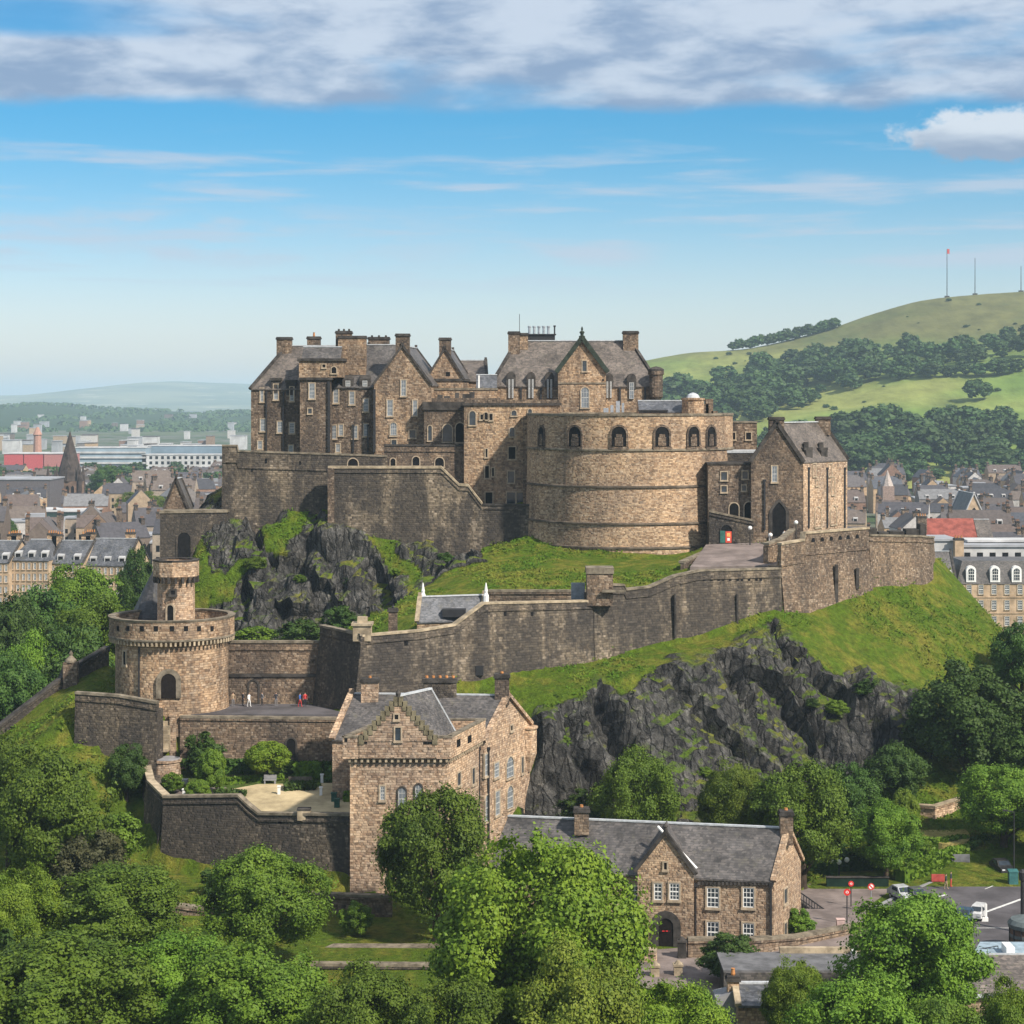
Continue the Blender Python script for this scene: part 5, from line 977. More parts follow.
m.add([V3(gb, zg-.3)+up, bR, bk, V3(mg, zt3)+up], [(0, 1, 2, 3)]); m.add([V3(ga, zg-.3)+up, bL, bk, V3(mg, zt3)+up], [(0, 1, 2, 3)]); m.add([bR, bL, bk], [(0, 1, 2)]); m.bar(V3(mg, zt3)+up, bk, .4, .2, 1); m.bar(bR+Vector((0, 0, .1)), bk+Vector((0, 0, .1)), .3, .14, 1); m.build('roof', [SLATE, LEAD], t_)
m = MB()                                                       # crowsteps on the front gable
for e in (ga, gb):
    for i in range(9): f = i/9; q = V3(e, zg).lerp(V3(mg, zt3), f); q2_ = V3(e, zg).lerp(V3(mg, zt3), f+1/9.); m.box(min(q.x, q2_.x)-.05, max(q.x, q2_.x)+.05, q.y-.70, q.y-.1, q.z-.35, q2_.z+.12)
m.build('crowsteps', plain('mossy_steps', (.15, .13, .085), .95, .1, .5, 1), t_)
m = MB(); q = V3(mg, zt3); m.lathe(q.x, q.y-.5, [(.2, q.z), (.3, q.z+.5), (.1, q.z+.8), (0, q.z+1.)], 8, cap=False); m.build('finial', TRIM, t_)
sh_ = lambda s: ((a[0], a[1]-.62), (b[0], b[1]-.62))
for px, py, w_, h_, s_, ar in ((402, 799, 7.5, 23, 'blind', 'r'), (418.5, 794, 6.5, 19, 'blind', 'r'), (382.5, 793, 4.5, 14, 'blind', None), (384, 848, 8, 17, 'blind', 'r')): win(t_, a, b, px, py, w_, h_, s_, ar, 'window', DRESS if ar is None else TRIM)
of = ((ga[0], ga[1]-.62), (gb[0], gb[1]-.62)); win(t_, *of, 398, 734, 5.5, 13, 'lat'); win(t_, *of, 396.5, 717, 4, 5, 'void')
pf = (o1[0], o1[1]); win(t_, *pf, 346, 740, 3, 4, 'void', None, 'gun_loop', None); win(t_, *pf, 428, 741, 9, 8, 'void', None, 'crenel', None); win(t_, *pf, 363, 740, 8, 7, 'void', None, 'crenel', None)
ps_ = (o1[1], o1[2]); win(t_, *ps_, 458.5, 743, 3.5, 7, 'void', None, 'gun_loop', None); win(t_, *ps_, 469.5, 739, 3.5, 7, 'void', None, 'gun_loop', None)
win(t_, b, c, 458.5, 779, 3, 13, 'lat'); win(t_, b, c, 473, 776, 2.6, 16, 'lat'); win(t_, b, c, 470, 802, 2, 3, 'void')
# cross wing
e_, f_ = q2(484, 229), q2(530, 241.5); g_ = (f_[0]-19.5, f_[1]+1.5); h_ = (e_[0]-17.5, e_[1]+1.5); ze = Zp(742, 229); rz_ = Zp(696, 236)
house(t_, h_, e_, f_, g_, -1, ze, rz_-ze, 'x', KB, SLATE, .3, coping=ST_KEEP, cop_w=.7, cop_h=.4)
chimney(t_, q2(502, 235.4), 1.7, 1.5, Zp(705, 235), Zp(674, 235), 1, ST_PAL, POT, 0, .25); chimney(t_, q2(440, 236), 3.9, 1.4, Zp(712, 236), Zp(678, 236), 5, ST_DARK, POT, 0, .3); chimney(t_, q2(370, 236), 2.0, 1.5, Zp(715, 236), Zp(678, 236), 1, ST_KEEP, POT, 0, .25)
for px, py, w_, h2, s_, ar in ((496, 770, 5, 15, 'blind', None), (509.5, 767, 7, 20, 'blind', 'r'), (497, 803, 4.5, 24, 'blind', None), (509.5, 797, 6, 22, 'blind', 'r'), (522, 765, 2, 16, 'lat', None), (510, 822, 3, 8, 'lat', None), (521, 824, 4, 8, 'blind', 'r'), (511, 728, 2, 5, 'void', None)): win(t_, e_, f_, px, py, w_, h2, s_, ar, 'window', DRESS)
for px in (487.5, 478): pipe(t_, e_, f_, px, 748, 850, .12)
win(t_, e_, f_, 486.5, 808, 4, 26, 'blind', 'r'); win(t_, e_, f_, 486, 765, 3.5, 22, 'blind')
m = MB(); q = V3(f_, 0); zb_ = Zp(755, 240); zz_ = Zp(730, 240); m.lathe(q.x-.2, q.y-.4, [(.3, zb_-2.2), (1.0, zb_), (1.0, zz_), (1.15, zz_+.05), (1.15, zz_+.3), (.0, zz_+.31)], 10); m.build('bartizan', KB, t_)
# --- gatehouse in front
GA, GB, GC = q2(486, 206), q2(774, 200), q2(801, 209); GD = (GA[0]+GC[0]-GB[0], 215)
t_ = thing('gatehouse', 'long stone gatehouse with slate roof, central gable and arched dark doorway', 'gatehouse', (X(650, 204), 204, 0)); ze = Zp(881, 200); zr = Zp(830, 204.5)
house(t_, GA, GB, GC, GD, -1.5, ze, zr-ze, 'x', ST_GATE, SLATE, .35, coping=ST_GATE, cop_w=.6, cop_h=.35)
chimney(t_, q2(786, 204.3), 1.3, 1.2, Zp(845, 204), Zp(811, 204), 1, ST_PAL, POT, 0, .25); chimney(t_, q2(581.5, 207.4), 1.5, 1.1, Zp(835, 207), Zp(808, 207), 1, ST_PAL, POT, 0, .25)
pa, pb = ray_wall(GA, GB, 637), ray_wall(GA, GB, 693); pa = (pa[0], pa[1]-.9); pb = (pb[0], pb[1]-.9); pc = (pb[0]+.6, pb[1]+6); pd = (pa[0]+.6, pa[1]+6); zg = Zp(872, 201); zt4 = Zp(835, 201); pm = mid(pa, pb); pm2 = mid(pc, pd)
m = MB(); m.prism([pa, pb, pc, pd], -1.5, zg); m.add([V3(pa, zg), V3(pb, zg), V3(pm, zt4)], [(0, 1, 2)]); m.build('gable', ST_GATE, t_); m = MB(); up = Vector((0, 0, .15))
for e0, e1 in ((pa, pd), (pb, pc)): m.add([V3(e0, zg)+up, V3(pm, zt4)+up, V3(pm2, zt4)+up, V3(e1, zg)+up], [(0, 1, 2, 3)])
m.bar(V3(pm2, zt4+.25)-Vector((1.2, 3.4, 0)), V3(pb, zg+.25)+Vector((.35, .7, 0)), .3, .14, 1); m.build('gable_roof', [SLATE, WHITE], t_); m = MB()
for e in (pa, pb): s = V3(e, zg)-V3(pm, zt4); m.bar(V3(e, zg)+s*.1+Vector((0, .05, .2)), V3(pm, zt4)+Vector((0, .05, .22)), .5, .36)
q = V3(pm, zt4); m.lathe(q.x, q.y, [(.25, q.z), (.18, q.z+.7), (.26, q.z+.8), (.05, q.z+1.2)], 8); m.build('gable_coping', TRIM, t_)
win(t_, pa, pb, 666, 935, 15, 34, 'door', 'r', 'doorway', TRIM, .75); m = MB(); q = onwall(pa, pb, 667, 931, .08)
for dx_ in (-.35, .0, .4): m.box(q.x+dx_-.12, q.x+dx_+.12, q.y-.02, q.y+.03, q.z-.03, q.z+.05)
m.build('door_sign_marks', plain('door_sign_red', (.6, .03, .03)), t_)  # small red marks of the door sign, plain colour, no lamps
win(t_, pa, pb, 658, 891.5, 8, 17, 'sash'); win(t_, pa, pb, 674.5, 891.5, 9.5, 17, 'sash'); win(t_, pa, pb, 665.5, 866, 3, 7, 'void')
for px, py in ((713, 897.5), (748.5, 897.5), (713, 932), (748.5, 933.5), (633, 895), (633, 930), (600, 892), (545, 890)): win(t_, GA, GB, px, py, 11.5, 19.5 if py < 920 else 21, 'sash')
win(t_, GB, GC, 785, 896, 3, 15, 'lat'); win(t_, GB, GC, 785, 930, 2.5, 15, 'lat'); pipe(t_, GA, GB, 771, 884, 943, .1); pipe(t_, GA, GB, 696, 884, 943, .06)
m = MB(); 
for i in range(19): q = onwall(GA, GB, 699+i*4, 882.5, .12); m.box(q.x-.14, q.x+.14, q.y-.12, q.y+.1, q.z-.22, q.z+.1)
m.build('eaves_corbels', TRIM, t_)
# --- roads and walls at the gatehouse
def sheet(name, mat, pts, z): m = MB(); m.prism(pts, z-.6, z); return tag(m.build(name, mat), kind='structure')
def gp(px, py, z=0.): D = (H-z)*F/(py-HZ); return X(px, D), D
sheet('forecourt_paving', PAVE, [gp(560, 1010), gp(820, 985), gp(880, 955), gp(870, 905), gp(905, 880), gp(800, 872), gp(797, 940), gp(640, 951)], .05)
sheet('road', ASPH, [gp(868, 1010), gp(1180, 1010), gp(1180, 842), gp(1010, 850), gp(985, 862), gp(905, 893), gp(872, 910)], .10)
m = MB()
def strip(p0, p1, w_, z=.118):
    p0, p1 = Vector(p0), Vector(p1); u = (p1-p0).normalized(); n_ = Vector((u.y, -u.x))*w_/2; m.prism([p0-n_, p1-n_, p1+n_, p0+n_], z-.01, z)
strip(gp(920, 904), gp(946, 895.5), .3); strip(gp(958, 923), gp(1030, 897), .35); strip(gp(985, 890), gp(1015, 878), .12); strip(gp(975, 929), gp(1010, 929), .1)
tag(m.build('road_markings', plain('road_paint', (.55, .55, .53))), kind='structure')
m = MB()
for p0, p1 in ((gp(905, 894), gp(985, 863)), (gp(870, 911), gp(905, 894))): m.bar(Vector(p0+(.1,)), Vector(p1+(.1,)), .35, .26)
tag(m.build('kerb', PAVEG), kind='structure')
curtain('forecourt_wall', 'low stone wall curving along the forecourt right of the gatehouse', [(688, 941, 197, 952), (752, 941, 197.6, 952), (800, 938, 201.5, 952), (862, 926, 206.6, 944), (869, 927, 208, 944)], .6, .2, ST_WALLT, None, 0, 1, COPE, 'wall')
curtain('forecourt_wall', 'pale low wall left of the gatehouse door among the trees', [(630, 950, 196, 960), (656, 953, 195.4, 962)], .6, .2, ST_KEEP, None, 0, 1, COPEL, 'wall')
for px, py, lb in ((682, 948, 'dark stone gate post right of the gatehouse door'), (655, 966, 'pale stone bollard block left of the paved approach'), (678, 965, 'pale short stone post on the paved approach')):
    q = gp(px, py+10); hh = .9 if px != 682 else 1.6; m = MB(); m.box(q[0]-.4, q[0]+.4, q[1]-.4, q[1]+.4, -.2, hh); m.box(q[0]-.48, q[0]+.48, q[1]-.48, q[1]+.48, hh, hh+.18); m.lathe(q[0], q[1], [(.4, hh+.18), (.15, hh+.5), (0, hh+.55)], 8, cap=False); tag(m.build('gate_post', TRIM if px == 682 else COPEL), lb, 'post')
curtain('road_wall', 'low stone wall along the park edge of the road', [(905, 886, 234, 892), (938, 876, 239, 884), (972, 862, 245, 872), (990, 852, 250, 862)], .5, .15, ST_WALLT, None, 0, 1, COPE, 'wall')
t_ = thing('footbridge', 'dark iron parapet and steps beside the right end of the gatehouse', 'railing', (X(812, 220), 220, 0)); m = MB(); q0, q1 = P(801, 893, 216), P(828, 912, 216); 
m.bar(q0, q1, .12, .14); m.bar(q0-Vector((0, 0, .7)), q1-Vector((0, 0, .7)), .1, .1)
for i in range(11): q = q0.lerp(q1, i/10); m.bar(q, q-Vector((0, 0, 1.4)), .08, .08)
m.build('rail', BLACK, t_); m = MB(); m.add([q0-Vector((0, -.1, 1.1)), q1-Vector((0, -.1, 1.)), Vector((q1.x, q1.y+.1, -.2)), Vector((q0.x, q0.y+.1, -.2)), q0-Vector((0, -3, 1.1)), q1-Vector((0, -3, 1.)), Vector((q1.x, q1.y+3, -.2)), Vector((q0.x, q0.y+3, -.2))], [(0, 1, 2, 3), (0, 1, 5, 4), (1, 2, 6, 5), (0, 3, 7, 4)]); m.build('ramp', ST_DARK, t_)
# foreground roofs
t_ = thing('low_building', 'flat grey lead roofed building in front of the forecourt, half hidden by trees', 'building', (X(800, 184), 184, 0)); a, b = q2(726, 181.5), q2(884, 181.5); c, d = (b[0], 187), (a[0], 187); z = Zp(972, 181.5); m = MB(); m.prism([a, b, c, d], -1, z); m.build('wall', ST_DARK, t_); m = MB(); m.prism(grow([a, b, c, d], .25), z+.005, z+.22); m.build('roof', plain('felt_roof', (.12, .12, .125), .9, .15, .3, .8), t_)
m = MB(); m.box(a[0]-.25, b[0]+.25, a[1]-.55, a[1]-.26, z-1.3, z+.1); m.build('fascia', SLATE, t_)
m = MB(); m.box(a[0]+5.6, b[0]+.2, d[1]-.2, d[1]+.3, z+.2, z+.75); m.build('parapet_coping', COPEL, t_)
t_ = thing('cottage', 'little slate roofed cottage with stone chimney and orange pot between the front trees', 'cottage', (X(755, 176), 176, 0)); a, b = q2(738, 172.5), q2(792, 172.5); c, d = (b[0], 178), (a[0], 178); ze = Zp(1006, 172.5); house(t_, a, b, c, d, -1, ze, Zp(986, 175)-ze, 'x', ST_GATE, SLATE_B, .3, coping=COPEL); chimney(t_, q2(733, 175), 1.0, 1.0, 0, Zp(975, 175), 1, ST_KEEP, POT, 0, .6); 
m = MB(); a, b = q2(716, 174), q2(737, 174); m.prism([a, b, (b[0], 177), (a[0], 177)], -1, [Zp(999, 174), Zp(990, 174), Zp(985, 177), Zp(990, 177)]); m.build('lean_to', PAVEG, t_)
m = MB(); q = P(776, 1012, 170); m.box(q.x-.7, q.x+.7, q.y-.5, q.y+.5, q.z-1.8, q.z+1.); m.prism([(q.x-.6, q.y-.52), (q.x+.6, q.y-.52), (q.x+.6, q.y-.5), (q.x-.6, q.y-.5)], q.z-.6, q.z+.8, 1); tag(m.build('roof_dormer', [SLATE_B, GLASSL]), 'small glazed slate dormer at the foot of the picture beside the cottage', 'dormer')
t_ = thing('pavilion', 'long dark slate roof with pale edges at the lower right corner', 'building', (X(1015, 182), 182, 0)); a, b = q2(955, 178), q2(1090, 178); c, d = (b[0], 184), (a[0], 184); z = Zp(996, 178); m = MB(); m.prism([a, b, c, d], -1, z); m.build('wall', ST_GATE, t_); m = MB(); ov = grow([a, b, c, d], .3); m.prism(ov, z+.005, [z+.2, z+.2, z+1.9, z+1.9]); m.build('roof', SLATE_N, t_); m = MB(); m.box(ov[0][0], ov[1][0], ov[0][1]-.12, ov[0][1]-.005, z-.05, z+.25); m.box(ov[0][0], ov[1][0], ov[2][1]+.003, ov[2][1]+.15, z+1.7, z+2.05); m.build('gutter', LEAD, t_)
t_ = thing('terrace_deck', 'pale blue flat terrace roof behind the dark slate roof at lower right', 'roof terrace', (X(1005, 190), 190, 0)); a, b, c, d = q2(966, 187), q2(1080, 187), q2(1080, 195), q2(980, 195); z = Zp(966, 187); m = MB(); m.prism([a, b, c, d], -1, z); m.build('wall', ST_GATE, t_); m = MB(); m.prism([a, b, c, d], z+.005, z+.1); m.build('deck', plain('blue_deck', (.24, .31, .36)), t_); m = MB(); q = P(1003, 950, 193); m.box(q.x-.4, q.x+.4, 190, 192, z+.1, z+.9); m.build('upstand', WHITE, t_)
m = MB(); q0, q1 = P(974, 950, 192.5), P(998, 946, 192.5)
for i in range(7): q = q0.lerp(q1, i/6); m.bar(q, (q.x, q.y, z+.1), .06, .06)
m.bar(q0, q1, .07, .07); m.build('railing', BLACK, t_)
t_ = thing('kiosk', 'round wooden kiosk with dark domed roof at the right edge of the road', 'kiosk', (X(1026, 200), 200, 0)); q = P(1030, 920, 199); m = MB(); m.lathe(q.x, q.y, [(2., 0), (2., q.z-.7)], 20); m.build('wall', plain('kiosk_wood', (.11, .07, .05)), t_); m = MB(); m.lathe(q.x, q.y, [(2.15, q.z-.69), (2.2, q.z-.3), (1.9, q.z+.1), (1., q.z+.3), (0, q.z+.35)], 20, cap=False); m.lathe(q.x, q.y, [(2.06, q.z-1.6), (2.06, q.z-1.3), (2., q.z-1.3)], 20, 0, cap=False); m.build('roof', plain('kiosk_roof', (.10, .12, .12), .5), t_); m = MB()
for i in range(14): an = 2*math.pi*i/14; u = Vector((math.cos(an), math.sin(an), 0)); m.bar(Vector((q.x, q.y, .1))+u*2.02, Vector((q.x, q.y, q.z-.75))+u*2.02, .12, .12)
m.build('ribs', BLACK, t_)
# signs, lamps, bins, vehicles
def road_sign(px, pyt, pyb, r_, lb, kind):
    D = (H-.1)*F/(pyb-HZ); q = P(px, pyt, D); t_ = thing('road_sign', lb, 'road sign', (q.x, q.y, .1)); m = MB(); m.lathe(q.x, q.y, [(.06, 0), (.06, q.z+r_)], 8); m.build('post', BLACK if kind else STEEL, t_); m = MB(); n = 20
    ring = [(math.cos(2*math.pi*i/n), math.sin(2*math.pi*i/n)) for i in range(n)]
    def disc(r, y0, y1, mi): m.add([(q.x+r*c_, q.y+y0, q.z+r*s_) for c_, s_ in ring]+[(q.x+r*c_, q.y+y1, q.z+r*s_) for c_, s_ in ring], [tuple(range(n))]+[(i, (i+1) % n, n+(i+1) % n, n+i) for i in range(n)], mi)
    disc(r_, -.10, -.07, 0); disc(r_*(.42 if kind else .68), -.115, -.1, 1)
    if kind == 0: m.bar((q.x-r_*.5, q.y-.12, q.z+r_*.5), (q.x+r_*.5, q.y-.12, q.z-r_*.5), .03, .12)
    else: m.box(q.x-r_*.14, q.x+r_*.14, q.y-.125, q.y-.117, q.z-r_*.3, q.z+r_*.3, 0)
    m.build('sign_face', [plain('sign_red', (.55, .03, .025), .5), WHITE], t_)
road_sign(847, 892, 924, .36, 'red disc road sign on the dark post nearest the forecourt wall', 1); road_sign(851, 883.5, 906, .3, 'small red disc sign standing behind the first red sign', 1); road_sign(871, 886.5, 912, .36, 'red ringed white road sign on a pale post by the parked vehicles', 0)
def globe_lamp(px, py, pyb, lb, n=1, post=BLACK):
    D = H*F/(pyb-HZ); q = P(px, py, D); t_ = thing('globe_lamp', lb, 'street lamp', (q.x, q.y, 0)); m = MB(); m.lathe(q.x, q.y, [(.12, 0), (.08, .5), (.06, q.z-.2)], 8); m.build('post', post, t_)
    for i in range(n): m = MB(); m.ball((q.x+(i-(n-1)/2)*.9, q.y, q.z+(.25 if n > 1 and i % 2 == 0 else 0)), .3, 12); m.build('globe', plain('globe_glass', (.7, .72, .66), .3), t_)
globe_lamp(839, 862, 880, 'cluster of three white globe lamps before the hedge left of the park', 3); globe_lamp(853.5, 952, 990, 'white globe lamp poking through the big tree in front of the road', 1); globe_lamp(970.5, 955, 988, 'white globe lamp right of the big tree beside the terrace deck', 1)
t_ = thing('street_lamp', 'tall thin dark street lamp column at the right edge of the road', 'street lamp', (X(1014, 228), 228, 0)); q = P(1014, 812, 228); m = MB(); m.lathe(q.x, q.y, [(.14, 0), (.1, 1.5), (.07, q.z)], 8); m.build('post', BLACK, t_); m = MB(); m.bar((q.x, q.y, q.z), (q.x-.9, q.y, q.z+.15), .12, .1); m.box(q.x-1.3, q.x-.7, q.y-.12, q.y+.12, q.z+.1, q.z+.25); m.build('lamp_head', BLACK, t_)
t_ = thing('lamp_post', 'thick black post with round cap rising behind the kiosk', 'post', (X(1022, 206), 206, 0)); q = P(1022.5, 880, 206); m = MB(); m.lathe(q.x, q.y, [(.2, 0), (.2, q.z)], 10); m.build('post', BLACK, t_); m = MB(); m.lathe(q.x, q.y, [(.35, q.z), (.4, q.z+.8), (.1, q.z+1.1)], 10); m.build('cap', BLACK, t_)
m = MB(); q = gp(1013, 885); m.box(q[0]-.5, q[0]+.5, q[1]-.4, q[1]+.4, 0, 1.5); m.prism([(q[0]-.56, q[1]-.46), (q[0]+.56, q[1]-.46), (q[0]+.56, q[1]+.46), (q[0]-.56, q[1]+.46)], 1.5, [1.6, 1.6, 1.75, 1.75]); tag(m.build('street_cabinet', plain('teal_cabinet', (.04, .13, .13), .5)), 'teal street cabinet standing on the road edge near the tall lamp', 'cabinet')
t_ = thing('bus_shelter', 'dark bus shelter with red brown front under the trees at the right edge', 'shelter', (X(1012, 246), 246, 0)); x0, x1 = X(997, 246), X(1050, 246); m = MB(); m.box(x0, x1, 244, 247, Zp(851, 246), Zp(849, 246)); m.build('roof', BLACK, t_); m = MB(); m.box(x0+.1, x1, 246.6, 246.8, 0, Zp(851, 246)); m.build('back_panel', plain('shelter_brown', (.12, .06, .05)), t_)
for x_ in (x0+.15, x0+2.2): m = MB(); m.box(x_-.06, x_+.06, 244.2, 244.32, 0, Zp(851, 246)); m.build('post', BLACK, t_)
def car(px, py, lb, mat, van=False, rz=0., wd=1.7, ln=3.9):
    q = gp(px, py, .1); t_ = thing('parked_van' if van else 'parked_car', lb, 'van' if van else 'car', (q[0], q[1], .1)); cs, sn = math.cos(rz), math.sin(rz)
    def T(x, y, z): return (q[0]+x*cs-y*sn, q[1]+x*sn+y*cs, z+.1)
    hw = wd/2; prof = [(-ln/2, .35), (-ln/2+.05, .75), (-ln/2+.9, .9), (-ln/2+1.5, 1.42), (ln/2-.9, 1.45), (ln/2-.25, .95), (ln/2, .85), (ln/2, .35)] if not van else [(-ln/2, .35), (-ln/2+.05, .85), (-ln/2+.5, .95), (-ln/2+.9, 1.5), (ln/2, 1.5), (ln/2, .35)]
    m = MB(); k = len(prof); sec = [(-hw, .0), (-hw*.98, 0), (hw*.98, 0), (hw, 0)]
    def tw(y, z): return hw*(1-.16*max(0, (z-.85))/.6)
    m.add([T(-tw(y, z), y, z) for y, z in prof]+[T(tw(y, z), y, z) for y, z in prof], [tuple(range(k)), tuple(range(2*k-1, k-1, -1))]+[(i, (i+1) % k, k+(i+1) % k, k+i) for i in range(k)]); m.build('body', mat, t_)
    m = MB(); zt_ = 1.38 if not van else 1.42; y0 = -ln/2+(.98 if not van else .55); y1 = -ln/2+(1.45 if not van else .85); z0 = .95 if not van else 1.0
    m.add([T(-hw*.82, y0-.05, z0+.04), T(hw*.82, y0-.05, z0+.04), T(hw*.74, y1-.05, zt_), T(-hw*.74, y1-.05, zt_)], [(0, 1, 2, 3)]); m.build('windscreen', GLASS, t_)
    for sx in (-1, 1):
        m = MB(); m.add([T(sx*(tw(0, z_)+.012), y_, z_) for y_, z_ in ((y1-.1, .98), (ln/2-1., .98), (ln/2-1.05, 1.32), (y1+.2, 1.32))], [(0, 1, 2, 3)]); m.build('side_window', GLASS, t_)
        m = MB(); m.box(0, .3, -.04, 0, 0, .14); o_ = None; mm = MB(); x_ = sx*hw*.68; mm.add([T(x_-.17, -ln/2-.02, .58), T(x_+.17, -ln/2-.02, .58), T(x_+.17, -ln/2+.02, .74), T(x_-.17, -ln/2+.02, .74)], [(0, 1, 2, 3)]); mm.build('headlight', LEAD, t_)
        for y_ in (-ln/2+.75, ln/2-.75):
            m = MB(); n = 14; c_ = [(.31*math.cos(2*math.pi*i/n), .31*math.sin(2*math.pi*i/n)) for i in range(n)]; m.add([T(sx*(hw-.2), y_+u, .31+v-.1) for u, v in c_]+[T(sx*(hw+.02), y_+u, .31+v-.1) for u, v in c_], [tuple(range(n)), tuple(range(n, 2*n))]+[(i, (i+1) % n, n+(i+1) % n, n+i) for i in range(n)]); w_o = m.build('wheel', BLACK, t_)
            m = MB(); m.add([T(sx*(hw+.03), y_+u*.6, .31+v*.6-.1) for u, v in c_], [tuple(range(n))]); m.build('rim', STEEL, w_o)
    return t_
car(964, 922, 'dark blue car parked beside the road, left of the white van', plain('blue_car_paint', (.03, .06, .10), .3, .5), False, R(-28), 1.5, 3.4); car(978, 919, 'small white van parked at the roadside line', plain('white_car_paint', (.5, .5, .5), .3, .5), True, R(-28), 1.3, 2.6)
car(902, 899, 'white car half hidden behind the big tree at the forecourt', plain('silver_car_paint', (.35, .36, .37), .35, .5), False, R(20), 1.7, 3.6); car(917, 901, 'dark grey car beside the white car behind the big tree', plain('grey_car_paint', (.08, .08, .085), .3, .5), False, R(15), 1.6, 3.4)
car(1002, 872, 'dark car parked under the trees beside the bus shelter', BLACK, False, R(10), 1.7, 3.6)
m = MB(); q = gp(986, 922); m.box(q[0]-.1, q[0]+.1, q[1]-.1, q[1]+.1, 0, 1.9); m.box(q[0]-.5, q[0]+.2, q[1]-.2, q[1]+.2, .0, .5); tag(m.build('barrier_post', WHITE), 'white barrier post beside the small white van', 'post')
m = MB(); q = gp(938, 884); m.box(q[0]-.75, q[0]+.75, q[1]-.1, q[1]+.1, .3, 1.1); m.box(q[0]-.06-.6, q[0]-.5, q[1]-.05, q[1]+.05, 0, .3); m.box(q[0]+.5, q[0]+.66, q[1]-.05, q[1]+.05, 0, .3); tag(m.build('banner_board', plain('red_banner', (.35, .06, .05))), 'red notice board standing by the park wall', 'notice board')
m = MB(); q = gp(951, 868); m.box(q[0]-2.2, q[0]+2.2, q[1]-.1, q[1]+.1, .3, 1.6); m.box(q[0]-2., q[0]-1.8, q[1]-.08, q[1]+.08, -.2, .3); m.box(q[0]+1.8, q[0]+2., q[1]-.08, q[1]+.08, -.2, .3); tag(m.build('grey_panel', plain('grey_hoarding', (.14, .14, .15))), 'grey hoarding panel behind the red notice board', 'hoarding')
m = MB(); q = gp(811, 885); m.box(X(826, 226), X(888, 226), 225.6, 226, 0, 1.1); m.box(X(825.5, 226), X(888.5, 226), 225.5, 226.1, 1.1, 1.2, 1); tag(m.build('boundary_fence', [plain('green_fence', (.012, .028, .02), .8, .1), TRIM]), 'dark green fence behind the road signs at the park edge', 'fence')
m = MB(); q = gp(840.5, 931); m.box(q[0]-.4, q[0]+.4, q[1]-.3, q[1]+.3, 0, 1.2); m.box(q[0]-.45, q[0]+.45, q[1]-.35, q[1]+.35, 1.2, 1.28); tag(m.build('utility_box', plain('pink_box', (.5, .36, .33))), 'pale pink utility box behind the low forecourt wall', 'utility box')
hedge('hedge', 'dark clipped hedge left of the green fence beside the globe lamps', [gp(800, 876), gp(838, 878)], 2., 2.2, LEAF_D, z=0, dens=12)
hedge('hedge', 'tall hedge running along the park side of the road behind the low stone wall', [gp(900, 884), gp(925, 876), gp(962, 861)], 1.6, 1.5, LEAF, z=.2, dens=14)
hedge('hedge', 'clipped hedge under the rounded tree beside the bus shelter', [gp(966, 860), gp(992, 850)], 1.6, 1.7, LEAF_D, z=.2, dens=14)
hedge('hedge', 'dark hedge between the green fence and the domed park tree', [gp(838, 874), gp(895, 872)], 1.8, 2.3, LEAF_D, z=.2, dens=12)
hedge('hedge', 'long curved clipped hedge below the yellow lawn in the park', [gp(915, 845, 1.6), gp(940, 848, 1.6), gp(965, 843, 1.6)], 1.2, 1.3, LEAF, z=1.2, dens=14)
hedge('hedge', 'front clipped hedge in the park nearest the road', [gp(915, 862, .8), gp(945, 861, .8), gp(968, 852, .8)], 1.2, 1.5, LEAF, z=.4, dens=14)
hedge('hedge', 'upper hedge line across the park lawn below the dark trees', [gp(905, 815, 3), gp(950, 812, 3), gp(975, 806, 3)], 1., 1.0, LEAF, z=3.2, dens=14)
m = MB(); c_ = gp(938, 832, 2.2); m.prism([(c_[0]+3.6*math.cos(t), c_[1]+7*math.sin(t)) for t in np.linspace(0, 2*math.pi, 24, endpoint=False)], 1.5, 2.3); tag(m.build('round_lawn', DRY), kind='structure')
curtain('garden_wall', 'short pale retaining wall at the back of the park lawn', [(905, 806, 251, 812), (935, 808, 249, 814), (962, 800, 252, 808)], .4, .1, ST_KEEP, None, 0, 1, COPEL, 'wall')
# --- hill masts
for px, py, lb, flag in ((947, 249, 'mast with a small flag, leftmost of the three on the hill', True), (975, 258, 'thin radio mast, middle of the three on the hill', False), (1021, 266, 'thin mast at the right edge on the hill crest', False)):
    pyb = np.interp(px, [920, 970, 1024], [298, 292, 290]); q = P(px, py, 2100); t_ = thing('hill_mast', lb, 'mast', (q.x, 2100, hz(q.x, 2100)-1)); m = MB(); m.lathe(q.x, 2100, [(.5, hz(q.x, 2100)-2), (.28, q.z)], 6); m.build('pole', BLACK, t_); m = MB(); m.box(q.x-2.2, q.x+2.2, 2098, 2102, hz(q.x, 2100)-2, hz(q.x, 2100)+1.6); m.build('hut', TRIM, t_)
    if flag: m = MB(); m.box(q.x, q.x+2.6, 2099.8, 2100.2, q.z-5, q.z, 0); m.build('flag', plain('red_flag', (.5, .08, .08)), t_)
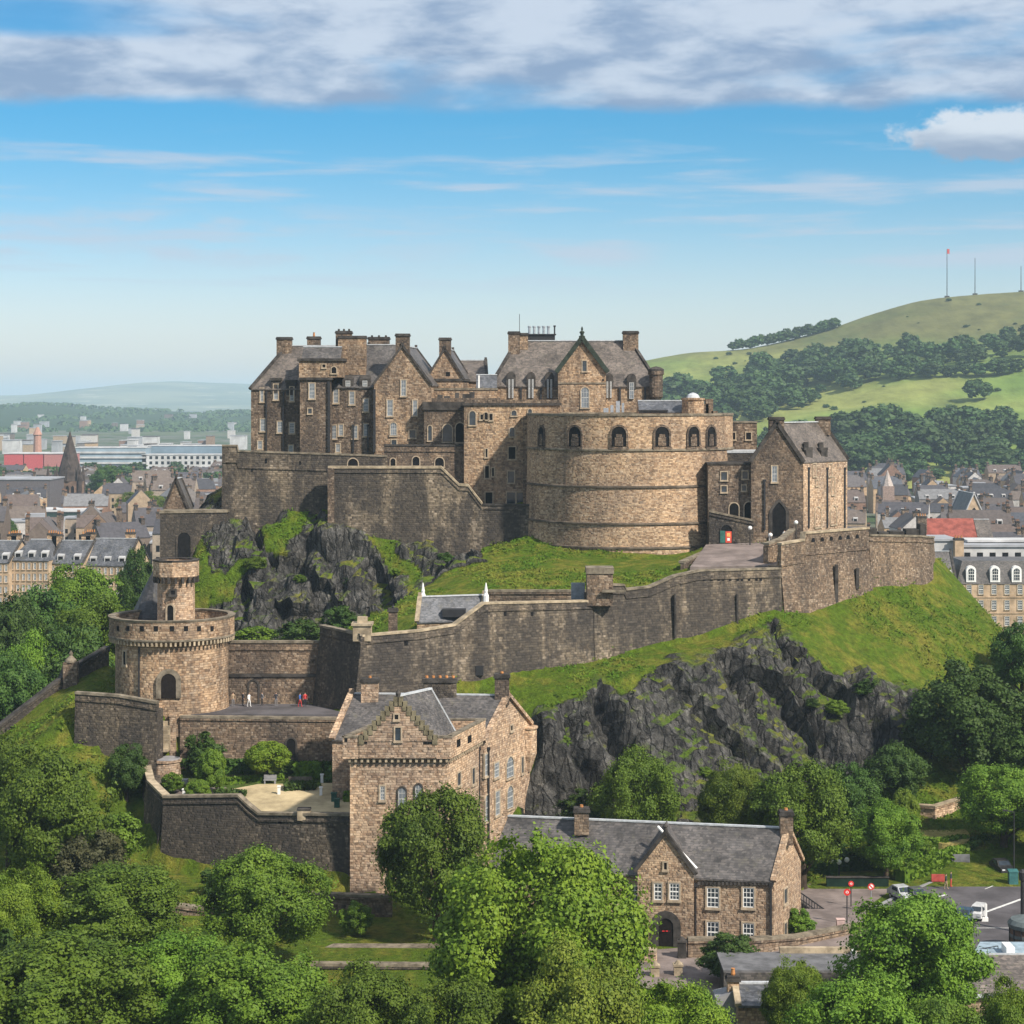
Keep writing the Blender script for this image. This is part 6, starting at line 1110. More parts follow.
# ================================================================ trees
def quads(cen, nrm_, size, rs, asp=.75):
    n = len(cen); r1 = rs.normal(size=(n, 3)); u = np.cross(nrm_, r1); u /= np.linalg.norm(u, axis=1)[:, None]+1e-9; v = np.cross(nrm_, u); v /= np.linalg.norm(v, axis=1)[:, None]+1e-9
    u = u*size[:, None]; v = v*(size*asp)[:, None]
    # leaf sprays: a pointed four-sided blade, folded a little along its rib
    bend = nrm_*(size*.25)[:, None]
    return np.stack([cen-u, cen-v*.9-bend, cen+u, cen+v*.9-bend], 1).reshape(-1, 3)
def crown_points(rs, lobes, per, R0, H0, z0, shape):
    C, Nn = [], []
    for i in range(lobes):
        f = (i+.5)/lobes; zz = 1-2*f*.93; a = i*2.39996+rs.normal()*.35; rad = math.sqrt(max(0, 1-zz*zz))
        if shape == 'cone': prof_ = .30+.75*(1-(zz+1)/2)**.8; q = np.array((math.cos(a)*prof_*min(1, rad*1.6), math.sin(a)*prof_*min(1, rad*1.6), zz))
        else: q = np.array((math.cos(a)*rad, math.sin(a)*rad, zz*(1 if zz > 0 else .85)))
        k = .62+.27*rs.random() if shape != 'tight' else .72
        lr = (.19+.15*rs.random())*(1 if shape != 'tight' else 1.25); cz = (z0+H0)/2; hh = (H0-z0)/2
        c = q*k*np.array((R0, R0, hh))+np.array((0, 0, cz))
        d = rs.normal(size=(per, 3)); d[:, 2] = d[:, 2]*.9+.25; d += q*.75; d /= np.linalg.norm(d, axis=1)[:, None]
        s = lr*R0*np.where(rs.random(per) < (.72 if shape != 'tight' else 2.), .80+.28*rs.random(per), .55+.95*rs.random(per))
        C.append(c+d*s[:, None]*np.array((1, 1, .82))); Nn.append(d*1.+rs.normal(size=(per, 3))*.45+np.array((0, 0, .15)))
    C = np.concatenate(C); Nn = np.concatenate(Nn); Nn /= np.linalg.norm(Nn, axis=1)[:, None]; return C, Nn
def fast_mesh(me_, vv, ff):
    vv = np.asarray(vv, dtype=np.float32); n = len(ff); me_.vertices.add(len(vv)); me_.vertices.foreach_set('co', vv.ravel()); me_.loops.add(n*4); me_.loops.foreach_set('vertex_index', np.asarray(ff, dtype=np.int32).ravel())
    me_.polygons.add(n); me_.polygons.foreach_set('loop_start', np.arange(0, n*4, 4, dtype=np.int32)); me_.update(calc_edges=True)
def tree_proto(name, seed, lobes, per, leaf, mat, shape='round', R0=5., H0=12., z0=1.6, trunk=True, core=False):
    rs = np.random.default_rng(seed); C, Nn = crown_points(rs, lobes, per, R0, H0, z0, shape)
    hol = fbm(C*np.array((.42, .42, .42))*(5./R0)+seed*7.7, 3, seed) > (-.17 if shape != 'tight' else -9); C, Nn = C[hol], Nn[hol]
    ni = int(len(C)*.16); di = rs.normal(size=(ni, 3)); di /= np.linalg.norm(di, axis=1)[:, None]; C = np.concatenate([C, di*(rs.random(ni)**.5)[:, None]*.72*np.array((R0, R0, (H0-z0)/2))+np.array((0, 0, (z0+H0)/2))]); Nn = np.concatenate([Nn, di*.5+rs.normal(size=(ni, 3))*.5])
    V_ = quads(C, Nn, leaf*(.6+.8*rs.random(len(C))), rs); nq = len(C)
    me_ = bpy.data.meshes.new('crown'); fcs = np.arange(nq*4).reshape(-1, 4)
    vv = V_; ff = fcs.tolist()
    if core:                                                    # inner boughs, so that no daylight shows straight through the middle
        ng, ns = 12, 9; pv = []
        for j in range(ns):
            ph = -math.pi/2+math.pi*j/(ns-1)
            for i in range(ng): an = 2*math.pi*i/ng; e = .40+.12*rs.random(); pv.append((R0*e*math.cos(ph)*math.cos(an), R0*e*math.cos(ph)*math.sin(an), (z0+H0)/2+(H0-z0)/2*e*math.sin(ph)))
        b0 = len(vv); vv = np.concatenate([vv, np.array(pv)]); ff += [(b0+j*ng+i, b0+j*ng+(i+1) % ng, b0+(j+1)*ng+(i+1) % ng, b0+(j+1)*ng+i) for j in range(ns-1) for i in range(ng)]
    fast_mesh(me_, vv, np.array(ff)); me_.materials.append(mat)
    tm = None
    if trunk:
        m = MB(); rt = R0*.075; m.lathe(0, 0, [(rt*1.5, -.6), (rt*1.1, .5), (rt*.9, z0+1.), (rt*.55, H0*.5), (rt*.2, H0*.8)], 9)
        for i in range(6):
            an = i*1.05+rs.random(); z_ = z0*.8+rs.random()*H0*.3; p0 = Vector((0, 0, z_)); p1 = Vector((math.cos(an)*R0*.6, math.sin(an)*R0*.6, z_+H0*.22)); m.bar(p0, p0.lerp(p1, .5)+Vector((0, 0, .2)), rt*.7, rt*.7); m.bar(p0.lerp(p1, .5)+Vector((0, 0, .2)), p1, rt*.4, rt*.4)
        tm = raw('trunk', m, BARK)
    return dict(crown=me_, trunk=tm, R=R0, H=H0)
def put_tree(pr, label, x, y, z, r, h, group=None, cat='tree', name='tree', rz=None):
    o = bpy.data.objects.new(name, None); COL.objects.link(o); o.location = (x, y, z); o.empty_display_size = .5; WP[o.name] = Vector((x, y, z)); tag(o, label, cat, group)
    o.rotation_euler = (0, 0, random.random()*6.28 if rz is None else rz); k = r/pr['R']; o.scale = (k, k, h/pr['H'])
    for nm in ('crown', 'trunk'):
        if pr[nm]: c = bpy.data.objects.new(nm, pr[nm]); COL.objects.link(c); c.parent = o
    return o
TP = {}
TP['round'] = [tree_proto('a', 3+i, 54, 1100, .118, LEAF, 'round') for i in range(3)]
TP['bright'] = [tree_proto('b', 23+i, 54, 1350, .105, LEAF_B, 'round') for i in range(2)]
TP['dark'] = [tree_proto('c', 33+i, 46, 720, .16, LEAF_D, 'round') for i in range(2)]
TP['yellow'] = [tree_proto('d', 43, 50, 1100, .118, LEAF_Y, 'round')]
TP['cone'] = [tree_proto('e', 53, 50, 1100, .118, LEAF, 'cone')]
TP['bush'] = [tree_proto('f', 63, 26, 420, .30, LEAF_D, 'round', z0=.2, trunk=False), tree_proto('g', 64, 26, 420, .30, LEAF, 'round', z0=.2, trunk=False)]
TP['bushd'] = TP['bush'][:1]
TP['ball'] = [tree_proto('h', 65, 36, 420, .28, LEAF_B, 'tight', z0=2.2)]
TP['egg'] = [tree_proto('i', 66, 36, 420, .26, LEAF, 'tight', z0=.1, trunk=False)]
TP['purple'] = [tree_proto('j', 67, 46, 420, .20, leafmat('leaf_purple', (.035, .04, .018), (.06, .06, .022)), 'round')]
cnt = [0]
def T(kind, px, pyt, wpx, D, label, group=None, base=None, cat='tree', name=None):
    x = X(px, D); z = gz(x, D)-.3 if base is None else base; h = Zp(pyt, D)-z; r = wpx*D/F/2; pr = TP[kind][cnt[0] % len(TP[kind])]; cnt[0] += 1
    name = name or {'bush': 'bush', 'bushd': 'bush', 'egg': 'topiary', 'ball': 'tree'}.get(kind, 'broadleaf_tree')
    return put_tree(pr, label, x, D, z, r*.99, h*1.02, group, cat if kind not in ('bush', 'bushd', 'egg') else 'bush', name)
G1 = 'trees along the bottom of the picture'
T('bright', 538, 840, 204, 160, 'biggest bright green tree at the bottom, left of the gatehouse doorway', G1)
T('round', 437, 794, 112, 203, 'dense domed tree in front of the tan stone tower house', G1)
T('round', 266, 850, 118, 193, 'broad leafy tree standing before the garden bastion wall', G1)
T('round', 112, 866, 142, 192, 'wide tree below the purple brown shrub on the left lawn', G1)
T('bright', 18, 868, 84, 190, 'yellow green tree cut by the left edge above the bottom row', G1)
T('round', 60, 942, 190, 160, 'wide tree filling the bottom left corner', G1)
T('round', 172, 935, 130, 166, 'mid green tree in the bottom row under the wide tree', G1)
T('round', 258, 950, 150, 160, 'rounded tree in the bottom row below the lawn wall', G1)
T('bright', 212, 938, 100, 168, 'small bright crown squeezed between two bottom row trees', G1)
T('round', 372, 970, 120, 153, 'bottom edge tree below the path between the lawns', G1)
T('round', 452, 985, 120, 150, 'bottom edge tree left of the yellowish one', G1)
T('yellow', 578, 955, 130, 148, 'yellowish tree at the bottom edge under the biggest bright tree', G1)
T('bright', 668, 984, 118, 156, 'bright tree at the bottom edge left of the little cottage', G1)
T('round', 912, 896, 142, 170, 'large tree in front of the road with the parked vehicles', G1)
T('bright', 795, 962, 66, 168, 'narrow bright tree between the cottage and the grey roof', G1)
T('round', 858, 980, 128, 152, 'bottom edge tree below the large roadside tree', G1)
T('round', 945, 1000, 90, 152, 'low tree at the bottom edge under the dark slate roof', G1)
T('bright', 1012, 985, 80, 152, 'bright tree in the bottom right corner', G1)
T('bush', 732, 934, 64, 189, 'rounded bushy tree directly before the gatehouse windows', None, 0)
T('bush', 356, 900, 34, 205, 'dark upright bush against the wall under the keep', None)
T('bush', 222, 866, 48, 214, 'low dark bush at the foot of the garden bastion', None)
T('bush', 800, 908, 30, 205, 'dark green bush against the right gable of the gatehouse', None)
T('bush', 0, 930, 60, 175, 'shaded bush at the left edge between two trees', None)
G2 = 'trees at the foot of the crag'
T('round', 636, 752, 80, 230, 'full round tree against the dark crag behind the gatehouse ridge', G2)
T('bright', 733, 764, 68, 231, 'lighter green tree behind the right half of the gatehouse roof', G2)
T('round', 803, 768, 100, 225, 'tall tree just right of the gatehouse end chimney', G2)
T('round', 886, 804, 68, 228, 'dark domed tree in the park by the green fence', G2)
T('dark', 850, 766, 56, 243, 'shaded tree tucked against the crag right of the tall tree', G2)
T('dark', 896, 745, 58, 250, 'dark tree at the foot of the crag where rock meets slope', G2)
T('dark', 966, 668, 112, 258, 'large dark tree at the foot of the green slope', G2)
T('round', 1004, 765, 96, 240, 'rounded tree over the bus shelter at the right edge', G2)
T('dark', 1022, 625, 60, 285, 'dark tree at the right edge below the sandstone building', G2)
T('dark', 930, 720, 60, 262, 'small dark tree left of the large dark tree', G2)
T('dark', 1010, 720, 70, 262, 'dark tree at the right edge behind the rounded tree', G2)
T('ball', 905, 790, 28, 242, 'small bright round tree on the park lawn', G2)
T('bush', 918, 835, 30, 236, 'mid green bush right of the dark domed park tree', None)
T('bush', 830, 840, 44, 236, 'dark bush in the hedge bed behind the globe lamps', None)
T('bush', 875, 795, 50, 246, 'shaded shrub mass below the crag in the park', None)
T('bush', 585, 790, 50, 236, 'small shrub at the foot of the crag by the tower house', None)
T('bush', 690, 872, 12, 226, 'tiny shrub at the crag foot', None) if False else None
G3 = 'trees on the left slope'
T('round', 52, 748, 116, 214, 'big rounded tree on the grass slope left of the garden bastion', G3)
T('round', 8, 738, 70, 220, 'tree at the left edge beyond the big rounded one', G3)
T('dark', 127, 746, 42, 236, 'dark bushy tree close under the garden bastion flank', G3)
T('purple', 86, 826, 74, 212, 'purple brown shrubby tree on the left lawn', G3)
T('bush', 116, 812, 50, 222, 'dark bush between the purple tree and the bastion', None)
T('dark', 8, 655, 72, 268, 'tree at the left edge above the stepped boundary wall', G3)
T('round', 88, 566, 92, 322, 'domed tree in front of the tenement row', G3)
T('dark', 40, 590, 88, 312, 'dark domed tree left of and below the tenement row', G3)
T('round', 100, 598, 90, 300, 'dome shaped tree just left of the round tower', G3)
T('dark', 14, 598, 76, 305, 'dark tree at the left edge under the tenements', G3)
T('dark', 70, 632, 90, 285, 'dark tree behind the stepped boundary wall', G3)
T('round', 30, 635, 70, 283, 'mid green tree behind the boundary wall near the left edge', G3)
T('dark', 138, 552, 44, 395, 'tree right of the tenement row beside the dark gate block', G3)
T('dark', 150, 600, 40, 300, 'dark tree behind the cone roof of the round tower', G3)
T('bush', 250, 626, 60, 290, 'bright scrub in the valley behind the terrace wall', None); T('bush', 300, 620, 60, 285, 'scrub right of the bright scrub behind the terrace wall', None); T('bush', 215, 628, 50, 288, 'scrub beside the round tower under the crag', None); T('bush', 340, 606, 40, 296, 'scrub where the crag meets the grass mound', None)
T('egg', 211, 748, 30, 233, 'tall cone shaped topiary bush in the garden', None, gzf(233)); T('egg', 198, 779, 25, 229.5, 'small round topiary bush beside the cone shaped one', None, gzf(229.5)); T('ball', 267, 742, 44, 238.5, 'round headed bright tree at the back of the garden court', None, gzf(238.5)); T('bushd', 201, 732, 40, 240.8, 'very dark shrub against the retaining wall', None, gzf(240)); T('bush', 172, 772, 22, 233, 'leafy plant by the pale steps in the garden bastion', None, gzf(233))
for px, D, r, h in ((1075, 262, 7, 15), (1110, 280, 7, 14), (1090, 246, 6, 12), (1150, 262, 7, 15), (1075, 232, 5, 11), (-60, 300, 7, 15), (-75, 270, 7, 14), (-50, 232, 6, 14)):
    x = X(px, D); put_tree(TP['dark'][0], 'dark tree just beyond the edge of the picture', x, D, gz(x, D)-.3, r, h, 'trees beyond the picture edge', 'tree', 'broadleaf_tree')
# rough scrub on rocky ledges
for i, (px, D) in enumerate(((812, 262), (838, 262), (868, 266), (560, 244), (655, 246), (705, 248), (770, 250), (300, 309.5), (350, 309), (395, 309), (445, 309.5), (255, 311))):
    x = X(px, D); r = .9+random.random()*1.; put_tree(TP['bush'][i % 2], 'small green shrub rooted in the dark crag', x, D, gz(x, D)-.3, r, r*1.5, 'shrubs on the crags', 'bush', 'bush')
# ---------------------------------------------------------------- far trees
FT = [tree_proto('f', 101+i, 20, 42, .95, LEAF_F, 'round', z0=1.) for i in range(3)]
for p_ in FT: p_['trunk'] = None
def inside(px, py, poly):
    c = False
    for (x0, y0), (x1, y1) in zip(poly, poly[1:]+poly[:1]):
        if (y0 > py) != (y1 > py) and px < (x1-x0)*(py-y0)/(y1-y0)+x0: c = not c
    return c
def wood(n, poly, Dr, r, h, label, group, sep_=9.):
    done = []; tries = 0; xs = [p_[0] for p_ in poly]
    while len(done) < n and tries < 40000:
        tries += 1; px = random.uniform(min(xs), max(xs)); D = random.uniform(*Dr); x = X(px, D); z = hz(x, D); py = HZ+(H-z)*F/D
        if not inside(px, py, poly) or any((x-a)**2+(D-b)**2 < sep_**2 for a, b in done): continue
        done.append((x, D)); k = random.choice((.5, .7, .85, 1., 1.15, 1.4))*random.uniform(.9, 1.1); put_tree(random.choice(FT), label, x, D, z-.8, r*k, h*k*random.uniform(.85, 1.15), group, 'tree', 'broadleaf_tree')
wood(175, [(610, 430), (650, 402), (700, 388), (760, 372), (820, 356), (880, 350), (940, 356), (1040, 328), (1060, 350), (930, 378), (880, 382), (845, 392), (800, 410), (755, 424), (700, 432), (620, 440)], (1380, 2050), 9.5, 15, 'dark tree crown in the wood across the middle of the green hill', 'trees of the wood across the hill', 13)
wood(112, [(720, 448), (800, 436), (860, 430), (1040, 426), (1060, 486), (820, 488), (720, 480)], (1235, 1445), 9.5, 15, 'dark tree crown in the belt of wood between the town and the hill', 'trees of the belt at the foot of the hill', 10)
for i in range(20):
    px = 736+i*5.2+random.uniform(-1.5, 1.5); D = 2085; x = X(px, D); put_tree(random.choice(FT), 'tree of the dark row along the hill crest', x, D, hz(x, D)-1, random.uniform(6, 9.5), random.uniform(10, 15), 'trees along the hill crest', 'tree', 'broadleaf_tree')
for px, py, s, lb in ((977, 401, 11, 'lone round tree in the middle of the hillside field'), (933, 378, 8.5, 'first tree of the hedge row under the upper wood'), (949, 377, 6, 'second small tree of the field hedge row'), (964, 376, 8, 'third tree of the field hedge row'), (979, 376, 7, 'fourth tree of the field hedge row'), (996, 375, 8, 'fifth tree of the field hedge row'), (1007, 374, 8, 'sixth tree of the field hedge row'), (1018, 372, 7, 'last tree of the field hedge row at the right edge')):
    best = min(np.arange(1300, 2000, 5), key=lambda D: abs(HZ+(H-hz(X(px, D), D))*F/D-py)); x = X(px, best); put_tree(random.choice(FT), lb, x, float(best), hz(x, best)-1, s, s*1.7, 'field trees', 'tree', 'broadleaf_tree')
for i in range(46):
    px = random.uniform(690, 1030); D = random.uniform(1480, 2080); x = X(px, D); k = random.uniform(1.2, 3.4); put_tree(random.choice(FT), 'small gorse bush dotted over the open hillside', x, D, hz(x, D)-.6, k, k*1.2, 'gorse bushes on the hill', 'bush', 'bush')
# distant wood on the left: far off, one mass
rs = np.random.default_rng(5); WHp = WH.reshape(-1, 3); sel = WHp[(WHp[:, 1] < 5300) & (WHp[:, 0] < 320)]
cen = sel[rs.integers(0, len(sel), 3400)]+rs.normal(size=(3400, 3))*np.array((22, 28, 0)); cen = cen[fbm(cen*np.array((.012, .004, 0))+3, 3, 88) > -.13]; k = 14
cc = np.repeat(cen, k, 0); dd = rs.normal(size=(len(cc), 3)); dd[:, 2] = abs(dd[:, 2]); dd /= np.linalg.norm(dd, axis=1)[:, None]; cc = cc+dd*np.array((11, 11, 8))
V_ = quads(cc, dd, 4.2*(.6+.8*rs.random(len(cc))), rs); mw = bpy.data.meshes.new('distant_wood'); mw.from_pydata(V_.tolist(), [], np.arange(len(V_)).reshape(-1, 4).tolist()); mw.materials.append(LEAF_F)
o = bpy.data.objects.new('distant_wood', mw); COL.objects.link(o); tag(o, 'far blue green wood covering the low hill beyond the town', 'wood', None, 'stuff')
# ground cover in the valley and along the wall feet
V_ = []; cl = []
for i in range(60000):
    x = rs.uniform(-75, 80); y = rs.uniform(205, 320)
    cl.append((x, y))
cl = np.array(cl); zz_ = np.array([gz(a_, b_) for a_, b_ in cl]); iu = ((cl[:, 0]-XA)/ST).astype(int); ju = ((cl[:, 1]-YA)/ST).astype(int); slp = slope[ju, iu]; rk_ = rock.reshape(ny, nx)[ju, iu]
pz_ = 512+cl[:, 0]*F/cl[:, 1]; keep = (slp > .12) & (rk_ < .6) & (fbm(np.stack([cl[:, 0], cl[:, 1], 0*cl[:, 0]], 1)*.09, 3, 77) > -.08) & ~((pz_ > 150) & (pz_ < 352) & (cl[:, 1] > 215) & (cl[:, 1] < 256))
cl = cl[keep]; zz_ = zz_[keep]; n = len(cl); kk = 5; cc = np.repeat(np.stack([cl[:, 0], cl[:, 1], zz_+.05], 1), kk, 0)+rs.normal(size=(n*kk, 3))*np.array((.35, .35, .08)); dd = rs.normal(size=(n*kk, 3))*.6+np.array((0, -.3, .8)); dd /= np.linalg.norm(dd, axis=1)[:, None]
V_ = quads(cc, dd, .24*(.3+1.3*rs.random(len(cc))**2), rs, .45); mw = bpy.data.meshes.new('rough_grass'); mw.from_pydata(V_.tolist(), [], np.arange(len(V_)).reshape(-1, 4).tolist()); mw.materials.append(grassmat('rough_grass', (.075, .15, .014), (.17, .19, .03), (.42, .62)))
o = bpy.data.objects.new('rough_grass', mw); COL.objects.link(o); tag(o, 'rough tufts of grass on the steep banks around the crag', 'grass', None, 'stuff')
# ================================================================ the town
def townmat(name, cols, sc=.9):
    t = NT(name, .9, .12); oi = t.N('ShaderNodeObjectInfo'); p = t.pos(); b = t.ramp(oi.outputs['Random'], [(i/len(cols), c) for i, c in enumerate(cols)], 'CONSTANT')
    b = t.mix(1., b, t.ramp(t.noise(p, sc, 5, .7), [(.3, .7), (.7, 1.25)]), 'MULTIPLY'); t.col(b); return t.m
TW = townmat('town_wall', [(.24, .17, .12), (.34, .26, .18), (.42, .30, .19), (.15, .12, .10), (.34, .28, .22), (.46, .44, .42), (.24, .15, .11), (.19, .17, .16)])
TR = townmat('town_roof', [(.075, .072, .08), (.11, .10, .10), (.06, .06, .068), (.14, .115, .10), (.09, .095, .11), (.10, .085, .08), (.17, .17, .175), (.12, .095, .085), (.085, .08, .085)])
TWH = plain('town_render_white', (.44, .44, .44), .8, .2, .25, .1); TRED = plain('red_tiles', (.22, .065, .05), .85, .15, .35, .6); TSAND = plain('town_sandstone', (.39, .29, .195), .9, .1, .35, .35); TGREY = plain('town_grey_roof', (.30, .31, .33), .8, .2, .25, .1)
TPOT = plain('town_pot', (.20, .115, .075)); TDORM = plain('town_dormer', (.38, .37, .36))
def town_proto(name, w_, d_, h_, rise, kind):
    t_ = thing(name, 'x', 'house', (0, 0, 0)); a, b, c, d = (-w_/2, -d_/2), (w_/2, -d_/2), (w_/2, d_/2), (-w_/2, d_/2)
    if kind == 'flat':
        m = MB(); m.prism([a, b, c, d], -2, h_); m.build('wall', TW, t_); m = MB(); m.prism(grow([a, b, c, d], .3), h_+.01, h_+.5); m.box(-w_*.2, w_*.15, -d_*.2, d_*.2, h_+.5, h_+2.4); m.build('roof', TGREY, t_)
    else:
        house(t_, a, b, c, d, -2, h_, rise, 'y' if kind == 'gable' else 'x', TW, TR, .3, coping=None, ridge=None)
        for sx in ((-1, 1) if kind != 'gable' else (1,)): chimney(t_, (sx*(w_/2-.7), 0 if kind != 'gable' else d_*.2), 1.1, 2.2, h_-.5, h_+rise+1.3, 3, ST_PAL, TPOT)
        if kind == 'row':
            for i in range(3): m = MB(); x_ = -w_*.3+w_*.3*i; m.prism([(x_-.9, -d_/2+.6), (x_+.9, -d_/2+.6), (x_+.9, -d_/2+3), (x_-.9, -d_/2+3)], h_-.2, [h_+1.7, h_+1.7, h_+2.2, h_+2.2]); o_ = m.build('dormer', TDORM, t_); window_at(o_, x_, -d_/2+.58, h_+.9, 0, 1.1, 1.2, 'void', None, 'pane', None)
    nf = max(1, int(h_/3.2)); nw = max(2, int(w_/3.2))
    for j in range(nf):
        for i in range(nw): window_at(t_, -w_/2+w_*(i+.5)/nw, -d_/2, 1.7+j*3.1, 0, 1.1, 1.7, 'void', None, 'window', None)
    return t_
protos = [town_proto('town_house', 13, 9, 8, 3.8, 'x'), town_proto('tenement', 20, 11, 12, 4.4, 'row'), town_proto('town_house', 9, 13, 8.5, 4.2, 'gable'), town_proto('town_block', 18, 14, 9.5, 0, 'flat'), town_proto('tenement', 15, 10, 11, 4.6, 'x')]
for p_ in protos: index_kids(p_)
used = [False]*len(protos)
def put_town(i, x, y, rz, s, label, group):
    if not used[i]: o = protos[i]; used[i] = True
    else: o = copy_tree(protos[i])
    o.location = (x, y, -.6); o.rotation_euler = (0, 0, rz); o.scale = (s, s, s*random.uniform(.85, 1.15)); o['label'] = label; o['group'] = group; return o
KN = ['slate roofed stone house with two chimneys', 'tenement with a row of pale dormers', 'gable fronted stone house', 'flat roofed grey town block', 'tall chimneyed tenement']
def district(px0, px1, D0, D1, cell, skip, where, group, ang=0., hk=1.):
    D = D0
    while D < D1:
        x = X(px0, D)
        while x < X(px1, D):
            xx = x+random.uniform(-.12, .12)*cell; yy = D+random.uniform(-.15, .15)*cell; px = 512+xx*F/yy
            if not any(a <= px <= b and c <= yy <= d for a, b, c, d in skip) and random.random() < .9:
                i = random.choices(range(5), (4, 3, 3, 1.3, 3))[0]; put_town(i, xx, yy, ang+random.choice((0, 0, 0, math.pi/2, math.pi))*1.+random.gauss(0, .12), random.uniform(.85, 1.1)*cell/22, KN[i]+' '+where, group).scale.z *= hk
            x += cell
        D += cell*.95
SK_L = [(-60, 140, 470, 640), (35, 95, 940, 1060), (-10, 60, 930, 1010), (60, 250, 380, 590), (98, 165, 860, 930), (90, 125, 1060, 1130), (120, 190, 860, 900)]
district(-25, 245, 585, 1120, 23, SK_L, 'in the town left of the castle', 'roofs of the town left of the castle', .15)
district(-25, 245, 1130, 1480, 27, [(120, 160, 1130, 1560)], 'in farther streets left of the castle', 'farther roofs left of the castle', -.1, .5)
for i in range(26):
    px = random.uniform(-20, 232); D = random.uniform(1080, 1540); put_tree(random.choice(FT), 'dark tree among the farther roofs left of the castle', X(px, D), D, -.6, random.uniform(5, 9), random.uniform(8, 12), 'trees among the farther roofs', 'tree', 'broadleaf_tree')
district(842, 1130, 590, 1000, 22, [(920, 1060, 380, 600), (870, 900, 880, 925), (955, 995, 700, 760)], 'in the town below the hill', 'roofs of the town right of the castle', -.1)
district(842, 1110, 1000, 1215, 24, [], 'at the edge of the wood', 'farthest roofs right of the castle', .1)
for p_, u_ in zip(protos, used):
    if not u_: put_town(protos.index(p_), -150, 640, 0, 1, KN[protos.index(p_)]+' at the far left', 'roofs of the town left of the castle')
# tenement row on the left
for (p0, p1, ye, yr, lb, hip) in ((-60, 9, 562, 541, 'sandstone tenement cut by the left edge, in the row behind the trees', 0), (9.5, 49, 560, 540, 'sandstone tenement with wide hipped grey roof in the left row', .25), (50, 83, 563, 541, 'middle sandstone tenement with pale dormers in the left row', 0), (84, 127, 565, 539, 'end sandstone tenement of the left row with bright gable', 0)):
    D = 520-.0*p0; t_ = thing('tenement', lb, 'tenement', (X((p0+p1)/2, D), D, -1)); a, b = q2(p0, D), q2(p1, D-2); c, d = (b[0]+3.2, D+12), (a[0]+3.2, D+12); ze = Zp(ye, D); house(t_, a, b, c, d, -2, ze, Zp(yr, D+6)-ze, 'x', TSAND, SLATE_B, .4, hip, coping=TRIM if not hip else None)
    for px in (p0+2.5, p1-1): chimney(t_, q2(px+4.5, D+6), 2.4, 1.6, ze, Zp(yr-7, D+6), 4, ST_TAN)
    nw = max(3, int((p1-p0)/5.6))
    for j in range(4):
        for i in range(nw): win(t_, a, b, p0+(p1-p0)*(i+.5)/nw, ye+6+j*11, 2.6, 6.4, 'sash', None, 'window', TSAND)
    for i in range(nw//2): px = p0+(p1-p0)*(i+.6)/(nw//2); q = onwall(a, b, px, ye-4); m = MB(); m.prism([(q.x-.9, q.y+.8), (q.x+.9, q.y+.8), (q.x+.9, q.y+3), (q.x-.9, q.y+3)], q.z-1.2, [q.z+.9, q.z+.9, q.z+1.3, q.z+1.3]); o_ = m.build('dormer', TWH, t_); window_at(o_, q.x, q.y+.78, q.z, 0, 1.2, 1.2, 'void', None, 'pane', None)
# church with a dark spire
t_ = thing('church', 'dark stone church with a tall tapering spire left of the castle', 'church', (X(66, 1000), 1000, -1)); DK = plain('soot_stone', (.06, .048, .042), .95, .1, .4, .4); q = P(70, 485, 1000); m = MB(); m.box(q.x-6, q.x+6, q.y-6, q.y+6, -2, q.z+2); m.build('tower', plain('church_stone', (.17, .115, .085), .95, .1, .4, .4), t_)
m = MB(); m.lathe(q.x, q.y, [(6.8, q.z+2), (6.0, q.z+6), (3., q.z+17), (.1, Zp(431, 1000))], 8, cap=False); m.build('spire', DK, t_)
for sx in (-1, 1):
    for sy in (-1, 1): m = MB(); m.lathe(q.x+sx*5.4, q.y+sy*5.4, [(1.1, q.z-4), (1., q.z+5), (.7, q.z+6), (.05, q.z+11)], 6, cap=False); m.build('pinnacle', DK, t_)
for sx in (-6.3, 6.3): m = MB(); m.box(q.x+sx-.7, q.x+sx+.7, q.y-6.9, q.y-4.8, -2, q.z+3); m.lathe(q.x+sx, q.y-5.8, [(.9, q.z+3), (.05, q.z+8)], 6, cap=False); m.build('buttress', DK, t_)
for zf, rw in ((9, 1.5), (15, 1.)): m = MB(); rq = 5.2-(zf-6)*.236; m.prism([(q.x-rw, q.y-rq-.5), (q.x+rw, q.y-rq-.5), (q.x+rw, q.y), (q.x-rw, q.y)], q.z+zf-2, q.z+zf); m.add([(q.x-rw-.2, q.y-rq-.6, q.z+zf), (q.x+rw+.2, q.y-rq-.6, q.z+zf), (q.x, q.y-rq-.6, q.z+zf+3), (q.x, q.y, q.z+zf+3)], [(0, 1, 2), (0, 2, 3), (1, 3, 2)]); m.build('lucarne', DK, t_)
for sx in (-2.6, 0, 2.6): window_at(t_, q.x+sx, q.y-6, q.z-2.5, 0, 1.5, 5, 'void', 'p', 'window', None)
a, b = q2(46, 1002), q2(60, 1002); house(t_, a, b, (b[0], 1026), (a[0], 1026), -2, Zp(490, 1002), 6, 'y', DK, SLATE, .3)
m = MB(); q = P(48, 478, 1000); m.lathe(q.x, q.y, [(1.6, -2), (1.5, q.z), (.9, q.z+1), (.05, q.z+7)], 8, cap=False); m.build('pinnacle', DK, t_)
t_ = thing('monument', 'slim pinkish stone monument column far off on the left', 'monument', (X(37, 1700), 1700, -1)); q = P(37.5, 450, 1700); m = MB(); m.lathe(q.x, q.y, [(7, -2), (6.5, 8), (3.6, 10), (3.2, q.z+12), (4, q.z+13), (1., Zp(427, 1700))], 10); m.build('shaft', plain('pink_stone', (.36, .20, .15)), t_)
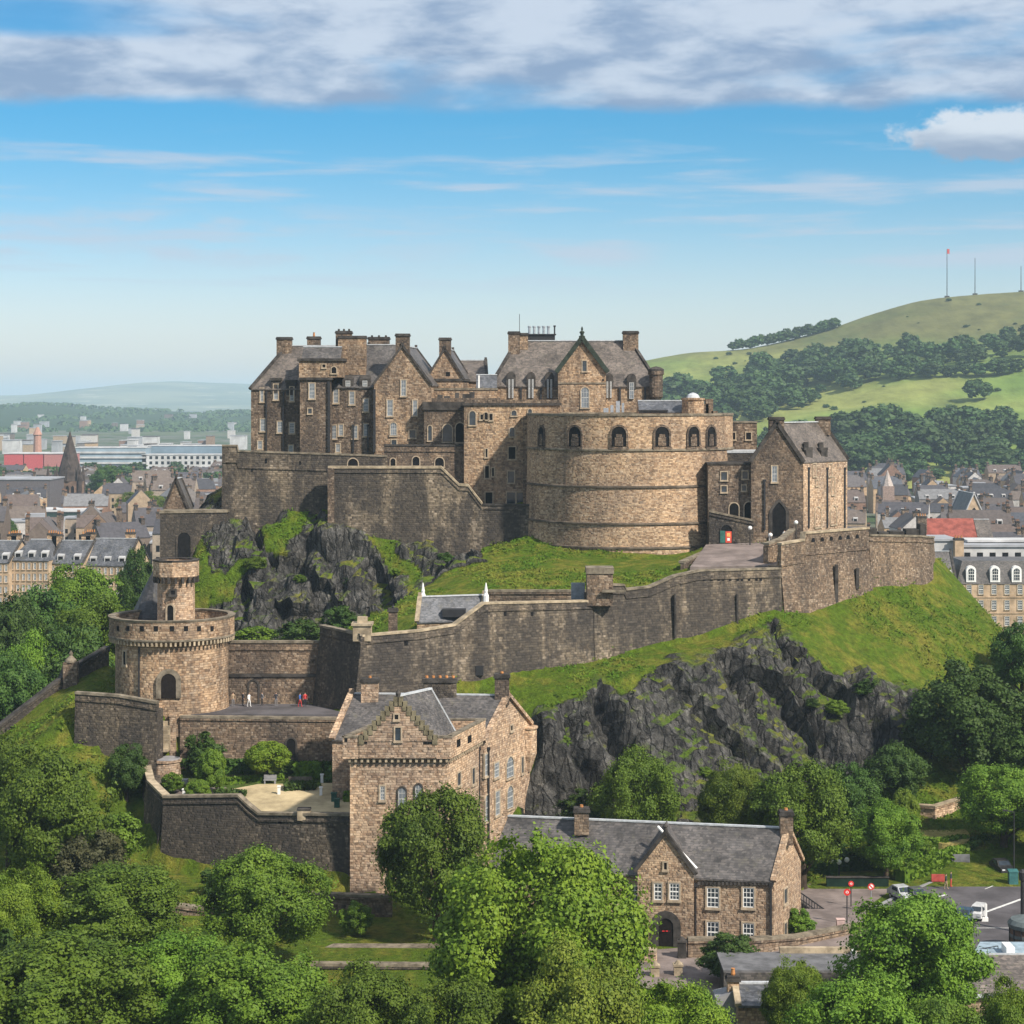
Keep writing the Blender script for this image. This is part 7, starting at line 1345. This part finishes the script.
def block(name, lb, px0, px1, D, dep, yt, yb, wm, cols=0, rows=0, style='void', roof=TGREY, cat='building', z0=-2, ww=2.6, wh=2.2, band_=None):
    t_ = thing(name, lb, cat, (X((px0+px1)/2, D), D, -1)); a, b = q2(px0, D), q2(px1, D); c, d = (b[0], D+dep), (a[0], D+dep); z = Zp(yt, D); m = MB(); m.prism([a, b, c, d], z0, z); m.build('wall', wm, t_); m = MB(); m.prism(grow([a, b, c, d], .4), z+.01, z+.6); m.build('roof', roof, t_)
    for j in range(rows):
        for i in range(cols): win(t_, a, b, px0+(px1-px0)*(i+.5)/cols, yt+(yb-yt)*(j+.5)/rows, ww, wh, style, None, 'window', None)
    return t_
block('apartment_block', 'long white apartment block with a grid of windows at far left of the castle', 142, 224, 1580, 20, 455, 476, TWH, 14, 4, 'void', TWH, ww=2.8, wh=3.)
t_ = block('office_block', 'glass fronted office storey above the white apartment block', 148, 228, 1602, 20, 446, 456, plain('office_glass', (.16, .22, .27), .3, .5, .2, .05), 0, 0, 'void', TWH)
t_ = block('office_block', 'pale glass office block left of the white apartment block', 74, 146, 1580, 25, 448, 470, plain('office_glass_pale', (.25, .32, .37), .3, .5, .2, .05), 0, 0, 'void', TWH)
for j, py in enumerate((452.5, 457.5, 463)): m = MB(); a_, b_ = P(75, py, 1579.3), P(145.5, py, 1579.3); m.box(a_.x, b_.x, 1579, 1580.3, a_.z-.7, a_.z+.7); m.build('floor_band', TWH, t_)
for p0, p1, lb in ((4, 23, 'left box of the pair of red buildings'), (24, 43, 'right box of the pair of red buildings'), (44, 71, 'dull pink red building right of the red pair')): block('warehouse', lb, p0, p1, 1500, 30, 454, 468, plain('red_cladding', (.42, .085, .09) if p0 < 40 else (.36, .15, .14), .8), 0, 0, 'void', TWH, 'warehouse')
block('slab_block', 'long low dark slab building at the left edge behind the church', -60, 50, 960, 30, 480, 506, plain('slab_dark', (.11, .10, .105)), 0, 0, 'void', TGREY)
block('town_block', 'dark green glass block with white roof rail below the church', 27, 92, 800, 25, 512, 525, plain('green_glass', (.035, .06, .055), .4, .4), 0, 0, 'void', TWH)
rs2 = random.Random(4)
for i in range(75):
    px = rs2.uniform(-30, 245); D = rs2.uniform(1650, 2380) if i < 45 else rs2.uniform(2500, 4700); w_ = rs2.uniform(6, 16); zb_ = 0 if D < 3500 else 22*((D-3500)/1700)**1.3; yt = HZ+(H-zb_-rs2.uniform(8, 16))*F/D; w_ = w_ if D < 2400 else w_*.5; c_ = rs2.choice((TWH, TW, TW, TGREY, TW)); block('far_building', 'small far building scattered before the wooded hill', px, px+w_, D, 18, yt, yt, c_, 0, 0, 'void', rs2.choice((TWH, TGREY, TR)))['group'] = 'far buildings before the wooded hill'
# right hand side
t_ = thing('sandstone_building', 'grand sandstone building with arched white dormers in its dark mansard roof', 'building', (X(990, 470), 470, -1)); a, b = q2(957, 470), q2(1075, 470); c, d = (b[0], 486), (a[0], 486); ze = Zp(584, 470); zr = Zp(561, 471); m = MB(); m.prism([a, b, c, d], -2, ze); m.build('wall', TSAND, t_); i_ = grow([a, b, c, d], -1.6); o2 = grow([a, b, c, d], .2); m = MB(); m.add([V3(p_, ze+.01) for p_ in o2]+[V3(p_, zr) for p_ in i_], [(i, (i+1) % 4, 4+(i+1) % 4, 4+i) for i in range(4)]+[(4, 5, 6, 7)]); m.build('roof', SLATE, t_)
for py in (597, 613): q0, q1 = onwall(a, b, 957.3, py), onwall(a, b, 1070, py); m = MB(); m.box(q0.x, q1.x, 469.85, 470.1, q0.z-.15, q0.z+.15); m.build('string_course', TSAND, t_)
for j, py in enumerate((589.5, 605, 621, 636)):
    for px in (969, 981, 994, 1007, 1020, 1034): win(t_, a, b, px, py, 4.8, 9.5, 'sash', None, 'window', COPEL, .12)
for px in (971, 995, 1016.5, 1038):
    q = onwall(a, b, px, 574); n = 8; r_d = 1.15; arc = [(q.x+r_d, q.z-1.9)]+[(q.x+r_d*math.cos(math.pi*i/n), q.z+.8+r_d*math.sin(math.pi*i/n)) for i in range(n+1)]+[(q.x-r_d, q.z-1.9)]; k = len(arc); m = MB(); m.add([(x_, 469.75, z_) for x_, z_ in arc]+[(x_, 473, z_) for x_, z_ in arc], [tuple(range(k))]+[(i, (i+1) % k, k+(i+1) % k, k+i) for i in range(k)]); o_ = m.build('dormer', WHITE, t_); window_at(o_, q.x, 469.74, q.z-.1, 0, 1.5, 2.9, 'sash', 'r', 'pane', None)
t_ = thing('town_house', 'dark roofed stone house with two white dormers left of the sandstone building', 'house', (X(943, 466), 466, -1)); a, b = q2(926, 468), q2(956, 468); c, d = (b[0], 480), (a[0], 480); ze = Zp(581, 468); house(t_, a, b, c, d, -2, ze, Zp(552, 474)-ze, 'x', ST_PAL, SLATE, .3, coping=TRIM)
for px in (936, 948): q = onwall(a, b, px, 575); m = MB(); m.box(q.x-.75, q.x+.75, q.y-.1, q.y+2.5, q.z-1.2, q.z+1.2); o_ = m.build('dormer', WHITE, t_); window_at(o_, q.x, q.y-.11, q.z, 0, 1., 1.7, 'void', None, 'pane', None); win(t_, a, b, px+4, 589, 5, 8, 'sash'); win(t_, a, b, px+4, 605, 5, 8, 'sash')
t_ = block('white_building', 'plain white rendered block behind the dark roofed house', 924, 956, 500, 14, 541, 556, TWH, 0, 0, 'void', TGREY); chimney(t_, q2(958.5, 498), 2.2, 2., 10, Zp(538, 498), 3, TSAND)
t_ = block('white_building', 'white block with grey balcony bands behind the sandstone building', 961, 1075, 500, 18, 547, 562, TWH, 9, 1, 'void', TGREY, ww=6, wh=4)
for py in (541, 545): m = MB(); a_, b_ = P(967, py, 506), P(1075, py, 506); m.box(a_.x, b_.x, 505.5, 515, a_.z-.25, a_.z+.25); m.build('balcony_band', TWH, t_)
m = MB(); a_, b_ = P(967, 541, 506), P(1075, 541, 506); m.box(a_.x, b_.x, 506.5, 514, 10, a_.z-.3); m.build('upper_storey', plain('grey_glazing', (.13, .14, .16), .4), t_)
t_ = thing('red_roofed_house', 'long house with bright red tiled roof in the town right of the castle', 'house', (X(955, 560), 560, -1)); a, b = q2(924, 560), q2(977, 560); c, d = (b[0]+1, 574), (a[0]+1, 574); ze = Zp(537, 560); house(t_, a, b, c, d, -2, ze, Zp(519, 567)-ze, 'x', TWH, TRED, .4, coping=None, ridge=None); chimney(t_, q2(921.5, 562), 2.6, 2., ze-6, Zp(516, 562), 4, ST_PAL)
t_ = thing('town_house', 'purplish slate house joined to the red roofed house', 'house', (X(985, 560), 560, -1)); a, b = q2(977.5, 560.5), q2(993, 560.5); c, d = (b[0]+1, 574), (a[0]+1, 574); house(t_, a, b, c, d, -2, ze, Zp(520, 567)-ze, 'x', ST_PAL, SLATE_N, .4, coping=None)
t_ = thing('church_hall', 'steep dark church gable with pale copings among the roofs on the right', 'church', (X(972, 730), 730, -1)); a, b = q2(964, 728), q2(984, 728); c, d = (b[0], 752), (a[0], 752); ze = Zp(516, 728); house(t_, a, b, c, d, -2, ze, Zp(494, 728)-ze, 'y', TSAND, SLATE, .3, coping=TWH, cop_w=.8)
win(t_, a, b, 974, 512, 5, 9, 'void', 'p')
t_ = thing('church_spire', 'thin pale stone spire in the town below the hill', 'church', (X(887, 900), 900, -1)); q = P(887.5, 500, 900); m = MB(); m.box(q.x-2.6, q.x+2.6, q.y-2.6, q.y+2.6, -2, Zp(486, 900)); m.build('tower', plain('spire_stone', (.26, .19, .16)), t_); m = MB(); m.lathe(q.x, q.y, [(2.7, Zp(486, 900)), (.05, Zp(470, 900))], 8, cap=False); m.build('spire', plain('spire_pale', (.36, .31, .28)), t_)
for px, pyt, w_, D, kd, lb in ((108, 466, 34, 1095, 'dark', 'dark tree among the roofs right of the church spire'), (141, 492, 48, 890, 'bright', 'large bright tree among the roofs left of the castle'), (136, 478, 28, 1130, 'dark', 'dark low tree behind the large bright tree'), (212, 480, 36, 1180, 'round', 'tree close to the castle wall in the far town'), (95, 516, 24, 780, 'round', 'small tree beside the dark green glass block'), (8, 520, 20, 700, 'dark', 'small dark tree at the left edge among the roofs'), (185, 508, 24, 700, 'round', 'small tree just above the dark gate block')): T(kd, px, pyt, w_, D, lb, None, -.6)
# ================================================================ people
SKIN = plain('skin', (.45, .27, .19), .6, .2, .05); HAIR = plain('hair', (.04, .025, .015), .7, .2, .2)
def person_mesh(stride, arm):
    J = [(0, 0, .95, .14), (0, 0, 1.12, .125), (0, 0, 1.34, .15), (0, 0, 1.46, .10), (0, -.01, 1.54, .055), (0, -.015, 1.62, .088), (0, -.01, 1.71, .092), (0, 0, 1.76, .05)]; E = [(i, i+1) for i in range(7)]
    for s in (-1, 1):
        b0 = len(J); k = stride*s; J += [(s*.10, 0, .88, .10), (s*.11, -k*.5, .50, .068), (s*.11, -k*.9+.03, .09, .045), (s*.12, -k*.9-.13, .04, .04)]; E += [(0, b0), (b0, b0+1), (b0+1, b0+2), (b0+2, b0+3)]
        b1 = len(J); J += [(s*.20, 0, 1.40, .07), (s*.25, k*.3+.02, 1.13, .046), (s*.24, k*.6-arm, .90, .036), (s*.24, k*.65-arm-.03, .80, .034)]; E += [(3, b1), (b1, b1+1), (b1+1, b1+2), (b1+2, b1+3)]
    me_ = bpy.data.meshes.new('body'); me_.from_pydata([j[:3] for j in J], E, []); o = bpy.data.objects.new('tmp', me_); COL.objects.link(o); md = o.modifiers.new('s', 'SKIN')
    for v, j in zip(me_.skin_vertices[0].data, J): v.radius = (j[3], j[3]*.85)
    me_.skin_vertices[0].data[0].use_root = True; sb = o.modifiers.new('u', 'SUBSURF'); sb.levels = 1
    dg = bpy.context.evaluated_depsgraph_get(); ev = bpy.data.meshes.new_from_object(o.evaluated_get(dg)); bpy.data.objects.remove(o); ev.name = 'person'
    for mm in (SKIN, WHITE, BLACK, HAIR): ev.materials.append(mm)
    for p_ in ev.polygons:
        c = p_.center; z = c.z; out = abs(c.x) > .19
        p_.material_index = 3 if (z > 1.68 or (z > 1.6 and c.y > .02)) else 0 if z > 1.5 else (0 if out and z < 1.0 else 1) if z > .93 else (0 if out and abs(c.x) > .2 and z > .7 else 2)
    ev.polygons.foreach_set('use_smooth', [True]*len(ev.polygons)); return ev
PM = [person_mesh(0, .05), person_mesh(.2, .03)]
CL = {'white': WHITE, 'dark': plain('cloth_dark', (.03, .035, .05)), 'blue': plain('cloth_blue', (.05, .12, .35)), 'red': plain('cloth_red', (.5, .05, .05)), 'grey': plain('cloth_grey', (.2, .2, .21)), 'tan': plain('cloth_tan', (.35, .26, .17)), 'black': BLACK}
def person(px, D, z, top, legs, label, i=0, rz=0., group=None):
    o = bpy.data.objects.new('person', PM[i]); COL.objects.link(o); o.location = (X(px, D), D, z); o.rotation_euler = (0, 0, rz); tag(o, label, 'person', group)
    for k, mm in ((1, CL[top]), (2, CL[legs])): o.material_slots[k].link = 'OBJECT'; o.material_slots[k].material = mm
GP = 'people on the road terrace'
for px, D, top, legs, lb, i, rz in ((190, 250.5, 'dark', 'black', 'person in dark clothes nearest the round tower on the road terrace', 0, .4), (202, 251, 'grey', 'dark', 'person in grey standing second from the round tower', 1, 1.4), (215, 250, 'white', 'blue', 'person in white top and blue trousers on the road terrace', 0, 0), (227, 251, 'dark', 'black', 'person in black walking left of the tan coated one', 1, -1.2), (233, 250.6, 'tan', 'grey', 'person in a tan coat near the arched recess', 0, .2), (243, 250.9, 'dark', 'dark', 'dark dressed person beside the arched recess', 0, 2.), (249, 250.2, 'white', 'white', 'person all in white before the arched recess', 1, .9), (262, 251, 'grey', 'black', 'grey topped person right of the arched recess', 1, -1.), (276, 250.8, 'dark', 'grey', 'person in dark top midway along the right of the terrace', 0, 0.), (300, 250.2, 'blue', 'red', 'person in blue and red at the right end of the terrace', 1, 1.2), (305, 250.5, 'red', 'dark', 'person in a red top at the right end of the terrace', 0, .3)): person(px, D, 16.62, top, legs, lb, i, rz, GP)
q = gp(946, 890); person(946, q[1], .1, 'dark', 'tan', 'person in dark top walking along the road by the park wall', 1, 1.2)
q = gp(951, 889); person(951, q[1]+.6, .1, 'dark', 'red', 'person beside the walker, in dark top and reddish trousers', 0, 1.2)
person(784.5, 298.5, 33.85, 'white', 'dark', 'person in white at the pointed castle doorway', 0, 0); person(788, 298.6, 33.85, 'dark', 'black', 'dark dressed person right of the pointed doorway', 1, .8); person(770, 297.5, 33.7, 'white', 'white', 'small figure in white left of the pointed doorway', 0, .2)
# forecourt in front of the castle gate
m = MB(); zz = [31.45, 31.55, 33.75, 33.0]; m.prism([(X(690, 279.), 279.), (X(776, 280), 280.), (X(800, 299.6), 299.6), (X(706, 299), 299.)], [30, 30, 31, 31], [31.72, 31.85, 33.95, 33.4]); tag(m.build('castle_forecourt', PAVE), kind='structure')
curtain('forecourt_wall', 'low stone kerb wall between the grass mound and the castle forecourt', [(684, 563, 281, 570), (709, 552, 296, 558)], .5, .2, ST_WALLT, None, 0, 1, COPE, 'wall')
curtain('forecourt_wall', 'low wall closing the castle forecourt on its right side', [(768, 545, 281, 560), (783, 540, 284, 552), (795, 530, 298, 541)], .8, .2, ST_WALLT, None, 0, 1, COPE, 'wall')
for px, py, D, lb in ((770.5, 535, 297, 'white globe lamp left of the pointed castle doorway'), (796, 522.5, 297.5, 'white globe lamp right of the pointed castle doorway'), (750, 528, 297, 'white globe lamp at the end of the porch wall')):
    q = P(px, py, D); t_ = thing('globe_lamp', lb, 'lamp', (q.x, q.y, 33.4)); m = MB(); m.lathe(q.x, q.y, [(.1, 33.2), (.06, q.z-.2)], 8); m.build('post', BLACK, t_); m = MB(); m.ball(q, .32, 12); m.build('globe', WHITE, t_)
# ================================================================ air
hb = MB(); hb.box(-21000, 21000, -150, 30500, -1.6, 232); hm = bpy.data.materials.new('haze'); hm.use_nodes = True; hn = hm.node_tree.nodes; hm.node_tree.nodes.remove(hn['Principled BSDF']); pv = hn.new('ShaderNodeVolumePrincipled'); pv.inputs['Color'].default_value = (.64, .83, 1., 1); pv.inputs['Density'].default_value = 0.95e-4; pv.inputs['Anisotropy'].default_value = .1
hm.node_tree.links.new(pv.outputs[0], hn['Material Output'].inputs['Volume']); o = hb.build('haze', hm); tag(o, 'pale blue summer haze over the town and hills', 'haze', None, 'stuff')
